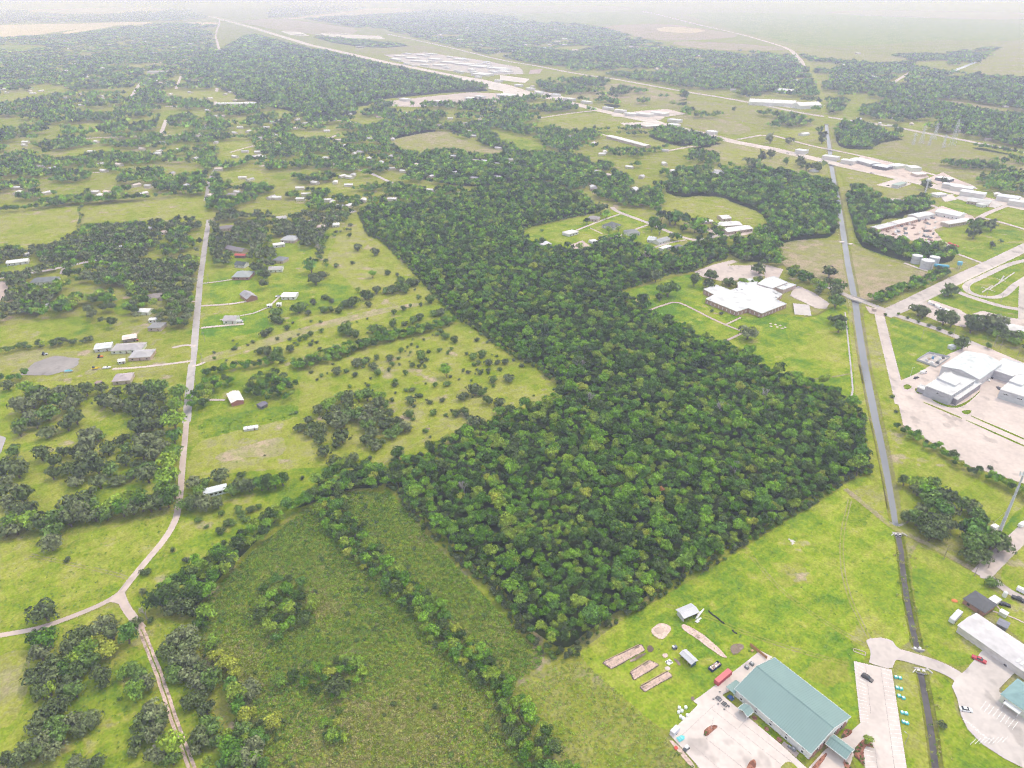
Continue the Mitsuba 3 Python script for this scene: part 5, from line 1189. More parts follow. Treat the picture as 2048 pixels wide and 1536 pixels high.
for k, (pts, cov) in enumerate([([(880, 30), (1000, 30), (1180, 50), (1280, 76), (1340, 95), (1400, 98), (1500, 105), (1600, 118), (1640, 150), (1700, 128), (1780, 132), (1960, 148), (2090, 165), (2090, 308), (1980, 286), (1850, 261), (1780, 247), (1700, 236), (1600, 221), (1530, 206), (1450, 191), (1380, 180), (1300, 166), (1150, 143), (1000, 116), (850, 80), (770, 60), (740, 42), (800, 32)], 0.60),
                                ([(1068, 166), (1130, 160), (1230, 165), (1190, 180), (1120, 188), (1080, 184)], 0.6), ([(1230, 196), (1340, 186), (1376, 192), (1372, 203), (1300, 201)], 1.0), ([(1200, 207), (1245, 210), (1232, 218)], 1.0), ([(610, 70), (760, 84), (828, 92), (800, 97), (690, 92)], 1.0),
                                ([(1440, 222), (1500, 236), (1520, 250), (1470, 240)], 0.7), ([(1380, 200), (1480, 215), (1530, 235), (1500, 232), (1400, 212)], 0.7), ([(-100, 26), (200, 19), (380, 24), (430, 36), (330, 43), (170, 45), (-100, 50)], 0.6), ([(520, 36), (560, 12), (900, 22), (740, 36), (860, 60), (770, 60), (700, 55), (600, 36)], 0.5),
                                ([(-100, 78), (100, 70), (200, 62), (330, 48), (440, 48), (430, 58), (280, 60), (120, 76), (-100, 86)], 0.7), ([(1560, 112), (1830, 118), (1990, 95), (2020, 110), (1960, 130), (1800, 134), (1640, 125)], 0.75)]):
    wood('distant_trees', 'bluish distant tree cover fading into the haze', pts, cov, 160.0, avoid=CLEAR, seed=60 + k)


def hedge_px(pts, width, smooth=1):
    return band(pts, width, smooth)


def hedge(key, label, shape, sp='forest', spacing=4.6, rad=(2.2, 3.6), lift=0.5, seed=0, colors=None):
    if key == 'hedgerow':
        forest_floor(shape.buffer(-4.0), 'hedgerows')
    p = fill(shape, spacing, seed=seed)
    for sub, s, c in ((rng.random(len(p)) < 0.86, sp, colors), (None, 'bright', None)):
        keep = sub if sub is not None else ~keep
        q = p[keep]
        scatter(key, q, rng.uniform(*rad, len(q)), s, lift=lift, colors=c)
    if label:
        labels[key] = {'label': label, 'kind': 'stuff'}


for k, (pts, cov) in enumerate([([(1650, 150), (1700, 132), (1960, 150), (2090, 168), (2090, 306), (1980, 284), (1850, 258), (1780, 244), (1700, 232)], 0.72), ([(1060, 180), (1230, 168), (1300, 190), (1380, 205), (1240, 212), (1120, 200)], 0.3), ([(1240, 215), (1500, 215), (1640, 240), (1600, 262), (1460, 250)], 0.22), ([(1740, 300), (1930, 300), (2080, 330), (2080, 350), (1860, 336)], 0.18), ([(880, 34), (1180, 54), (1330, 98), (1600, 118), (1640, 150), (1600, 215), (1300, 162), (1000, 112)], 0.45), ([(640, 30), (780, 20), (1000, 26), (880, 62), (760, 56)], 0.5), ([(1560, 110), (1830, 114), (2010, 92), (2020, 112), (1800, 136), (1640, 128)], 0.55)]):
    wood('distant_trees', '', pts, cov, 70.0, avoid=CLEAR if k in (0, 4, 5, 6) else SOLID, seed=160 + k, scale=0.9)
hedge('hedgerow', 'thick overgrown hedgerow between the scrubland and the meadow', poly_px([(690, 935), (760, 940), (790, 965), (755, 985), (700, 985), (645, 1008), (580, 1030), (540, 1072), (500, 1112), (450, 1158), (400, 1228), (345, 1225), (308, 1205), (325, 1180), (385, 1150), (432, 1112), (500, 1064), (560, 1024), (620, 988), (655, 960)]), spacing=4.5, rad=(2.4, 4.4), lift=0.75, seed=2)
hedge('hedgerow', '', band([(672, 975), (660, 1005), (680, 1060), (722, 1102), (765, 1145), (805, 1185), (850, 1216), (900, 1292), (950, 1325), (1000, 1385), (1035, 1435), (1070, 1500), (1110, 1570)], [14, 16, 17, 15, 12, 14, 15, 12, 12, 11, 13, 16, 17], 0), spacing=4.2, rad=(1.9, 3.6), lift=0.55, seed=3)
hedge('hedgerow', '', poly_px([(512, 1182), (560, 1160), (600, 1162), (634, 1205), (622, 1245), (570, 1290), (520, 1280)]), spacing=5.2, rad=(2.5, 3.9), seed=4)
hedge('hedgerow', '', poly_px([(640, 1345), (680, 1322), (735, 1338), (730, 1385), (690, 1410), (650, 1400), (600, 1390), (560, 1370), (600, 1345)]), spacing=5.0, rad=(1.8, 3.0), seed=5)
hedge('hedgerow', '', poly_px([(402, 1540), (450, 1480), (500, 1462), (560, 1480), (545, 1520), (580, 1600), (420, 1610)]), spacing=5.0, rad=(2.4, 3.6), seed=6)
hedge('hedgerow', '', poly_px([(610, 1440), (690, 1440), (700, 1490), (640, 1500)]), spacing=5.2, rad=(1.5, 2.6), seed=7, lift=0.3)
hedge('field_hedge', 'dark hedge along the concrete yard and the arterial road', band([(1788, 858), (1830, 880), (1880, 908), (1930, 940), (1980, 962), (2030, 985), (2090, 1010)], 8.0), spacing=4.2, rad=(2.0, 3.1), seed=8)
hedge('field_hedge', '', band([(1746, 607), (1785, 590), (1840, 569), (1895, 547)], 15.0), 'forest', spacing=5.5, rad=(2.8, 4.2), seed=9)
hedge('field_hedge', '', band([(1932, 655), (1965, 660), (2010, 680), (2080, 712)], 18.0), 'oak', spacing=6.5, rad=(3.6, 5.5), seed=10)
hedge('field_hedge', '', band([(590, 738), (640, 722), (700, 702), (760, 684), (830, 668), (900, 645)], [14, 15, 15, 13, 12, 11], 0), 'forest', spacing=4.2, rad=(2.4, 3.9), seed=11, lift=0.35)
hedge('field_hedge', '', band([(405, 755), (450, 742), (520, 733), (560, 728)], 7, 0), 'forest', spacing=5.0, rad=(2.2, 3.4), seed=12, lift=0.4)
hedge('field_hedge', '', band([(0, 705), (60, 697), (120, 690), (190, 684)], 9, 0), 'shrub', spacing=5.0, rad=(2.0, 3.4), seed=13)
hedge('field_hedge', '', band([(410, 820), (400, 800), (430, 775), (470, 770)], 16, 0), 'forest', spacing=6.0, rad=(2.6, 4.0), seed=14, lift=0.5)
hedge('field_hedge', '', poly_px([(485, 770), (530, 752), (575, 755), (598, 775), (592, 805), (540, 808), (500, 802)]), 'forest', spacing=5.6, rad=(2.6, 4.0), seed=15, lift=0.6)
hedge('field_hedge', '', band([(0, 425), (90, 418), (170, 408), (300, 398), (415, 388)], 9, 0), 'forest', spacing=7.0, rad=(3.0, 4.6), seed=16)
hedge('field_hedge', '', band([(162, 412), (164, 440), (155, 470), (110, 495), (60, 507)], 5, 0), 'shrub', spacing=6.5, rad=(1.6, 3.0), seed=17)
hedge('field_hedge', '', band([(1465, 516), (1500, 526), (1540, 530)], 7, 0), 'oak', spacing=6.0, rad=(3.0, 4.2), seed=18)
hedge('field_hedge', '', band([(1576, 545), (1615, 562), (1650, 580)], 9, 0), 'oak', spacing=5.2, rad=(2.5, 3.6), seed=19)
hedge('field_hedge', '', band([(700, 460), (650, 480), (640, 510), (655, 540)], 9, 0), 'shrub', spacing=6.5, rad=(2.2, 3.4), seed=20)
hedge('field_hedge', '', band([(1408, 557), (1440, 566), (1480, 572), (1520, 568)], 7, 0), 'oak', spacing=6.0, rad=(2.6, 4.0), seed=21)
hedge('field_hedge', '', band([(0, 765), (40, 760), (70, 757)], 7, 0), 'forest', spacing=5.5, rad=(2.6, 3.6), seed=22)

# the scrub: knee- to head-high thicket, each clump a spray of leaves
scrub_area = poly_px([(640, 1000), (700, 985), (765, 985), (800, 1015), (870, 1090), (940, 1165), (1012, 1240), (1050, 1285), (1097, 1318), (1030, 1368), (1022, 1400), (1090, 1540), (1110, 1610), (420, 1610), (465, 1480), (470, 1400), (392, 1300), (395, 1225), (470, 1140), (545, 1070)], 1).difference(FOREST.buffer(-4))
p = fill(scrub_area, 1.3, seed=31)
v = meshkit.fbm(np.c_[p / 30, np.full(len(p), 2.2)], 3) + rng.uniform(-0.13, 0.13, len(p))
for cols, a, b in (([0, 5, 1], 0, 0.42), ([0, 1, 3], 0.42, 0.52), ([0, 2, 3], 0.52, 0.60), ([2, 4, 0], 0.60, 2)):
    q = p[(v >= a) & (v < b)]
    scatter('scrub', q, rng.uniform(0.8, 1.35, len(q)), 'scrub', lift=0.0, colors=cols, stretch=(0.6, 1.1), lod=1)
labels['scrub'] = {'label': 'thicket of knee-high olive and straw coloured scrub', 'kind': 'stuff'}
p = fill(scrub_area, 5.5, 0.5, 1.0, 36)
v = meshkit.fbm(np.c_[p / 17, np.full(len(p), 9.2)], 3) + rng.uniform(-0.1, 0.1, len(p))
for cols, q in (([0, 1], p[v > np.quantile(v, 0.72)]), ([1], p[v < np.quantile(v, 0.10)])):
    scatter('scrub', q, rng.uniform(0.8, 1.9, len(q)), 'shrub', lift=0.0, colors=cols, stretch=(0.6, 1.2), lod=0)
lush = poly_px([(762, 975), (782, 985), (830, 1045), (880, 1100), (940, 1160), (1010, 1240), (1055, 1290), (1040, 1295), (985, 1240), (910, 1160), (850, 1095), (800, 1035)], 1).difference(FOREST)
p = fill(lush, 1.5, seed=32)
scatter('scrub', p, rng.uniform(0.7, 1.1, len(p)), 'scrub', lift=0, colors=[1, 3], stretch=(0.5, 0.9), lod=1)
tall = poly_px([(1030, 1372), (1090, 1337), (1148, 1318), (1185, 1338), (1250, 1396), (1320, 1462), (1350, 1505), (1400, 1600), (1130, 1600), (1072, 1500), (1030, 1405)], 1)
p = fill(tall, 1.5, seed=33, keep=0.8)
v = meshkit.fbm(np.c_[p / 14, np.full(len(p), 4.2)], 3)
scatter('tall_grass', p, rng.uniform(0.6, 1.0, len(p)), 'scrub', lift=0, colors=[0, 2, 3], stretch=(0.3, 0.55), lod=1)
labels['tall_grass'] = {'label': 'tall tufted olive grass at the bottom of the view', 'kind': 'stuff'}
for k, shape in enumerate([band([(1803, 1100), (1809, 1155), (1820, 1220), (1836, 1290)], 9, 0), band([(1852, 1350), (1868, 1420), (1885, 1500), (1900, 1600)], 9, 0), poly_px([(1880, 990), (1950, 1010), (2000, 1050), (1960, 1060), (1900, 1040)]), poly_px([(1820, 1090), (1835, 1110), (1832, 1150), (1815, 1140)]),
                           poly_px([(1330, 1470), (1390, 1540), (1420, 1610), (1350, 1610), (1310, 1500)])]):
    p = fill(shape, 1.9, seed=40 + k, keep=0.55 if k > 1 else 0.22)
    scatter('bank_weeds', p, rng.uniform(0.6, 1.2, len(p)), 'scrub', lift=0, colors=[0, 2, 4, 5], stretch=(0.5, 0.9), lod=1)
labels['bank_weeds'] = {'label': 'weeds along the lower ditch and the field edges', 'kind': 'stuff'}
p = fill(poly_px([(398, 842), (460, 828), (540, 815), (597, 806), (597, 835), (520, 850), (450, 868), (396, 882)]), 3.0, seed=50, keep=0.6)
scatter('bank_weeds', p, rng.uniform(0.7, 1.4, len(p)), 'scrub', lift=0, colors=[1, 3], stretch=(0.4, 0.8), lod=1)
for pts, n, z in (((0, 1060, 360, 1270), 700, 0), ((260, 1030, 560, 1230), 420, 1), ((380, 650, 1100, 930), 1100, 2), ((40, 1290, 460, 1536), 600, 3), ((1160, 1000, 1800, 1320), 700, 4), ((0, 770, 360, 1040), 500, 5)):
    q = np.c_[rng.uniform(pts[0], pts[2], n), rng.uniform(pts[1], pts[3], n)]
    q = plan(q)
    q = q[~shapely.contains_xy(SOLID.union(FOREST), q[:, 0], q[:, 1])]
    scatter('bank_weeds', q, rng.uniform(0.25, 0.7, len(q)), 'scrub', lift=0, colors=[0, 1, 3, 5], stretch=(0.5, 0.9), lod=1)

# ---------------------------------------------------------------- trees that stand apart, each a thing: (x, y, crown radius[, look]) in a 4 x enlargement of the photograph at (ox, oy)
LOOKS = {'': ('oak', 'oak_tree', 'dark rounded oak', 0.06), 'b': ('bright', 'light_green_tree', 'bright yellow-green tree', 0.22), 'f': ('forest', 'broadleaf_tree', 'mid-green leafy tree', 0.22),
         's': ('shrub', 'bush', 'low dark bush', 0.05), 'y': ('bright', 'light_green_tree', 'yellowish tree', 0.25), 'x': ('bright', 'light_green_tree', 'very bright lime-green round tree', 0.4)}


def trees(ox, oy, rows, default='', grow=1.2):
    for row in rows:
        x, y, r = row[:3]
        k = row[3] if len(row) > 3 else default
        sp, name, look, lift = LOOKS[k]
        px, py = ox + x / 4, oy + y / 4
        rad = r / 4 * m_px(px, py) * grow
        q = at(px, py, rad * (lift + 0.5))
        tree(float(q[0]), float(q[1]), rad, sp, name, look, lift, color={'y': 2, 'x': 0, 'b': None}.get(k), cat='bush' if k == 's' else 'tree')


# the oak grove left of the lane, with the hedge along its lower side
trees(0, 768, [(60, 20, 50), (200, 50, 60, 'b'), (300, 90, 70), (170, 200, 80), (260, 150, 70), (360, 120, 70), (470, 150, 60), (560, 70, 60), (470, 70, 50), (690, 60, 60), (620, 120, 70), (540, 190, 60), (380, 240, 80), (250, 270, 60), (170, 330, 60), (290, 330, 50), (160, 390, 55), (380, 390, 65),
               (610, 280, 75), (540, 340, 60), (820, 140, 70), (940, 75, 50), (900, 180, 70), (960, 170, 50), (810, 45, 50), (1050, 170, 60), (1060, 40, 60), (1120, 70, 70), (1200, 60, 70), (1280, 40, 70), (1200, 160, 70), (1300, 120, 60), (1130, 240, 80), (1200, 240, 70), (1290, 230, 60), (1120, 350, 80),
               (1050, 200, 60), (1210, 330, 60), (1290, 340, 60), (1100, 380, 70), (975, 455, 55), (720, 410, 75), (780, 430, 50), (1010, 520, 50), (1160, 470, 80), (1240, 430, 70), (1280, 500, 70), (1140, 560, 80), (1230, 580, 70), (1000, 620, 60), (860, 530, 70), (720, 520, 90), (690, 600, 80), (580, 560, 50),
               (500, 550, 50), (330, 570, 75), (130, 545, 60), (420, 640, 65), (420, 730, 60), (530, 690, 60), (620, 720, 80), (600, 780, 65), (780, 680, 90), (870, 690, 70), (940, 770, 60), (800, 800, 70), (1060, 720, 60), (1180, 740, 90), (1200, 670, 70), (1110, 650, 50), (50, 650, 60), (140, 700, 90), (30, 720, 60),
               (60, 800, 60), (30, 870, 60), (150, 870, 60), (200, 920, 80), (60, 950, 70), (140, 1000, 80), (250, 1010, 70), (80, 1110, 70, 'b'), (220, 1090, 90, 'b'), (130, 1170, 70), (40, 1180, 70), (330, 1130, 80), (420, 1100, 90), (500, 1060, 90), (420, 1200, 80), (560, 1000, 90), (640, 960, 90), (700, 920, 80),
               (560, 1100, 80), (650, 1050, 80), (740, 980, 70), (650, 985, 60, 'b'), (770, 1010, 45, 'b'), (760, 1060, 70), (850, 1050, 70), (920, 960, 80, 'b'), (1000, 930, 70, 'b'), (980, 1010, 70, 'f'), (1060, 1000, 80), (1130, 960, 80, 'f'), (1200, 980, 80), (1270, 960, 80), (1340, 940, 70, 'f'), (1390, 880, 60, 'b'),
               (1300, 870, 70, 'b'), (1330, 780, 90, 'b'), (1390, 730, 60, 'f'), (1350, 640, 80, 'b'), (1390, 560, 80, 'b'), (1390, 430, 60, 'f'), (1390, 300, 90, 'b'), (1410, 190, 60, 'b'), (1430, 80, 70, 'b')])
trees(0, 768, [(410, 1290, 80), (535, 1405, 30, 's'), (1560, 800, 60), (1650, 790, 50), (1750, 750, 70), (1590, 860, 50, 'b'), (1490, 970, 70), (1560, 960, 70), (1640, 970, 80), (1740, 960, 60), (1850, 860, 60), (1930, 820, 60), (1990, 830, 60), (1930, 725, 35, 's'), (1585, 1090, 30, 's'), (1650, 1140, 22, 's'),
               (1770, 1040, 30, 's'), (1820, 1110, 40, 's'), (1860, 1110, 35, 's'), (1770, 1180, 40, 's'), (1900, 1010, 40, 's'), (1930, 1050, 40, 's'), (2010, 1000, 40, 's'), (1970, 1080, 35, 's'), (1380, 1325, 25, 's'), (1490, 1410, 30, 's'), (1160, 1500, 45, 's')])
# lower left corner
trees(0, 1152, [(365, 300, 110), (1140, 130, 32), (1090, 390, 50), (1200, 360, 30, 's'), (300, 500, 90, 'f'), (400, 520, 90, 'f'), (640, 480, 90), (700, 460, 60), (830, 420, 90), (900, 470, 80), (1020, 490, 80, 'f'), (580, 580, 80), (700, 600, 80, 'b'), (790, 540, 70, 'b'), (860, 600, 80, 'b'), (620, 660, 80, 'b'),
                (330, 640, 80), (450, 700, 80), (350, 760, 80), (280, 840, 90), (420, 830, 80), (520, 760, 80, 'f'), (620, 760, 80, 'f'), (720, 700, 80), (540, 870, 80), (400, 920, 60, 'b'), (330, 950, 80), (600, 930, 80), (800, 800, 80), (830, 860, 60), (980, 790, 50, 'b'), (1040, 750, 70), (1110, 820, 80),
                (1090, 920, 90, 'b'), (1180, 870, 70), (960, 980, 22, 's'), (1210, 1040, 50, 'b'), (1240, 1110, 100), (1300, 1170, 80), (1150, 1200, 90), (1250, 1270, 80), (1110, 1320, 70), (1080, 1420, 50), (1370, 1360, 95, 'x'), (1250, 1470, 80), (1380, 1480, 70), (500, 1040, 80), (400, 1100, 100), (320, 1180, 90),
                (450, 1220, 90), (580, 1180, 80), (720, 1160, 90), (650, 1240, 70), (500, 1300, 90), (380, 1330, 90), (300, 1420, 90), (200, 1420, 90), (150, 1490, 70), (40, 1470, 60), (430, 1400, 90), (600, 1490, 60), (800, 1500, 60), (690, 1525, 50),
                (1350, 600, 80), (1420, 520, 80), (1500, 470, 80), (1530, 570, 90), (1420, 680, 80), (1530, 690, 90), (1400, 780, 80), (1500, 800, 80), (1600, 760, 80), (1680, 850, 90), (1590, 870, 80), (1560, 980, 80), (1500, 1040, 60), (1650, 1080, 70), (1680, 1230, 100), (1620, 1310, 90), (1580, 1390, 60), (1720, 1330, 60),
                (1710, 530, 60, 'b'), (1720, 640, 60, 'y'), (1830, 690, 80, 'y'), (1880, 780, 60, 'b'), (1290, 200, 100, 'f'), (1400, 150, 90, 'f'), (1450, 80, 90, 'f'), (1380, 260, 70), (1540, 170, 90, 'f'), (1490, 260, 80), (1560, 300, 60), (1650, 300, 80, 'b'), (1600, 380, 60, 'f'),
                (1850, 880, 60, 'f'), (1900, 960, 80, 'f'), (2000, 920, 80), (1980, 1120, 80, 'b'), (1900, 1050, 70, 'f'), (1950, 1250, 70), (1870, 1420, 90, 'f'), (2000, 1400, 100), (1900, 1500, 80), (2010, 1500, 80)])
trees(512, 1152, [(700, 680, 45, 'b'), (800, 690, 60, 'b'), (590, 780, 60, 'b'), (850, 770, 45, 'b'), (640, 930, 90), (200, 840, 60, 'b'), (540, 1190, 40, 'b'), (650, 1180, 45, 'b'), (1370, 200, 60, 'b'), (1450, 230, 40, 'b'), (1610, 480, 50, 'b'), (1710, 520, 40, 'b'), (1720, 600, 45, 'y'), (1100, 1030, 25, 's'), (620, 1280, 60, 'b'), (700, 1290, 40, 'b'), (140, 1160, 80, 'b')])
# the wide pasture and the strips beside the forest
trees(512, 384, [(810, 445, 40), (950, 485, 35), (770, 570, 20, 's'), (932, 662, 32, 'f'), (1050, 648, 26), (1135, 662, 20), (755, 262, 20), (750, 350, 20, 'f'), (440, 600, 55, 'f'), (475, 705, 60), (530, 660, 45), (640, 590, 25, 's'), (815, 790, 25, 'f'), (870, 830, 50), (900, 835, 40), (960, 790, 40), (1030, 790, 35),
                 (1090, 780, 50), (1150, 760, 45), (1200, 780, 45), (1170, 720, 40), (1240, 720, 50), (1280, 720, 35), (760, 880, 60), (720, 885, 40), (900, 905, 28), (555, 840, 35), (610, 870, 30), (540, 940, 40), (600, 940, 30), (660, 945, 35), (690, 910, 30), (460, 885, 30), (340, 930, 60), (380, 910, 40), (415, 965, 30),
                 (160, 960, 50), (150, 1010, 50), (190, 1030, 40), (110, 1110, 30), (250, 1085, 28), (65, 1135, 35), (170, 1170, 20), (270, 1175, 18), (345, 1185, 18), (400, 1160, 30), (440, 1140, 25), (435, 1220, 18), (520, 1110, 22), (710, 1090, 65), (740, 1120, 45), (800, 1140, 45), (930, 1100, 45), (1000, 1100, 40), (1095, 1050, 38),
                 (1190, 1050, 32), (1250, 1030, 40), (1300, 1000, 45), (1420, 970, 38), (1480, 960, 42), (1400, 860, 45), (1300, 840, 24), (1270, 780, 12), (1100, 965, 28), (1180, 930, 28), (1240, 910, 18), (1320, 905, 18), (890, 1015, 11), (1480, 1110, 28), (1515, 1150, 36), (1590, 1185, 36), (1770, 1180, 24), (1740, 1315, 38),
                 (1810, 1290, 38), (1780, 1365, 25), (1860, 1365, 34), (1930, 1360, 30), (1990, 1360, 34), (1860, 1420, 22), (1795, 1445, 26), (1860, 1450, 15), (1505, 1400, 30, 'f'), (1525, 1450, 45, 'f'), (2020, 1490, 46), (1900, 1500, 38), (1195, 1450, 26), (1065, 1425, 20), (1110, 1520, 28), (1155, 1270, 28), (1235, 1280, 15),
                 (1310, 1310, 48), (1250, 1380, 28), (1070, 1325, 38), (1090, 1380, 24), (960, 1325, 28), (890, 1340, 28), (810, 1370, 46), (870, 1360, 34), (940, 1390, 42), (980, 1440, 38), (650, 1430, 44), (720, 1430, 22), (790, 1465, 28), (525, 1465, 20), (440, 1440, 18), (570, 1450, 10), (490, 1500, 15),
                 (30, 1270, 40), (90, 1270, 50), (170, 1290, 55), (200, 1340, 40), (160, 1320, 50), (275, 1250, 40)], 's')
trees(512, 768, [(350, 350, 45), (420, 310, 40), (470, 350, 60), (440, 400, 45), (530, 380, 40), (520, 440, 55), (500, 220, 50), (560, 190, 50, 'b'), (600, 150, 50, 'b'), (680, 110, 50, 'b'), (750, 130, 60), (820, 110, 50, 'b'), (890, 100, 60), (960, 120, 50, 'b'), (1010, 100, 40, 'b'), (740, 180, 50), (820, 190, 50, 'b'),
                 (650, 210, 50), (580, 290, 60), (660, 270, 60), (740, 260, 60), (820, 250, 60), (900, 210, 60), (980, 180, 60), (1040, 180, 40), (960, 230, 40), (700, 310, 60), (640, 340, 50), (880, 290, 50), (930, 310, 50), (890, 340, 60), (1000, 270, 60), (1070, 240, 40), (1060, 310, 50), (1130, 310, 50), (1190, 350, 50),
                 (1130, 360, 50), (1230, 360, 30), (940, 380, 60), (1020, 350, 50), (1080, 400, 55), (690, 430, 72), (640, 500, 35), (880, 450, 55), (930, 490, 45), (990, 470, 45), (960, 510, 40), (550, 550, 55), (620, 630, 60), (700, 620, 50), (780, 600, 50), (1140, 575, 55)])
trees(512, 768, [(1225, 240, 40), (1260, 280, 20), (1235, 130, 45), (1300, 90, 28), (1200, 50, 20), (1250, 45, 25), (1115, 70, 13), (750, 15, 20), (1110, 5, 28), (1420, 225, 35), (1515, 245, 18), (1600, 240, 38), (1670, 220, 38), (1690, 250, 30), (1740, 300, 58), (1790, 300, 40), (1660, 390, 50), (1655, 100, 45),
                 (1750, 60, 58), (1800, 70, 40), (1860, 130, 45), (1950, 150, 50), (1980, 210, 60), (1430, 10, 25), (1530, 0, 30), (370, 755, 20), (20, 990, 28), (70, 570, 10), (280, 240, 14), (320, 230, 16)], 's')
trees(512, 768, [(150, 790, 60), (210, 770, 60), (90, 800, 60), (40, 810, 60)], 'f')
pasture = poly_px([(410, 690), (640, 620), (840, 570), (905, 635), (1000, 700), (1110, 772), (1000, 830), (800, 915), (660, 930), (605, 860), (610, 750), (420, 760)])
p = fill(pasture, 11.0, 0.5, 1.0, 77)
v = meshkit.fbm(np.c_[p / 26, np.full(len(p), 6.1)], 3)
p = p[v > np.quantile(v, 0.62)]
p = p[~shapely.contains_xy(SOLID.union(FOREST), p[:, 0], p[:, 1])][:120]
for x, y in p:
    tree(float(x), float(y), float(rng.uniform(0.9, 2.6)), 'shrub', 'bush', 'low dark bush', 0.05, cat='bush')
# right side
trees(1536, 768, [(1090, 780, 50, 'f'), (1160, 790, 60, 'b'), (1240, 800, 60, 'b'), (1330, 790, 50), (1200, 860, 60), (1280, 870, 70, 'f'), (1380, 870, 50), (1290, 960, 80), (1360, 930, 80), (1430, 930, 80), (1440, 1010, 70), (1380, 1020, 70, 'f'), (1330, 1030, 50, 'b'), (1240, 1010, 50), (1560, 980, 60), (1620, 1000, 70),
                  (1670, 1060, 70), (1730, 1100, 50), (1120, 1080, 60), (1200, 1090, 80), (1280, 1120, 90), (1370, 1160, 90), (1420, 1120, 70), (1300, 1210, 80), (1390, 1210, 70), (1570, 1180, 60, 'f'), (1650, 1190, 90, 'f'), (1730, 1200, 80), (1610, 1300, 90), (1700, 1280, 100), (1800, 1270, 100), (1860, 1300, 90), (1640, 1380, 80), (1720, 1380, 70)])
trees(1536, 768, [(1780, 670, 24, 's'), (995, 100, 18, 's'), (1030, 220, 18, 's')])
trees(1536, 384, [(490, 650, 55), (480, 720, 35), (560, 770, 60), (540, 830, 60), (545, 890, 60), (410, 800, 35), (555, 1020, 60), (570, 1090, 55), (1450, 790, 60), (1420, 810, 40), (1210, 950, 65), (1240, 980, 50), (1410, 1020, 70), (1470, 1040, 60), (1630, 1090, 60), (1740, 1050, 70), (1830, 1070, 80), (1660, 280, 60), (1650, 340, 50),
                  (1790, 280, 50), (1690, 260, 40), (1790, 430, 28), (1865, 395, 18), (1560, 1220, 65), (1760, 1235, 28)])
trees(1536, 384, [(940, 980, 16), (1040, 975, 16), (1120, 1005, 16), (1205, 1035, 18), (1290, 1065, 18), (1370, 1095, 20), (1460, 1130, 18)], 's')
trees(1024, 384, [(1250, 790, 75), (1180, 850, 36), (1060, 880, 55), (1890, 1130, 75), (1150, 690, 50), (1740, 730, 45), (1460, 720, 50), (1580, 740, 50), (1590, 670, 50), (1980, 620, 55), (1600, 950, 18, 's'), (1675, 970, 18, 's'), (240, 310, 14), (1800, 350, 18), (1500, 310, 24), (1480, 240, 40), (1330, 200, 40), (1280, 210, 30)])
trees(1160, 410, [(x * 0.703, y * 0.703, r * 0.703) for x, y, r in [(1090, 150, 90), (1030, 170, 70), (1200, 190, 70), (1370, 200, 70), (1390, 300, 60), (1310, 260, 60), (860, 210, 60), (910, 290, 55), (820, 260, 50), (930, 140, 60), (840, 380 - 200, 50), (1050, 360, 45), (1110, 370, 45), (330, 290, 35), (440, 280, 35), (460, 420, 45), (660, 470, 40), (700, 500, 40), (520, 430, 50), (1640, 400, 40), (1600, 280, 40), (1540, 230, 40), (240, 60, 60), (300, 110, 50), (80, 190, 40)]], 'f')
trees(1536, 0, [(150, 1300, 30), (250, 1290, 45), (265, 1320, 35), (170, 1130, 30), (410, 1050, 28), (430, 1100, 35), (430, 1130, 30), (310, 1340, 40), (410, 1340, 50), (690, 1510, 50), (1260, 1490, 40), (1400, 1450, 25), (20, 1240, 40), (-60, 1270, 45), (-110, 1300, 40), (-150, 1290, 40), (20, 1120, 40), (1030, 1050, 40)])
# young trees and palms of the lower right corner
trees(1536, 1152, [(790, 1320, 38, 'f'), (1800, 50, 60, 's'), (1390, 1190, 40, 's')])

# single trees that stand out of the forest canopy
for px, py, rr, sp, look, c in [(828, 985, 15, 'bright', 'vivid light green tree at the lower left corner of the forest', 1), (1013, 1044, 10, 'rust', 'rust-brown dying tree in the forest', 0), (1322, 975, 8, 'rust', 'small orange-brown treetop deep in the forest', 0), (1448, 808, 9, 'bright', 'straw-yellow treetop in the upper part of the forest', 2),
                                (1515, 930, 17, 'bright', 'light green rounded crown right of the forest centre', 3), (1195, 875, 12, 'bright', 'light green crown beside the forest clearing edge', 3), (1147, 937, 10, 'bright', 'small lime crown left of the forest centre', 1), (1005, 1400, 11, 'bright', 'pale bushy tree at the tip of the second hedgerow', 3),
                                (1720, 925, 16, 'bright', 'yellow-green tree at the right corner of the forest', 1), (1370, 1120, 20, 'bright', 'broad light green crown near the lower forest edge', 3), (1505, 1040, 13, 'bright', 'yellowish crown near the right forest edge', 2), (1040, 1195, 14, 'bright', 'light green crown near the bottom corner of the forest', 3)]:
    rad = rr * m_px(px, py)
    q = at(px, py, 9.5)
    key = tree(float(q[0]), float(q[1]), rad, sp, 'rust_brown_tree' if sp == 'rust' else 'light_green_tree', look, 6.5 / rad, c)
    TREES.pop()


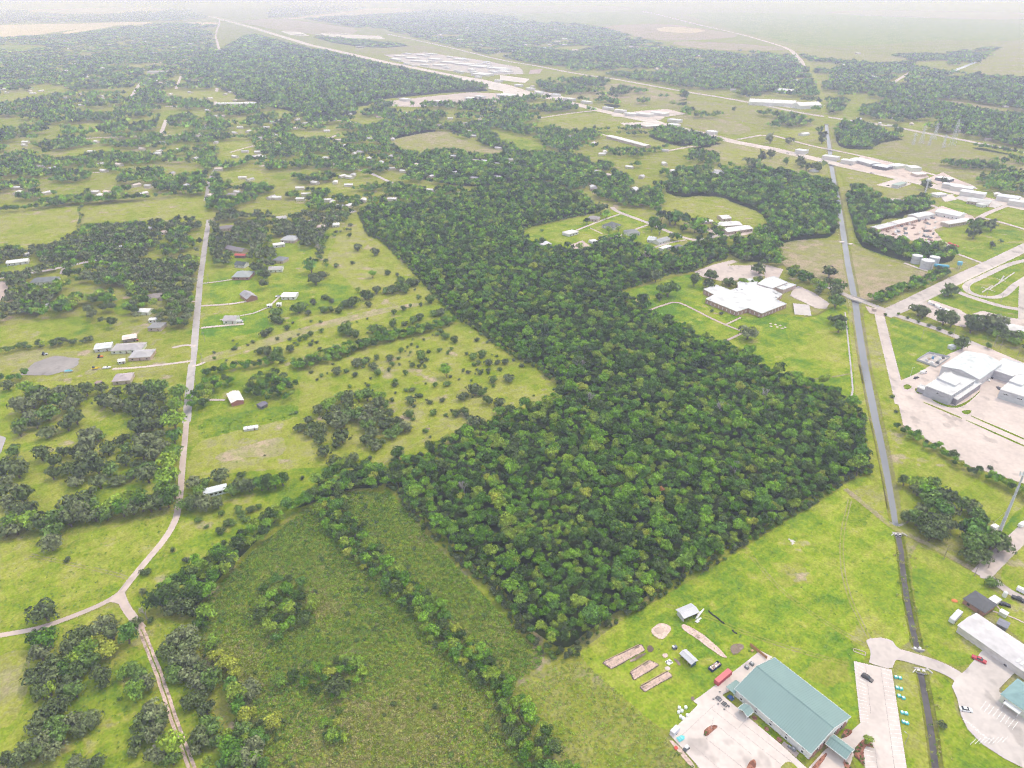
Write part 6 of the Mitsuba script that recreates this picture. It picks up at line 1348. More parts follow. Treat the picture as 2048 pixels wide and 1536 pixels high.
def bare_tree(px, py, h, label, seed):
    """A leafless grey tree of forking branches."""
    r = np.random.default_rng(seed)
    parts = []

    def grow(p, d, l, w, n):
        e = p + d * l
        parts.append(trimesh.creation.cylinder(radius=w, segment=[p, e], sections=5))
        if n:
            for _ in range(3):
                q = d + 0.62 * unit_dirs(r, 1)[0] + np.array([0, 0, 0.18])
                grow(e, q / np.linalg.norm(q), l * 0.68, w * 0.62, n - 1)
    x, y = at(px, py)
    base = np.array([x, y, 0.0])
    grow(base, np.array([0, 0, 1.0]), h * 0.34, h * 0.022, 0)
    trunk = colored(trimesh.util.concatenate(parts), (0.36, 0.33, 0.30))
    parts.clear()
    for _ in range(4):
        q = np.array([0, 0, 1.0]) + 0.6 * unit_dirs(r, 1)[0]
        grow(base + [0, 0, h * 0.33], q / np.linalg.norm(q), h * 0.24, h * 0.016, 3)
    key = thing('bare_tree', label, 'tree')
    part(key, 'trunk', trunk)
    part(key, 'branches', colored(trimesh.util.concatenate(parts), (0.42, 0.39, 0.36)))


for i, (px, py, h, l) in enumerate([(294, 1238, 9, 'pale leafless tree beside the lane below the fork'), (1526, 808, 13, 'silvery dead tree in the upper forest'), (1442, 835, 13, 'dead grey tree standing in the middle of the forest'), (640, 505, 11, 'tall pale leafless tree behind the brick house'), (1175, 812, 12, 'bare grey tree near the upper left forest edge'),
                                    (929, 993, 11, 'thin pale dead tree at the left part of the forest'), (1468, 955, 12, 'bare tree right of the forest centre'), (93, 510, 10, 'bare tree at the pasture corner on the left'), (322, 1515, 7, 'whitish bare shrub by the lane at the bottom'), (1160, 745, 12, 'grey dead snag at the forest shoulder')]):
    bare_tree(px, py, h, l, 70 + i)

# ---------------------------------------------------------------- the lower right corner: the green-roofed hall and what lies around it
def roof_material(key, c):
    def fn(p, n, uv):
        return mi.Color3f(c) * metal_fn(p, n, uv)
    scene[key] = two({'type': 'principled', 'base_color': proc(fn), 'roughness': 0.5, 'specular': 0.4})


roof_material('green_roof_material', (0.205, 0.315, 0.305))
roof_material('grey_roof_material', (0.52, 0.53, 0.56))
roof_material('white_roof_material', (0.70, 0.68, 0.68))


def ribbed_slope(L, y0, z0, y1, z1, mat, x=0.0, t=0.1):
    """One roof slope with its ribs; (y0, z0) eave, (y1, z1) ridge."""
    m = box(0, 0, 0, L, 1, 1)
    P = prism_x([(y0, z0), (y1, z1), (y1, z1 - t), (y0, z0 - t)], -L / 2 + x, L / 2 + x)
    v, f = np.array(P.vertices), np.array(P.faces)
    v2, f2 = v[f].reshape(-1, 3), np.arange(len(f) * 3).reshape(-1, 3)
    return (v2, f2), np.c_[v2[:, 0], v2[:, 1]]


def local(x, y, ang, pts):
    c, s = math.cos(ang), math.sin(ang)
    pts = np.asarray(pts, float)
    q = pts.copy()
    q[:, 0] = x + c * pts[:, 0] - s * pts[:, 1]
    q[:, 1] = y + s * pts[:, 0] + c * pts[:, 1]
    return q


def metal_gable(key, c, ang, L, W, h, rise, over, mat, trim=WHITE):
    e = W / 2 + over
    s = rise / (W / 2)
    for sg, nm in ((-1, 'roof'), (1, 'roof')):
        (v, f), uv = ribbed_slope(L + 2 * over, sg * e, h - s * over + 0.12, sg * 0.02, h + rise + 0.12, mat)
        part(key, nm, mikit.ply((local(c[0], c[1], ang, v), f), mat, uv=uv))
    part(key + '__roof', 'ridge_cap', colored(put(box(0, 0, h + rise + 0.10, L + 2 * over, 0.5, 0.08), c[0], c[1], ang), (0.16, 0.26, 0.26) if 'green' in mat else trim))
    for sg in (-1, 1):
        part(key + '__roof', 'gutter', colored(put(box(0, sg * (e + 0.08), h - s * over - 0.08, L + 2 * over, 0.16, 0.2), c[0], c[1], ang), trim))
        prof = [(-e, h - s * over - 0.12), (0, h + rise - 0.12), (e, h - s * over - 0.12), (e, h - s * over + 0.16), (0, h + rise + 0.16), (-e, h - s * over + 0.16)]
        part(key + '__roof', 'gable_trim', colored(put(prism_x(prof, sg * (L / 2 + over + 0.01) - 0.06, sg * (L / 2 + over + 0.01) + 0.06), c[0], c[1], ang), trim))


EAVE = 4.3
A, B, C, D = (at(*p, EAVE) for p in ((1470, 1378), (1548, 1314), (1703, 1434), (1622, 1508)))
hc = (A + B + C + D) / 4
d = ((C - B) + (D - A)) / 2
hall_L, hall_a = float(np.hypot(*d)), math.atan2(d[1], d[0])
hall_W = float(np.hypot(*((B - A) + (C - D)) / 2))
hall = thing('hall', 'big hall with a blue-green metal gable roof and white walls', 'building')
HW, HL, RISE = hall_W - 1.0, hall_L - 1.0, 3.9
part(hall, 'wall', colored(put(gable_walls(HL, HW, EAVE, RISE * HW / hall_W), hc[0], hc[1], hall_a), (0.74, 0.74, 0.73)))
metal_gable(hall, hc, hall_a, HL, HW, EAVE, RISE, 0.5, 'green_roof_material')
for i in range(9):
    xw = -HL / 2 + 3 + i * (HL - 6) / 8
    if i % 2 == 0:
        for zz_ in (0.9, 2.9):
            part(hall, 'window', colored(put(box(xw, -HW / 2 - 0.02, zz_, 0.9, 0.07, 0.75), hc[0], hc[1], hall_a), GLASS, 'gloss_material'))
    part(hall, 'downspout', colored(put(box(xw + 1.6, -HW / 2 - 0.1, 0, 0.14, 0.14, EAVE), hc[0], hc[1], hall_a), (0.66, 0.66, 0.66)))
    part(hall, 'window', colored(put(box(xw, HW / 2 + 0.02, 1.1, 1.0, 0.07, 1.1), hc[0], hc[1], hall_a), GLASS, 'gloss_material'))
for k, yy in enumerate((-8.2, -4.6, 4.6, 8.2)):
    part(hall, 'brick_pier', colored(put(box(HL / 2 + 0.15, yy * HW / 21, 0, 0.3, 1.7, 2.9), hc[0], hc[1], hall_a), BRICK))
    part(hall, 'window', colored(put(box(HL / 2 + 0.04, (yy + (1.6 if yy < 0 else -1.6)) * HW / 21, 0.8, 0.08, 1.1, 1.9), hc[0], hc[1], hall_a), GLASS, 'gloss_material'))
part(hall, 'brick_base', colored(put(box(HL / 2 + 0.08, 0, 0, 0.16, HW - 0.3, 1.0), hc[0], hc[1], hall_a), BRICK))
# canopies: the large one at the lower gable, the small one on the long side, the lean-to at the upper gable


def open_gable(key, c, ang, L, W, h, rise, mat, postc=WHITE, np_=2):
    metal_gable(key, c, ang, L, W, h, rise, 0.25, mat)
    for sx in np.linspace(-1, 1, np_):
        for sy in (-1, 1):
            part(key, 'post', colored(put(box(sx * (L / 2 - 0.3), sy * (W / 2 - 0.25), 0, 0.3, 0.3, h), c[0], c[1], ang), postc))


pa, pb = at(1661, 1474, 4.6), at(1702, 1505, 4.6)
pd = pb - pa
cano = thing('entrance_canopy', 'green-roofed drive-through canopy at the lower gable of the hall', 'canopy')
ca = math.atan2(pd[1], pd[0])
open_gable(cano, (pa + pb) / 2, ca, float(np.hypot(*pd)) - 0.4, 5.6, 3.4, 1.25, 'green_roof_material', BRICK, 2)
pa = at(1492, 1418, 3.2)
porch = thing('porch', 'little green-roofed porch on the long white side of the hall', 'porch')
open_gable(porch, pa, hall_a + math.pi / 2, 3.6, 4.2, 2.7, 1.0, 'green_roof_material', WHITE, 2)
q = plan([(1452, 1373), (1472, 1359), (1483, 1367), (1469, 1389)], 3.2)
lean = thing('lean_to', 'green lean-to roof at the upper gable of the hall', 'shelter')
m = trimesh.creation.extrude_polygon(Polygon(q), 0.14, engine='earcut')
v = np.array(m.vertices)[np.array(m.faces)].reshape(-1, 3)
v[:, 2] += 3.0
part(lean, 'roof', mikit.ply((v, np.arange(len(v)).reshape(-1, 3)), 'green_roof_material', uv=v[:, :2]))
for p_ in q[[0, 1, 3]]:
    p2 = p_ + (q.mean(0) - p_) * 0.12
    part(lean, 'post', colored(put(box(0, 0, 0, 0.16, 0.16, 3.0), *p2), WHITE))

# beds, islands and grass around the hall
for pts, dry, lum in (([(1462, 1404), (1476, 1417), (1480, 1414), (1467, 1402)], 0.5, 0.9), ([(1493, 1432), (1503, 1428), (1571, 1484), (1563, 1491)], 0.42, 0.95), ([(1556, 1540), (1576, 1521), (1592, 1532), (1604, 1550), (1580, 1575)], 0.6, 1.0), ([(1599, 1505), (1612, 1514), (1606, 1528), (1594, 1518)], 0.4, 0.95), ([(1700, 1512), (1716, 1520), (1730, 1545), (1715, 1545)], 0.4, 1.0)):
    field('lawn_strip', 'small strip of grass beside the hall', pts, dry, lum, 0.15, z=0.36, clear=False)


def mulch(pts, label, c=(0.55, 0.62)):
    P = poly_px(pts, 1)
    LOT_Z[0] += 0.002
    k = struct('mulch_bed', sheet(P, LOT_Z[0] + 0.16, 'mulch_material', c), label)
    return P


def mulch_fn(p, n, uv):
    t = fbm(p.x * 1.1, p.y * 1.1, 4.0, 3)
    return mix((0.19, 0.085, 0.055), (0.36, 0.17, 0.115), smoothstep(0.3, 0.7, t)) * (0.8 + 0.4 * noise(p.x * 3, p.y * 3, 1.0))


scene['mulch_material'] = two({'type': 'diffuse', 'reflectance': proc(mulch_fn)})
beds = [mulch(pts, l) for pts, l in [([(1407, 1468), (1409, 1460), (1424, 1451), (1438, 1453), (1426, 1463), (1412, 1476)], 'half-round mulch island with a lamp in the court'), ([(1497, 1526), (1509, 1518), (1513, 1532), (1505, 1545), (1490, 1545)], 'mulch island at the lower end of the court'),
                                    ([(1502, 1434), (1510, 1432), (1516, 1440), (1508, 1443)], 'mulch patch on the hall side strip'), ([(1527, 1456), (1534, 1454), (1539, 1462), (1531, 1464)], 'mulch patch on the hall side strip'), ([(1551, 1478), (1558, 1474), (1566, 1484), (1558, 1487)], 'mulch patch on the hall side strip'),
                                    ([(1682, 1474), (1690, 1458), (1704, 1462), (1704, 1468), (1690, 1478)], 'brown bed at the lower gable of the hall'), ([(1706, 1502), (1722, 1482), (1734, 1478), (1750, 1497), (1726, 1492), (1728, 1536), (1722, 1525), (1708, 1512)], 'red flower bed between the canopy and the bays'),
                                    ([(1616, 1545), (1650, 1506), (1656, 1510), (1626, 1550)], 'narrow red mulch strip below the hall'), ([(1684, 1526), (1692, 1524), (1712, 1550), (1700, 1560)], 'red mulch strip at the bottom edge')]]
r = np.random.default_rng(3)
for b, n in ((beds[5], 6), (beds[6], 14), (beds[8], 5), (beds[0], 2)):
    pp = fill(b, 1.5, 0.4, 0.8, 4)[:n]
    for q in pp:
        c = int(r.integers(0, 3))
        key = numbered('garden_shrub')
        scene[key] = {**proto('shrub', int(r.integers(0, 3)), c, 1), 'to_world': place(q[0], q[1], 0.3, 0.55, 0.6, r.uniform(0, 360))}
        labels[key] = {'label': 'small clipped shrub in a mulch bed beside the hall', 'category': 'shrub', 'group': 'shrubs in the mulch beds of the hall'}
for i in range(22):                                            # hedge plants in front of the long white building
    t = i / 21
    px, py = 1927 + t * 100, 1271 + t * 65
    q = at(px, py)
    key = numbered('hedge_shrub')
    scene[key] = {**proto('shrub', i % 4, i % 3, 0), 'to_world': place(q[0], q[1], 0.0, r.uniform(0.7, 1.1), r.uniform(1.0, 2.2), r.uniform(0, 360))}
    labels[key] = {'label': 'upright dark shrub in the row in front of the long white building', 'category': 'shrub', 'group': 'shrubs in front of the long white building'}


def lines(pts_pairs, w, color, z, name, label):
    for a, b in pts_pairs:
        p = plan([a, b])
        P = LineString(p).buffer(w / 2, cap_style='flat')
        k = numbered(name)
        v, f = trimesh.creation.triangulate_polygon(P, engine='earcut')
        scene[k] = colored((np.c_[v, np.full(len(v), z)], f), color)
        labels[k] = {'label': label, 'kind': 'structure'}


def lerp(a, b, t):
    return (a[0] + (b[0] - a[0]) * t, a[1] + (b[1] - a[1]) * t)


stalls = []
for i in range(17):
    t = i / 16
    a, b = lerp((1707.5, 1326), (1720, 1444), t), lerp((1733, 1340), (1742, 1446), t)
    stalls.append((a, lerp(a, b, 0.82)))
for i in range(24):
    t = i / 23
    a, b = lerp((1783, 1344), (1812, 1536), t), lerp((1760, 1338), (1787, 1536), t)
    stalls.append((a, lerp(a, b, 0.84)))
for i in range(5):
    t = i / 4
    stalls.append((lerp((1728, 1500), (1732, 1545), t), lerp((1748, 1505), (1752, 1545), t)))
lines(stalls, 0.13, (0.80, 0.80, 0.79), 0.34, 'stall_line', 'white painted line of the parking bays beside the hall')
lines([((1731, 1331), (1741, 1428)), ((1761, 1337), (1789, 1540)), ((1750, 1500), (1756, 1550)), ((1424, 1420), (1562, 1530)), ((1440, 1412), (1590, 1530)), ((1412, 1478), (1500, 1548)), ((1383, 1490), (1440, 1540)), ((1438, 1455), (1505, 1512)), ((1475, 1460), (1491, 1440)), ((1360, 1475), (1430, 1410))], 0.16, (0.42, 0.36, 0.34), 0.345, 'slab_joint', 'dark joint between the concrete slabs beside the hall')
lines([((1940 + 9 * i, 1490 - 0.5 * i), (1952 + 9 * i, 1478 - 0.5 * i)) for i in range(8)] + [((1960 + 8 * i, 1420 + 5 * i), (1972 + 8 * i, 1404 + 5 * i)) for i in range(9)] + [((1925 + 6 * i, 1440 + 5 * i), (1938 + 6 * i, 1446 + 5 * i)) for i in range(8)], 0.15, (0.80, 0.80, 0.79), 0.36, 'stall_line', 'faded white bay line on the church parking lot')

# garden beds beside the meadow: soil pads with ridges and pale timber edging
scene['soil_material'] = scene['dirt_material']
for n, (pts, nrow, lab) in enumerate([([(1206, 1326), (1282, 1290), (1289, 1301), (1222, 1338)], 4, 'longest, upper garden plot of bare ridged soil beside the meadow'), ([(1261, 1346), (1299, 1322), (1317, 1330), (1268, 1360)], 4, 'middle garden plot of bare ridged soil'), ([(1280, 1375), (1336, 1344), (1343, 1353), (1289, 1384)], 3, 'lower garden plot of bare ridged soil')]):
    P = plan(pts)
    key = thing('garden_plot', lab, 'garden plot')
    part(key, 'soil', sheet(ragged(Polygon(P).buffer(0.4), 0.5, 1.2), 0.22, 'dirt_material', (0.10, 0.62)))
    for k in range(nrow):
        t = (k + 0.5) / nrow
        a, b = P[0] + (P[3] - P[0]) * t, P[1] + (P[2] - P[1]) * t
        m = int(np.hypot(*(b - a)) / 0.9)
        s = np.linspace(0, 1, m)
        mid = a + (b - a) * s[:, None]
        nn = np.array([-(b - a)[1], (b - a)[0]]) / np.hypot(*(b - a))
        wv = 0.38 + 0.28 * r.random(m)
        hh = 0.25 + 0.22 * r.random(m)
        rows = [np.c_[mid + nn * wv[:, None] * o, 0.2 + hh * zf] for o, zf in ((-1, 0), (-0.35, 1), (0.35, 1), (1, 0))]
        R = np.array(rows)
        i, j = np.meshgrid(np.arange(3), np.arange(m - 1), indexing='ij')
        f = np.stack([i * m + j, i * m + j + 1, (i + 1) * m + j + 1, (i + 1) * m + j], -1).reshape(-1, 4)
        part(key, 'soil_ridge', mikit.ply((R.reshape(-1, 3), f), 'dirt_material', uv=np.tile([0.62 + 0.12 * (k % 2), 1.05], (R.size // 3, 1))))
        part(key, 'edging_board', colored(put(box(0, 0, 0.2, np.hypot(*(b - a)) * 0.9, 0.16, 0.3), *((a + b) / 2 + nn * 0.95), math.atan2(*(b - a)[::-1])), (0.55, 0.42, 0.26)))
for pts, nm, lab, uv in [([(1299, 1262), (1312, 1250), (1326, 1246), (1344, 1256), (1338, 1268), (1325, 1280), (1312, 1276)], 'soil_patch', 'pale pinkish spread of dumped sand in the meadow', (0.85, 1.12)), ([(1360, 1252), (1368, 1247), (1400, 1266), (1430, 1290), (1455, 1315), (1449, 1319), (1420, 1298), (1390, 1276), (1366, 1260)], 'soil_patch', 'long pinkish strip of bare soil in the meadow', (0.72, 1.08)),
                         ([(1292, 1296), (1302, 1290), (1308, 1300), (1298, 1307)], 'ash_patch', 'dark ash patch beside the longest garden plot', (0.0, 0.62)), ([(1255, 1322), (1290, 1305), (1296, 1308), (1262, 1326)], 'ash_patch', 'greyish trodden strip below the longest garden plot', (0.2, 0.85)), ([(1345, 1316), (1352, 1318), (1364, 1331), (1358, 1334)], 'soil_patch', 'short reddish soil strip beside the open shed', (0.4, 1.1)),
                         ([(1323, 1311), (1333, 1306), (1338, 1312), (1328, 1317)], 'soil_patch', 'pale round fire place between the plots and the shed', (0.9, 1.05)), ([(1384, 1392), (1391, 1398), (1386, 1404), (1380, 1398)], 'soil_patch', 'red-brown soil patch at the corner of the court', (0.3, 1.0)), ([(1458, 1296), (1475, 1287), (1492, 1292), (1480, 1306), (1464, 1312)], 'soil_patch', 'brown bare patch near the timber fence', (0.15, 1.05)),
                         ([(1336, 1482), (1344, 1478), (1392, 1536), (1384, 1540)], 'soil_patch', 'pale soil edge along the left side of the court', (0.75, 1.0))]:
    P = ragged(poly_px(pts, 1), 0.7, 1.5)
    LOT_Z[0] += 0.002
    struct(nm, sheet(P, LOT_Z[0] - 0.05, 'dirt_material', uv), lab)
single('sand_heap', 'low heap of pale sand on the sand spread', 'heap', heap(1318, 1262, 2.6, 0.8, (0.52, 0.40, 0.33), 4))
single('sand_heap', 'small pale heap between the white pallet and the lower plot', 'heap', heap(1335, 1337, 1.2, 0.5, (0.66, 0.55, 0.52), 8))

# open sheds
for lab, p0, p1, W, h, side in (('grey metal open shed alone in the upper meadow', (1360, 1226), (1391, 1213), 5.8, 2.9, (0.16, 0.17, 0.16)), ('grey-roofed shed with dark blue sides beside the garden plots', (1366, 1300), (1390, 1323), 3.8, 2.7, (0.07, 0.12, 0.19))):
    a, b = at(*p0, h + 0.7), at(*p1, h + 0.7)
    dd = b - a
    key = thing('open_shed', lab, 'shed')
    an, L = math.atan2(dd[1], dd[0]), float(np.hypot(*dd))
    metal_gable(key, (a + b) / 2, an, L - 0.4, W - 0.4, h, 0.7, 0.2, 'grey_roof_material', LGREY)
    cx, cy = (a + b) / 2
    for sx in (-1, 1):
        part(key, 'end_wall', colored(put(box(sx * (L / 2 - 0.5), 0, 0, 0.1, W - 0.9, h - 0.15), cx, cy, an), side if sx == 1 else LGREY))
    part(key, 'back_wall', colored(put(box(0, W / 2 - 0.5, 0, L - 0.9, 0.1, h - 0.15), cx, cy, an), (0.36, 0.37, 0.37)))
    for sx in (-0.48, -0.16, 0.16, 0.48):
        part(key, 'post', colored(put(box(sx * (L - 0.8), -W / 2 + 0.45, 0, 0.14, 0.14, h - 0.1), cx, cy, an), (0.5, 0.42, 0.3)))
    part(key, 'work_bench', colored(put(box(0.4, 0.4, 0.0, L * 0.5, 1.0, 0.9), cx, cy, an), (0.30, 0.25, 0.2)))

# red container on feet, blue skip, cart, pallets, drums, fences
a, b = at(1433, 1363, 2.2), at(1460, 1340, 2.2)
dd = b - a
an, L, (cx, cy) = math.atan2(dd[1], dd[0]), float(np.hypot(*dd)), (a + b) / 2
key = thing('container', 'long red freight container beside the walk of the hall', 'container')
part(key, 'body', colored(put(box(0, 0, 0.35, L, 2.3, 2.1), cx, cy, an), (0.50, 0.105, 0.115)))
part(key, 'roof', colored(put(box(0, 0, 2.46, L - 0.1, 2.2, 0.08), cx, cy, an), (0.60, 0.17, 0.18)))
ribs = join(*[box(-L / 2 + 0.4 + i * (L - 0.8) / 13, s * 1.17, 0.45, 0.16, 0.08, 1.9) for i in range(14) for s in (-1, 1)])
part(key, 'side_ribs', colored(put(ribs, cx, cy, an), (0.44, 0.085, 0.10)))
for sx in (-1, 1):
    for sy in (-1, 1):
        part(key, 'foot', colored(put(box(sx * (L / 2 - 0.4), sy * 0.9, 0, 0.3, 0.3, 0.36), cx, cy, an), DGREY))
a, b = at(1421, 1338, 1.2), at(1439, 1325, 1.2)
dd = b - a
an, L, (cx, cy) = math.atan2(dd[1], dd[0]), float(np.hypot(*dd)), (a + b) / 2
key = thing('skip', 'dark blue open skip heaped with pale boxes behind the red container', 'skip')
part(key, 'body', colored(put(join(box(0, 1.05, 0.1, L, 0.1, 1.3), box(0, -1.05, 0.1, L, 0.1, 1.3), box(L / 2, 0, 0.1, 0.1, 2.1, 1.3), box(-L / 2, 0, 0.1, 0.1, 2.1, 1.3), box(0, 0, 0.1, L, 2.1, 0.12)), cx, cy, an), (0.035, 0.05, 0.12)))
r = np.random.default_rng(12)
for i in range(9):
    single('cardboard_box', 'pale box heaped in the dark blue skip', 'box', colored(put(box(0, 0, 0, r.uniform(0.6, 1.1), r.uniform(0.5, 0.9), r.uniform(0.4, 0.7)), *local(cx, cy, an, [[-L / 2 + 0.6 + (i // 2) * (L - 1.2) / 4, (-0.45, 0.45)[i % 2], 0]])[0][:2], r.uniform(0, 3), 0.9 + 0.2 * r.random()), [(0.62, 0.52, 0.42), (0.75, 0.72, 0.68), (0.5, 0.36, 0.3)][i % 3]), 'pale boxes in the dark blue skip')
q = at(1349, 1297)
key = thing('generator', 'small grey machine with a white hood near the shed with blue sides', 'machine')
part(key, 'body', colored(put(box(0, 0, 0.3, 2.0, 1.3, 1.0), *q, 0.5), (0.16, 0.18, 0.22)))
part(key, 'hood', colored(put(box(-0.7, 0.2, 1.31, 0.7, 1.1, 0.25), *q, 0.5), WHITE))
for s in (-0.5, 0.5):
    part(key, 'wheel', colored(put(wheel(0.4, s * 1.5), *q, 0.5), (0.03, 0.03, 0.03)))
q = at(1338, 1325)
key = thing('pallet', 'white slab with dark pots between the garden plots and the shed', 'slab')
part(key, 'slab', colored(put(box(0, 0, 0.1, 2.6, 2.3, 0.25), *q, 0.6), (0.76, 0.76, 0.72)))
for i, (x, y) in enumerate(((-1.0, 0.4), (0.1, 0.2), (0.6, -0.5))):
    part(key, 'pot', colored(put(trimesh.creation.cylinder(radius=0.25, height=0.4, sections=10), *local(q[0], q[1], 0.6, [[x, y, 0]])[0][:2], 0, 0.56), (0.06, 0.07, 0.08)))
for i, (x, y, l, w) in enumerate([(1395, 1234, 3.6, 0.9), (1398, 1230, 4.2, 1.0), (1402, 1226, 3.8, 0.7), (1404, 1222, 3.0, 0.5), (1394, 1242, 2.6, 0.7), (1398, 1240, 3.0, 0.8), (1396, 1245, 1.6, 0.6)]):
    single('pale_lumber', f'white board in the loose pile beside the upper open shed, {ORD[i]} from its left end', 'board', colored(put(box(0, 0, 0.1 + 0.05 * i, l, w, 0.12), *at(x, y), 0.95 - 0.05 * i), (0.80, 0.80, 0.80)), 'white boards beside the upper open shed')
for pts, lab in (([(1417, 1222), (1424, 1230), (1432, 1234), (1440, 1242), (1449, 1248)], 'longer black silt tube lying on the meadow'), ([(1465, 1261), (1468, 1265), (1474, 1268)], 'short piece of black silt tube on the meadow')):
    p = smooth_line(plan(pts), 2)
    seg = [trimesh.creation.cylinder(radius=0.3, segment=[[*a, 0.28], [*b, 0.28]], sections=8) for a, b in zip(p, p[1:])]
    single('silt_tube', lab, 'tube', colored(join(*seg), (0.03, 0.03, 0.032)))
for i, (x, y) in enumerate(zz([(280, 710), (375, 705), (318, 755), (272, 775), (398, 820), (300, 840), (338, 865)], 1320, 1320, 280 / 2048)):
    q = at(x, y)
    key = thing('white_drum', 'white drum standing in the loose cluster on the grass left of the court', 'drum', 'white drums left of the court')
    part(key, 'body', colored(put(trimesh.creation.cylinder(radius=0.62, height=1.0, sections=14), *q, 0, 0.5), (0.80, 0.81, 0.82), smooth=False))
    part(key, 'lid', colored(put(trimesh.creation.cylinder(radius=0.45, height=0.12, sections=12), *q, 0, 1.06), (0.74, 0.76, 0.76)))
a, b = at(1500, 1288, 1.0), at(1534, 1316, 1.0)
key = thing('timber_fence', 'orange-brown timber fence at the upper corner of the hall', 'fence')
dd = b - a
an, L = math.atan2(dd[1], dd[0]), float(np.hypot(*dd))
n = int(L / 0.5)
for i in range(n):
    c = a + dd * (i + 0.5) / n
    part(key, 'plank', colored(put(box(0, 0, 0.05, 0.47, 0.06, 1.8 + 0.05 * (i % 3)), *c, an), (0.46 + 0.05 * (i % 3), 0.29, 0.14)))
for o in (0.5, 1.4):
    part(key, 'rail', colored(put(box(0, 0.07, o, L, 0.08, 0.12), *((a + b) / 2), an), (0.42, 0.27, 0.14)))
single('timber_stand', 'little timber stand below the timber fence', 'stand', colored(join(put(box(0, 0, 0.7, 1.2, 1.0, 0.1), *at(1504, 1303), 0.4), put(box(0, 0, 0, 0.9, 0.7, 0.7), *at(1504, 1303), 0.4)), (0.50, 0.32, 0.15)))
q = plan([(1706, 1297), (1731, 1305), (1731, 1312), (1707, 1303)])
key = thing('timber_pen', 'empty rectangular timber pen beside the gravel turnaround', 'pen')
for a, b in zip(q, np.roll(q, -1, 0)):
    dd = b - a
    part(key, 'beam', colored(put(box(0, 0, 0.05, np.hypot(*dd), 0.25, 0.35), *((a + b) / 2), math.atan2(dd[1], dd[0])), (0.56, 0.48, 0.36)))

# on the court
q = at(1349, 1466)
key = thing('box_trailer', 'pale box trailer at the left corner of the court', 'trailer')
part(key, 'body', colored(put(box(0, 0, 0.5, 3.8, 2.0, 1.9), *q, 0.75), (0.70, 0.68, 0.74)))
part(key, 'roof', colored(put(box(0, 0, 2.41, 3.7, 1.9, 0.06), *q, 0.75), (0.76, 0.76, 0.78)))
part(key, 'drawbar', colored(put(box(2.4, 0, 0.45, 1.2, 0.12, 0.12), *q, 0.75), DGREY))
for s in (-1, 1):
    part(key, 'wheel', colored(put(wheel(0, s * 1.02, 0.33), *q, 0.75), (0.03, 0.03, 0.03)))
q = at(1361, 1479)
key = thing('pedal_boat', 'bright turquoise boat-like tub on the court', 'boat')
hullm = trimesh.convex.convex_hull(np.array([(x, y, z) for x, y, z in [(-1.2, -0.8, 0.1), (1.0, -0.7, 0.1), (1.5, 0, 0.15), (1.0, 0.7, 0.1), (-1.2, 0.8, 0.1), (-1.4, -1.0, 0.7), (1.2, -0.9, 0.75), (1.9, 0, 0.8), (1.2, 0.9, 0.75), (-1.4, 1.0, 0.7)]]))
part(key, 'hull', colored(put(hullm, *q, 0.5), (0.14, 0.58, 0.62)))
for sx in (-0.6, 0.3):
    part(key, 'seat', colored(put(box(sx, 0, 0.76, 0.5, 1.3, 0.3), *q, 0.5), (0.30, 0.70, 0.72)))
q = at(1372, 1499)
key = thing('utility_cart', 'white and black utility cart on the court', 'cart')
part(key, 'chassis', colored(put(box(0, 0, 0.3, 2.6, 1.4, 0.4), *q, 0.7), DGREY))
part(key, 'roof', colored(put(box(0.1, 0, 1.75, 1.7, 1.3, 0.08), *q, 0.7), WHITE))
for sx in (-0.7, 0.9):
    for sy in (-0.6, 0.6):
        part(key, 'post', colored(put(box(sx, sy, 0.7, 0.06, 0.06, 1.05), *q, 0.7), DGREY))
        part(key, 'wheel', colored(put(wheel(sx, sy * 1.2, 0.28), *q, 0.7), (0.03, 0.03, 0.03)))
single('red_tub', 'round red tub on the grass beside the court', 'tub', colored(put(trimesh.creation.cylinder(radius=0.75, height=0.5, sections=14), *at(1352, 1497), 0, 0.25), (0.55, 0.10, 0.06)))


def table_set(px, py, ang, color, label):
    q = at(px, py)
    key = thing('picnic_table', label, 'table')
    part(key, 'tabletop', colored(put(box(0, 0, 0.72, 1.9, 1.2, 0.06), *q, ang), color))
    for s in (-1, 1):
        part(key, 'bench', colored(put(box(0, s * 1.05, 0.42, 1.9, 0.4, 0.06), *q, ang), color))
        part(key, 'leg', colored(put(box(s * 0.7, 0, 0, 0.12, 2.0, 0.42), *q, ang), DGREY))
    return key


table_set(1437, 1399, 0.7, (0.12, 0.125, 0.14), 'upper dark picnic table at the corner of the court')
table_set(1449, 1410, 0.7, (0.10, 0.105, 0.11), 'lower dark picnic table at the corner of the court')
table_set(1461, 1397, 0.7, (0.05, 0.12, 0.30), 'blue table beside the small lean-to of the hall')
for i, (x, y, l) in enumerate([(1427, 1400, 'left of the picnic tables'), (1436, 1409, 'between the two dark picnic tables'), (1439, 1385, 'above the picnic tables'), (1448, 1420, 'below the picnic tables'), (1457, 1415, 'right of the picnic tables')]):
    q = at(x, y)
    key = thing('folding_chair', f'dark chair {l} on the court', 'chair')
    part(key, 'seat', colored(put(box(0, 0, 0.42, 0.6, 0.55, 0.06), *q, i), DGREY))
    part(key, 'backrest', colored(put(box(-0.28, 0, 0.48, 0.06, 0.55, 0.5), *q, i), DGREY))
    part(key, 'legs', colored(put(join(*[box(sx, sy, 0, 0.05, 0.05, 0.42) for sx in (-0.25, 0.25) for sy in (-0.22, 0.22)]), *q, i), (0.05, 0.05, 0.05)))
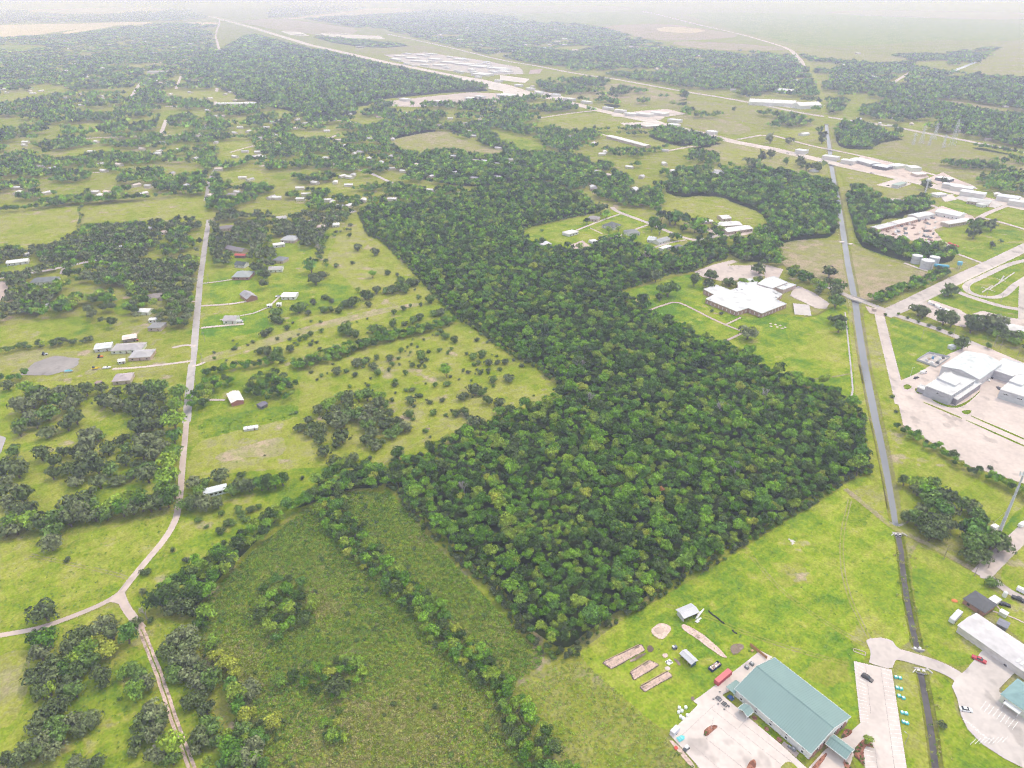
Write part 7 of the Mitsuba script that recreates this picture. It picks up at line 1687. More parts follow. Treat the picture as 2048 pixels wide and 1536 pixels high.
for i, (x, y, l) in enumerate([(1493, 1337, 'left of the two at the upper gable of the hall'), (1503, 1330, 'right of the two at the upper gable of the hall'), (1586, 1501, 'on its pad at the long side of the hall'), (1578, 1496, 'smaller one on the pad at the long side of the hall')]):
    q = at(x, y)
    key = thing('cooling_unit', f'dark cooling unit, {l}', 'cooling unit')
    s = 1.0 if i != 3 else 0.7
    part(key, 'housing', colored(put(box(0, 0, 0.35, 1.7 * s, 1.2 * s, 1.0 * s), *q, hall_a), (0.20, 0.21, 0.22)))
    part(key, 'fan_ring', colored(put(trimesh.creation.cylinder(radius=0.42 * s, height=0.1, sections=14), *q, 0, 0.40 + 1.0 * s), (0.45, 0.46, 0.47)))
    part(key, 'base', colored(put(box(0, 0, 0.2, 2.0 * s, 1.5 * s, 0.15), *q, hall_a), (0.50, 0.45, 0.40)))
lot('slab', 'tan pad of the cooling units at the hall', [(1562, 1490), (1568, 1484), (1598, 1507), (1592, 1516)], 0.95, 0.8)
pole(1422, 1459, 5.5, 'grey lamp post on the mulch island of the court', 'lamp_post', 'lamp post', arm=False, color=(0.45, 0.42, 0.42), r=0.09, lamp=True, ang=1.2)
pole(1810, 1489, 5.5, 'lamp post beside the parking bays and the lower ditch', 'lamp_post', 'lamp post', arm=False, color=(0.30, 0.28, 0.27), r=0.1, lamp=True, ang=2.0)

# turquoise crates in pairs beside the parking bays
for i, (x, y) in enumerate(zz([(1695, 215), (1752, 228), (1712, 372), (1768, 388), (1738, 490), (1802, 522), (1785, 735), (1842, 748), (1803, 870), (1852, 890)], 1560, 1326, 280 / 2048)):
    q = at(x, y)
    key = thing('turquoise_crate', f'turquoise slatted bin with a white lid, {"left" if i % 2 == 0 else "right"} of the {["first", "second", "third", "fourth", "fifth"][i // 2]} pair down from the lane', 'bin')
    part(key, 'body', colored(put(join(box(0, 0, 0.05, 1.25, 1.15, 0.8)), *q, -0.1), (0.10, 0.52, 0.56)))
    part(key, 'lid', colored(put(box(-0.12, 0.1, 0.86, 0.8, 0.85, 0.12), *q, -0.1), (0.72, 0.80, 0.81)))
    for s in (-0.4, 0.0, 0.4):
        part(key, 'slat', colored(put(box(s, -0.6, 0.1, 0.18, 0.08, 0.7), *q, -0.1), (0.18, 0.62, 0.66)))

# long white building, its neighbours, the church
key, c, an, L = house('long_building', 'long white metal building with a low roof right of the ditch', 'building', (1937, 1236), (2105, 1350), 14.0, 3.9, 1.1, 'gable', (0.60, 0.58, 0.58), (0.57, 0.555, 0.565), windows=False)
for i in range(14):
    part(key, 'skylight', colored(put(box(-L / 2 + 24 + i * 1.6, -3.2, 3.9 + 1.1 * (1 - 3.2 / 7) + 0.20, 0.9, 4.6, 0.05), c[0], c[1], an), (0.80, 0.80, 0.80)))
house('house', 'low house with a cracked dark grey hip roof above the long white building', 'house', (1950, 1190), (1975, 1206), 9.5, 2.8, 1.8, 'hip', BRICK, (0.10, 0.105, 0.115))
a, b = at(1904, 1239, 2.6), at(1921, 1221, 2.6)
dd = b - a
an, L, (cx, cy) = math.atan2(dd[1], dd[0]), float(np.hypot(*dd)), (a + b) / 2
key = thing('box_trailer', 'pale grey long trailer on the lawn left of the long white building', 'trailer')
part(key, 'body', colored(put(box(0, 0, 0.55, L, 2.4, 2.2), cx, cy, an), (0.58, 0.58, 0.62)))
part(key, 'roof', colored(put(box(0, 0, 2.76, L - 0.1, 2.3, 0.06), cx, cy, an), (0.62, 0.63, 0.68)))
for sx in (-0.3, -0.2):
    for sy in (-1, 1):
        part(key, 'wheel', colored(put(wheel(sx * L, sy * 1.1, 0.4), cx, cy, an), (0.03, 0.03, 0.03)))
part(key, 'front_panel', colored(put(box(-L / 2 - 0.02, 0, 0.6, 0.08, 2.3, 2.0), cx, cy, an), (0.70, 0.71, 0.74)))
house('carport', 'flat pale carport behind the cracked dark roof', 'carport', (1983, 1194), (1997, 1203), 5, 2.6, 0, 'flat', (0.6, 0.58, 0.56), (0.66, 0.64, 0.66), windows=False)
house('shed', 'dark blue-grey small roof behind the long white building', 'shed', (1999, 1240), (2017, 1249), 4, 2.5, 0.6, 'gable', DGREY, (0.22, 0.23, 0.27), windows=False)
house('shed', 'tiny white shed on the crossing garden paths', 'shed', (2005, 1222), (2012, 1226), 2.4, 2.0, 0, 'flat', CREAM, WHITE, windows=False)
single('gas_tank', 'white tank beside the flat pale carport', 'tank', colored(put(trimesh.creation.capsule(height=2.6, radius=1.0, count=[12, 12]), *at(2008, 1193), 0, 1.0), (0.82, 0.82, 0.82), smooth=True))
single('orange_tent', 'small orange tarp left of the cracked dark roof', 'tarp', heap(1909, 1202, 1.4, 0.8, (0.72, 0.22, 0.07), 3))
for pts in [[(1985, 1223), (2020, 1233), (2060, 1252)], [(1993, 1212), (2008, 1229)]]:
    road('garden_path', 'thin tan garden path behind the long white building', pts, 0.8, 0.9, 1.05, smooth=1)
key, c, an, L = house('church', 'church hall with a blue-green roof cut by the right edge', 'building', (2026, 1362), (2120, 1425), 13.0, 4.2, 3.6, 'hip', CREAM, (0.235, 0.38, 0.385), windows=False)
wall_windows(key, c, an, L, 13.0, 4, (-1,), 1.2, 1.6, 1.2)
part(key, 'porch_roof', colored(put(box(-L / 2 + 5.0, -7.6, 2.9, 6.0, 2.6, 0.2), c[0], c[1], an), WHITE))
for s in (-1, 1):
    part(key, 'porch_post', colored(put(box(-L / 2 + 5.0 + s * 2.7, -8.6, 0, 0.2, 0.2, 2.9), c[0], c[1], an), WHITE))
field('lawn', 'grass in front of the church hall', [(1999, 1380), (2012, 1367), (2020, 1378), (2060, 1402), (2060, 1412), (2020, 1392)], 0.3, 1.0, 0.2, z=0.40, clear=False)

# cars and trucks
vehicle('dark grey car parked alone on the bays beside the hall', 1734, 1358, -47, (0.06, 0.055, 0.06), 'suv')
vehicle('red pickup truck at the grassy edge of the church lot', 1957, 1321, -40, (0.42, 0.045, 0.06), 'pickup')
vehicle('white pickup truck along the shrubs of the long building', 1983, 1304, -36, (0.75, 0.74, 0.74), 'pickup')
vehicle('black truck parked at the corner of the church hall', 2022, 1336, -40, (0.07, 0.07, 0.075), 'pickup')
vehicle('white car alone on the left edge of the church lot', 1931, 1421, -12, (0.78, 0.78, 0.79), 'car')
vehicle('black car beside the small carport', 2009, 1211, -25, (0.03, 0.03, 0.032), 'car')
vehicle('white van at the right edge of the side drive', 2045, 1186, -50, (0.78, 0.78, 0.79), 'van')
vehicle('black pickup truck behind the white van at the right edge', 2036, 1200, -40, (0.04, 0.04, 0.045), 'pickup')
vehicle('white truck parked beside the mast', 2043, 1052, 30, (0.76, 0.76, 0.77), 'van')
vehicle('white pickup beside the long white-roofed shed', 557, 594, 10, (0.70, 0.70, 0.70), 'pickup')
vehicle('white van beside the tan house on the bright lawn', 480, 645, 5, (0.78, 0.78, 0.78), 'van')
vehicle('dark car in the lot behind the warehouse', 1832, 757, 30, (0.08, 0.08, 0.09), 'car')
vehicle('white van in the lot left of the warehouse', 1846, 747, 20, (0.78, 0.78, 0.78), 'van')
vehicle('white car in the orange court between the warehouses', 1973, 761, -35, (0.76, 0.76, 0.77), 'car')
vehicle('black car in the orange court between the warehouses', 1979, 756, -35, (0.05, 0.05, 0.055), 'car')
vehicle('dark car left of the right-edge warehouse', 1997, 778, 80, (0.06, 0.06, 0.065), 'car')
for i in range(14):
    x, y = 1858 + i * 4.6, 607 + i * 2.15
    vehicle('pale vehicle in the parked row beside the lower hedge of the junction', x, y, 62, [(0.78, 0.78, 0.78), (0.70, 0.71, 0.72), (0.3, 0.31, 0.33), (0.76, 0.75, 0.73)][i % 4], ['van', 'pickup', 'car', 'van'][i % 4], 'parked row beside the junction')
for x, y, a, c, l in [(1575, 307, -20, DGREY, 'dark car on the distant highway left of the canal'), (1595, 311, -20, DGREY, 'second dark car on the distant highway left of the canal'), (1640, 324, -20, WHITE, 'white car on the highway before the canal bridge'), (1700, 331, -20, DGREY, 'dark car on the highway past the canal bridge'), (1743, 347, -20, DGREY, 'dark car on the highway below the long shop'), (1776, 372, -20, DGREY, 'dark car left on the pale pad'), (1790, 375, -20, DGREY, 'dark car right on the pale pad'), (2023, 408, -20, DGREY, 'dark car at the highway turn'), (1682, 325, 10, WHITE, 'white car before the long highway shop'), (1725, 330, -20, GREY, 'grey car before the long highway shop')]:
    vehicle(l, x, y, a, c, 'car')

# farm yard things on the left
q = at(138, 744)
key = thing('tarp_boat', 'boat under a light blue tarp on the farm track', 'boat')
part(key, 'hull', colored(put(trimesh.convex.convex_hull(np.array([(-3, -1, 0.4), (-3, 1, 0.4), (1.5, 1, 0.4), (1.5, -1, 0.4), (3.2, 0, 0.9), (-3, -1.1, 1.2), (-3, 1.1, 1.2), (1.5, 1.1, 1.3)])), *q, 0.1), WHITE))
part(key, 'tarp', colored(put(trimesh.convex.convex_hull(np.array([(-3, -1.2, 1.1), (-3, 1.2, 1.1), (1.7, 1.2, 1.2), (1.7, -1.2, 1.2), (3.3, 0, 1.2), (-2, 0, 2.0), (1, 0, 2.1)])), *q, 0.1), (0.18, 0.46, 0.56)))
for x, y, c, n, l in [(190, 739, (0.75, 0.56, 0.03), 'excavator', 'yellow excavator beside the farm track'), (201, 715, (0.62, 0.20, 0.06), 'tractor', 'orange tractor on the farm grass'), (272, 682, (0.66, 0.14, 0.07), 'tractor', 'red tractor behind the farm house'), (90, 710, (0.45, 0.48, 0.5), 'tractor', 'grey wagon at the rutted yard')]:
    q = at(x, y)
    key = thing(n, l, n)
    part(key, 'body', colored(put(rounded([(-2, 0.6), (-2, 1.4), (-0.4, 1.5), (1.8, 1.3), (2.1, 0.6)], 1.6), *q, 0.3), c))
    part(key, 'cab', colored(put(rounded([(-1.5, 1.4), (-1.3, 2.7), (-0.1, 2.7), (0.2, 1.45)], 1.4), *q, 0.3), GLASS, 'gloss_material'))
    if n == 'excavator':
        part(key, 'boom', colored(put(join(put(box(2.6, 0, 1.4, 2.6, 0.4, 0.5), 0, 0), box(3.9, 0, 0.5, 0.5, 0.5, 1.3)), *q, 0.3), c))
        for s in (-1, 1):
            part(key, 'track', colored(put(box(0, s * 0.9, 0, 3.2, 0.5, 0.7), *q, 0.3), DGREY))
    else:
        for sx, rr in ((-1.1, 0.8), (1.3, 0.5)):
            for sy in (-0.95, 0.95):
                part(key, 'wheel', colored(put(wheel(sx, sy, rr), *q, 0.3), (0.03, 0.03, 0.03)))
q = at(215, 737)
key = thing('speed_boat', 'white boat on a trailer beside the excavator', 'boat')
part(key, 'hull', colored(put(trimesh.convex.convex_hull(np.array([(-3, -1, 0.5), (-3, 1, 0.5), (1.5, 1, 0.5), (1.5, -1, 0.5), (3.2, 0, 1.1), (-3, -1.1, 1.4), (-3, 1.1, 1.4), (1.5, 1.1, 1.4), (1.5, -1.1, 1.4)])), *q, 0.15), (0.78, 0.78, 0.8)))
part(key, 'windshield', colored(put(box(0.4, 0, 1.4, 0.5, 1.4, 0.5), *q, 0.15), DGREY))

# water tanks beside the industrial yard
for x, y, rr, h, l in [(1831, 526, 5.0, 8.5, 'left water tank of three at the edge of the yard'), (1852, 536, 6.2, 8.5, 'front, largest water tank of three'), (1866, 529, 5.0, 8.5, 'right rear water tank of three')]:
    q = at(x, y)
    key = thing('water_tank', 'grey steel ' + l, 'tank')
    part(key, 'shell', colored(put(trimesh.creation.cylinder(radius=rr, height=h, sections=28), *q, 0, h / 2), (0.52, 0.53, 0.56), smooth=40 if False else False))
    part(key, 'roof', colored(put(trimesh.creation.cone(radius=rr + 0.12, height=0.9, sections=28), *q, 0, h + 0.01), (0.62, 0.62, 0.64)))
    part(key, 'ladder', colored(put(box(0, -rr - 0.2, 0, 0.6, 0.2, h), *q, 0.2), GREY))
q = at(1882, 536)
key = thing('pressure_tank', 'bright blue horizontal tank beside the water tanks', 'tank')
cap = trimesh.creation.capsule(height=11, radius=1.7, count=[14, 14])
cap.apply_transform(trimesh.transformations.rotation_matrix(math.pi / 2, [0, 1, 0]))
cap.apply_translation([0, 0, 2.4])
part(key, 'shell', colored(put(cap, *q, -0.35), (0.07, 0.34, 0.52), 'gloss_material', smooth=True))
for sx in (-3.5, 3.5):
    part(key, 'saddle', colored(put(box(sx, 0, 0, 0.7, 2.8, 1.3), *q, -0.35), GREY))
q = at(1917, 536)
key = thing('blue_tank', 'raised light blue tank beside the arterial road', 'tank')
part(key, 'shell', colored(put(trimesh.creation.cylinder(radius=2.4, height=3.4, sections=20), *q, 0, 5.2), (0.16, 0.45, 0.58)))
for sx in (-1.3, 1.3):
    for sy in (-1.3, 1.3):
        part(key, 'leg', colored(put(box(sx, sy, 0, 0.25, 0.25, 3.5), *q), LGREY))
# heaps and machines on the industrial yard
r = np.random.default_rng(44)
yard = poly_px([(1765, 462), (1800, 448), (1850, 436), (1880, 430), (1890, 446), (1866, 460), (1880, 478), (1868, 490), (1830, 480), (1785, 474)], 0)
for i, q in enumerate(fill(yard, 9.5, 0.42, 0.75, 6)):
    c = [(0.62, 0.6, 0.58), DGREY, (0.3, 0.2, 0.16), (0.72, 0.72, 0.72), (0.22, 0.24, 0.26), (0.45, 0.36, 0.3)][i % 6]
    a = r.uniform(0, 3)
    m = join(put(box(0, 0, 0.25, r.uniform(3, 7), r.uniform(1.6, 2.6), r.uniform(0.8, 2.2)), *q, a), put(box(1.2, 0.2, 0.9, 1.6, 1.2, 1.4), *q, a))
    single('yard_machine', 'parked machine or stack on the pinkish industrial yard', 'machine', colored(m, c), 'machines on the industrial yard')
for i in range(5):
    q = at(1898 + 4.2 * i, 487 + 1.6 * i)
    single('red_implement', 'red farm implement in the row at the edge of the industrial yard', 'implement', colored(join(put(box(0, 0, 0.3, 3.5, 1.6, 0.9), *q, 0.6 + i), put(box(0, 0, 0.3, 1.2, 2.6, 0.6), *q, 0.6 + i)), (0.60, 0.09, 0.09)), 'red implements beside the yard')

# culverts and bridges
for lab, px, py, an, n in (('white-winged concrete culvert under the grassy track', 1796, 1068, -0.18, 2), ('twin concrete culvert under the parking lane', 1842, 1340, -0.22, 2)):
    x, y = at(px, py)
    key = thing('culvert', lab, 'culvert')
    part(key, 'headwall', colored(put(box(0, 0.5, -1.25, 5.6, 0.4, 1.75), x, y, an), (0.50, 0.46, 0.43)))
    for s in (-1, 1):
        part(key, 'wing_wall', colored(put(put(box(0, 0, -0.9, 2.8, 0.3, 1.5), 0, 0, s * -0.9), x + s * 3.2, y - 0.6, an), (0.66, 0.64, 0.62)))
        pipe = trimesh.creation.annulus(r_min=0.62, r_max=0.78, height=1.4, sections=20)
        pipe.apply_transform(trimesh.transformations.rotation_matrix(math.pi / 2, [1, 0, 0]))
        part(key, 'pipe', colored(put(put(pipe, s * 1.0, -0.1, 0, -0.45), x, y, an), (0.72, 0.70, 0.68)))
        bore_disc = trimesh.creation.cylinder(radius=0.63, height=0.2, sections=16)
        bore_disc.apply_transform(trimesh.transformations.rotation_matrix(math.pi / 2, [1, 0, 0]))
        part(key + '__pipe', 'pipe_bore', colored(put(put(bore_disc, s * 1.0, -0.3, 0, -0.45), x, y, an), (0.02, 0.02, 0.02)))  # black disc stands in for the shade inside the pipe
x, y = at(1836, 1299)
key = thing('culvert', 'far mouth of the parking lane culvert with white pipe ends', 'culvert')
part(key, 'headwall', colored(put(box(0, 0, -1.2, 5.0, 0.4, 1.5), x, y, -0.2), (0.55, 0.52, 0.49)))
for s in (-1, 1):
    part(key, 'pipe_end', colored(put(trimesh.creation.cylinder(radius=0.6, height=0.5, sections=14), x + s * 1.1, y + 0.6, 0, 0.2), (0.76, 0.75, 0.73)))
for lab, p0, p1, w in (('low concrete road bridge over the canal near the school', (1698, 594), (1728, 604), 8.5), ('highway bridge over the canal', (1648, 322), (1682, 331), 24.0), ('frontage road bridge over the canal', (1649, 297.5), (1676, 302.5), 8.0)):
    a, b = at(*p0), at(*p1)
    dd = b - a
    an, L, (cx, cy) = math.atan2(dd[1], dd[0]), float(np.hypot(*dd)), (a + b) / 2
    key = thing('bridge', lab, 'bridge')
    part(key, 'deck', colored(put(box(0, 0, -0.55, L, w, 0.62), cx, cy, an), (0.46, 0.44, 0.42)))
    for s in (-1, 1):
        part(key, 'railing', colored(put(box(0, s * (w / 2 + 0.15), -0.5, L, 0.25, 1.5), cx, cy, an), (0.60, 0.58, 0.56)))
single('pump_house', 'tiny shed on the forecourt beside the canal bridge', 'shed', colored(join(put(box(0, 0, 0, 3, 2.4, 2.4), *at(1748, 622), 0.3), put(box(0, 0, 2.41, 3.4, 2.8, 0.15), *at(1748, 622), 0.3)), (0.5, 0.42, 0.38)))
for i, (x, y) in enumerate([(1683, 484), (1701, 488)]):
    single('concrete_outfall', f'pale outfall slab on the {"left" if i == 0 else "right"} bank of the canal', 'slab', colored(put(box(0, 0, -0.1, 6, 3.5, 0.45), *at(x, y), 0.3), (0.62, 0.55, 0.51)))
single('rubble', 'white broken concrete pieces on the bright meadow', 'rubble', colored(join(*[put(box(0, 0, -0.1, 0.9 + 0.1 * dx, 0.7, 0.35), *at(1578 + dx, 1079 + dy), dx) for dx, dy in ((0, 0), (4, 3), (2, 1), (6, 2), (5, 5), (8, 7), (9, 4), (7, 9))]), (0.60, 0.57, 0.53)))
single('soil_ring', 'small reddish burnt patch heap on the rough pasture', 'heap', heap(855, 858, 1.8, 0.25, (0.36, 0.25, 0.20), 5))

# the steel mast at the right edge, the distant mast and the pylons
bx, by = at(1997, 1068)
top = ALT * (1 - by / at(2046, 944)[1])
mast = thing('mast', 'tall grey steel mast leaning out of the right edge of the view', 'mast')
for k in range(4):
    z0, z1 = top * k / 4, top * (k + 1) / 4
    r0, r1 = 0.95 - 0.13 * k, 0.95 - 0.13 * (k + 1)
    t = np.arange(14) * 2 * np.pi / 14
    v = np.vstack([np.c_[r0 * np.cos(t), r0 * np.sin(t), np.full(14, z0)], np.c_[r1 * np.cos(t), r1 * np.sin(t), np.full(14, z1)]])
    i = np.arange(14)
    part(mast, 'tube', colored((v + [bx, by, 0], np.stack([i, (i + 1) % 14, (i + 1) % 14 + 14, i + 14], -1)), (0.56, 0.575, 0.60)))
part(mast, 'platform', colored(put(trimesh.creation.annulus(r_min=0.5, r_max=1.7, height=0.15, sections=14), bx, by, 0, top - 1.5), (0.5, 0.52, 0.54)))
for k in range(6):
    t = k * math.pi / 3
    part(mast + '__platform', 'antenna', colored(put(box(1.75, 0, top - 2.4, 0.25, 0.4, 2.2), bx, by, t), (0.74, 0.75, 0.76)))
part(mast, 'base', colored(put(box(0, 0, 0, 3.2, 3.2, 0.5), bx, by, 0.4), (0.56, 0.53, 0.51)))
wire = trimesh.creation.cylinder(radius=0.10, segment=[[bx, by, top * 0.42], [*at(1979, 1052), 0]], sections=6)
part(mast, 'guy_strut', colored(wire, (0.55, 0.54, 0.44)))
single('equipment_cabin', 'white equipment cabin at the foot of the mast', 'cabin', colored(join(put(box(0, 0, 0, 3.4, 2.4, 2.5), *at(1987, 1059), 0.5), put(box(0, 0, 2.51, 3.7, 2.7, 0.15), *at(1987, 1059), 0.5)), (0.78, 0.78, 0.78)))
lot('slab', 'pale gravel pad at the foot of the mast', [(1980, 1064), (1992, 1058), (2028, 1082), (2014, 1094)], 0.85, 1.0)
bx, by = at(1848, 394)
top = ALT * (1 - by / at(1853.5, 358)[1])
far = thing('mast', 'slim pale distant mast below the highway shops', 'mast')
part(far, 'tube', colored(put(trimesh.creation.cylinder(radius=0.9, height=top, sections=8), bx, by, 0, top / 2), (0.62, 0.64, 0.66)))
part(far, 'antenna', colored(put(box(0, 0, top - 3, 4.5, 4.5, 3.0), bx, by, 0.3), (0.66, 0.68, 0.70)))
for i, (b, t) in enumerate([((1842, 287), (1843.5, 252)), ((1868, 279), (1869.5, 246)), ((1904, 292), (1913, 239)), ((1886, 296), (1888, 270)), ((1826, 290), (1827, 266)), ((1858, 291), (1859, 268))]):
    x, y = at(*b)
    h = ALT * (1 - y / at(*t)[1])
    key = thing('power_pylon', f'pale lattice pylon, {["first", "third", "tallest", "fifth", "leftmost short", "middle short"][i]} of the cluster beyond the highway', 'pylon')
    w = h * 0.09
    legs = [trimesh.creation.cylinder(radius=0.28, segment=[[x + sx * w, y + sy * w, 0], [x + sx * 0.8, y + sy * 0.8, h]], sections=4) for sx in (-1, 1) for sy in (-1, 1)]
    br = [trimesh.creation.cylinder(radius=0.18, segment=[[x + sx * w * (1 - q), y + sy * w * (1 - q), h * q], [x - sx * w * (0.86 - q) * (q < 0.8), y + sy * w * (0.86 - q) * (q < 0.8), h * (q + 0.14)]], sections=4) for q in (0.02, 0.16, 0.3, 0.44, 0.58, 0.72) for sx in (-1, 1) for sy in (-1, 1)]
    part(key, 'legs', colored(join(*legs), (0.66, 0.67, 0.68)))
    part(key, 'bracing', colored(join(*br), (0.66, 0.67, 0.68)))
    for z in (0.78, 0.9, 0.99):
        part(key, 'crossarm', colored(put(box(0, 0, h * z, 9 if z < 0.95 else 4, 0.5, 0.5), x, y, -0.4), (0.66, 0.67, 0.68)))

# utility poles
for px, py, h, l in [(1887, 1119, 10, 'brown pole beside the track over the culvert'), (1949, 1151, 10, 'brown pole at the end of the track'), (1976, 1136, 9, 'grey pole at the oak clump by the side street'), (31, 547, 10, 'pole at the cross road on the left edge'), (617, 441, 10, 'pole at the short upper road'), (410, 684, 9, 'pole right of the paved road below the bright lawn'),
                     (418, 566, 9, 'pole at the sand driveway'), (406, 727, 9, 'leaning pole beside the track into the strip pasture'), (1742, 606, 9, 'pole at the hedge near the canal bridge'), (1842, 681, 10, 'pole along the hedge road above the green field'), (1905, 675, 10, 'second pole along the hedge road'), (1988, 693, 10, 'pole above the warehouse drive'), (2036, 712, 10, 'pole at the right end of the hedge road'),
                     (1972, 594, 9, 'pole beside the bend of the looped drive'), (2001, 605, 9, 'pole between the two loop drives'), (1935, 583, 9, 'pole at the left bend of the loop'), (1916, 543, 8, 'pole beside the raised blue tank'), (1380, 465, 11, 'pole beside the street of the hamlet'), (1445, 492, 11, 'pole below the ranch driveway'), (393, 770, 9, 'pole beside the cottage under trees'), (2000, 698, 9, 'grey lamp-like pole at the warehouse')]:
    pole(px, py, h, l)
for px, py, l in [(1820, 754, 'pale lamp post in the lot left of the warehouse'), (1924, 703, 'pale lamp post at the oak beside the pump house'), (1750, 628, 'lamp post at the junction')]:
    pole(px, py, 8, l, 'lamp_post', 'lamp post', False, (0.6, 0.6, 0.6), 0.12, lamp=True)

# ---------------------------------------------------------------- labels of the single trees and distant houses: each told by its look and by what it stands next to
MARKS = [((243, 1190), 'the fork of the dirt lanes'), ((300, 1320), 'the two-track lane'), ((360, 1480), 'the end of the two-track lane'), ((40, 1270), 'the left dirt lane'), ((361, 985), 'the curving dirt lane'), ((430, 978), 'the white mobile home'), ((376, 830), 'the end of the paved road'), ((120, 1070), 'the meadow hedge'),
         ((20, 790), 'the upper left grove corner'), ((130, 830), 'the grove clearing'), ((200, 900), 'the middle of the grove'), ((90, 1000), 'the lower grove meadow'), ((300, 860), 'the dense side of the grove'), ((280, 1010), 'the lower grove edge'), ((20, 960), 'the left edge of the grove'), ((472, 788), 'the white-roofed cottage'), ((502, 853), 'the garden tunnel'),
         ((855, 858), 'the burnt patch'), ((700, 830), 'the big oak clump'), ((620, 860), 'the mown meadow corner'), ((720, 720), 'the pasture hedge'), ((940, 640), 'the forest corner of the strips'), ((1060, 760), 'the forest shoulder'), ((980, 720), 'the slanting forest edge'), ((860, 580), 'the upper forest edge'), ((740, 520), 'the tapering pasture'), ((579, 588), 'the long white-roofed shed'),
         ((551, 533), 'the patio house'), ((600, 680), 'the straw track'), ((700, 640), 'the middle of the strip pasture'), ((449, 632), 'the tan house'), ((670, 940), 'the top of the hedgerow'), ((150, 1400), 'the furrows'), ((200, 1330), 'the lower left oaks'), ((60, 1480), 'the lower left frame corner'), ((230, 1450), 'the grassy glade'), ((400, 1330), 'the yellow trees'), ((430, 1450), 'the scrub corner'),
         ((520, 1500), 'the lower scrubland'), ((690, 1330), 'the scrub thicket'), ((880, 1240), 'the second hedgerow'), ((1890, 1030), 'the oak clump by the ditch'), ((1960, 1100), 'the side street'), ((1990, 1070), 'the mast'), ((1690, 590), 'the canal bridge'), ((1675, 640), 'the school canal bank'), ((1480, 590), 'the school'), ((1340, 590), 'the school lawn'), ((1260, 470), 'the hamlet'), ((1400, 440), 'the ranch'),
         ((1910, 680), 'the hedge road'), ((1880, 620), 'the parked row'), ((1900, 580), 'the arterial road'), ((1960, 470), 'the industrial yard'), ((1930, 720), 'the warehouses'), ((1735, 1482), 'the parking bays')]
MP = np.array([at(*m[0]) for m in MARKS])


def side(dx, dy):
    a = math.degrees(math.atan2(dy, dx)) % 360
    return ['right of', 'beyond', 'left of', 'in front of'][int(((a + 45) % 360) // 90)]


def size_word(r):
    return 'small' if r < 2.2 else 'large' if r > 4.6 else ''


bins = {}
for key, x, y, rad, look in TREES:
    dist = np.hypot(MP[:, 0] - x, MP[:, 1] - y)
    j = int(np.argmin(dist))
    lk = (size_word(rad) + ' ' + look).strip()
    bins.setdefault((lk, j, side(x - MP[j, 0], y - MP[j, 1])), []).append((dist[j], key))
for (lk, j, s), members in bins.items():
    members.sort()
    for k, (_, key) in enumerate(members):
        o = ORD[k] if k < len(ORD) else f'number {k + 1}'
        labels[key]['label'] = f'{lk}, {o} to {MARKS[j][1]} on the side {s} it'.replace('on the side right of it', 'towards the right').replace('on the side left of it', 'towards the left').replace('on the side beyond it', 'on its far side').replace('on the side in front of it', 'on its near side')
FM = [((150, 130), 'the upper left flats'), ((60, 185), 'the left edge clearing'), ((310, 163), 'the straight far lanes'), ((430, 195), 'the far forest corner'), ((450, 60), 'the far highway end'), ((100, 335), 'the left suburb'), ((220, 385), 'the pasture road fields'), ((490, 310), 'the middle suburb'), ((500, 360), 'the street fork'), ((590, 256), 'the white barn field'), ((720, 235), 'the salvage yard'),
      ((780, 325), 'the wooded pasture edge'), ((720, 355), 'the street beyond the forest'), ((660, 395), 'the forest top corner'), ((880, 380), 'the forest top edge'), ((995, 353), 'the wooded street end'), ((1190, 340), 'the clearing by the street'), ((1330, 315), 'the wooded strip below the highway'), ((1436, 341), 'the upper woodland'), ((860, 60), 'the distant suburb'), ((1000, 90), 'the suburb beyond the railway'),
      ((1130, 110), 'the railway suburb'), ((1300, 110), 'the pale fields'), ((1400, 150), 'the far wooded suburb'), ((1560, 160), 'the white arched warehouses'), ((1700, 178), 'the far canal line'), ((1780, 165), 'the far right suburb'), ((1900, 176), 'the right horizon field'), ((2010, 195), 'the right edge'), ((1780, 245), 'the far straight road'), ((1960, 240), 'the pylons'), ((2000, 390), 'the highway at the right edge'), ((640, 35), 'the horizon woods'), ((250, 95), 'the left horizon woods'), ((900, 240), 'the far middle pasture')]
fb = {}
for key, px, py, tint, L in FARH:
    dd = [math.hypot((m[0][0] - px), 3 * (m[0][1] - py)) for m in FM]
    j = int(np.argmin(dd))
    kind = 'small roof' if labels[key]['category'] == 'house' else 'large flat roof'
    fb.setdefault((tint, kind, j), []).append((dd[j], key))
for (tint, kind, j), members in fb.items():
    members.sort()
    for k, (_, key) in enumerate(members):
        labels[key]['label'] = f'{tint} {kind} in the distance, {ORD[k]} to {FM[j][1]}'


# things of one kind in a row or a heap: told apart by colour and order from the left
def rank(stem, words, phrase, noun):
    """Labels by colour and order from the left of the view, for all things whose key begins with the stem."""
    keys = [k for k in labels if (k == stem or k.startswith(stem + '_')) and 'category' in labels[k]]
    pos = {}
    for k in keys:
        e = next(v for n, v in scene.items() if n == k or n.startswith(k + '__'))
        v, f, n, uv, _ = meshkit.WRITTEN[e['filename']]
        col = tint_of(uv)
        c = (np.array(T(e['to_world']).matrix)[:2, 3] if 'to_world' in e else v[:, :2].mean(0))
        pos[k] = (math.atan2(c[0], c[1]), words(col.mean(0)) if words else '')
    seen = {}
    for k in sorted(keys, key=lambda k: pos[k][0]):
        w = pos[k][1]
        seen[w] = seen.get(w, 0) + 1
        o = 'first' if seen[w] == 1 else ORD[seen[w] - 1] if seen[w] <= len(ORD) else f'number {seen[w]}'
        labels[k]['label'] = f'{w} {noun}, {o} from the left {phrase}'.strip()


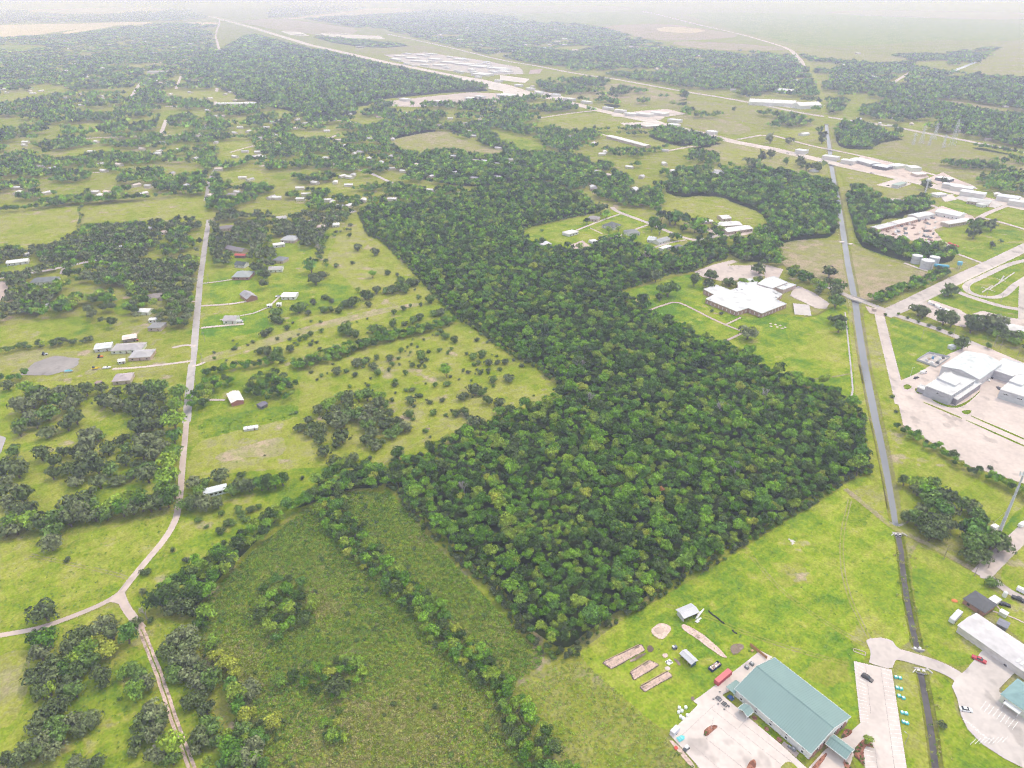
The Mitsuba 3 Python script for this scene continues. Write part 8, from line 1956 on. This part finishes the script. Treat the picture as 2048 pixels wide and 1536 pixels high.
def tone(c):
    l, s = c.mean(), c.max() - c.min()
    if s > 0.06:
        return 'blue' if c[2] == c.max() else 'tan' if l > 0.3 else 'brown'
    return 'white' if l > 0.65 else 'pale grey' if l > 0.45 else 'grey' if l > 0.25 else 'dark'


def bed_tone(c):
    return 'dark' if c[1] < 0.17 else 'light' if c[1] > 0.22 else 'mid-green'


rank('yard_machine', tone, 'on the pinkish industrial yard', 'parked machine or stack')
rank('storage_unit', tone, 'in the fenced equipment pen', 'boxy machine')
rank('garden_shrub', bed_tone, 'in the mulch beds of the hall', 'small clipped shrub')
rank('hedge_shrub', bed_tone, 'in the row before the long white building', 'upright dark shrub')
rank('cardboard_box', tone, 'heaped in the dark blue skip', 'box')
rank('red_implement', None, 'at the edge of the industrial yard', 'red farm implement')
rank('playground_stone', None, 'in the cluster on the school lawn', 'pale round play stone')
rank('white_drum', None, 'in the loose cluster left of the court', 'white drum')
for k in [k for k in labels if labels[k].get('group') == 'parked row beside the junction']:
    labels[k].pop('done', None)
row = sorted([k for k in labels if labels[k].get('group') == 'parked row beside the junction'], key=lambda k: np.mean(meshkit.WRITTEN[scene[k + '__body']['filename']][0][:, 0]))
for i, k in enumerate(row):
    labels[k]['label'] = f'{tone(tint_of(meshkit.WRITTEN[scene[k + "__body"]["filename"]][3]).mean(0))} {labels[k]["category"]}, {"first" if i == 0 else ORD[i]} from the left in the row parked beside the junction'
for k, v in labels.items():
    w = v['label'].split()
    if len(w) > 16:
        v['label'] = ' '.join(w).replace(' on the side', '').replace(' of the view', '').replace('small ', '', 1).replace('large ', '', 1)

for k, v in labels.items():
    while len(v['label'].split()) > 16:
        v['label'] = v['label'].replace(' very', '', 1) if ' very' in v['label'] else v['label'].replace('very ', '', 1) if 'very ' in v['label'] else v['label'].replace('dense ', '', 1) if 'dense ' in v['label'] else v['label'].replace(' the ', ' ', 1)

# ---------------------------------------------------------------- the hazy air, as one closed box
scene['haze'] = {'type': 'cube', 'to_world': T().translate([0, 21000, 127.0]).scale([31000, 24000, 129.5]),
                 'bsdf': {'type': 'null'}, 'interior': {'type': 'ref', 'id': 'air'}}
labels['haze'] = {'label': 'pale humid haze over the whole plain', 'kind': 'stuff'}
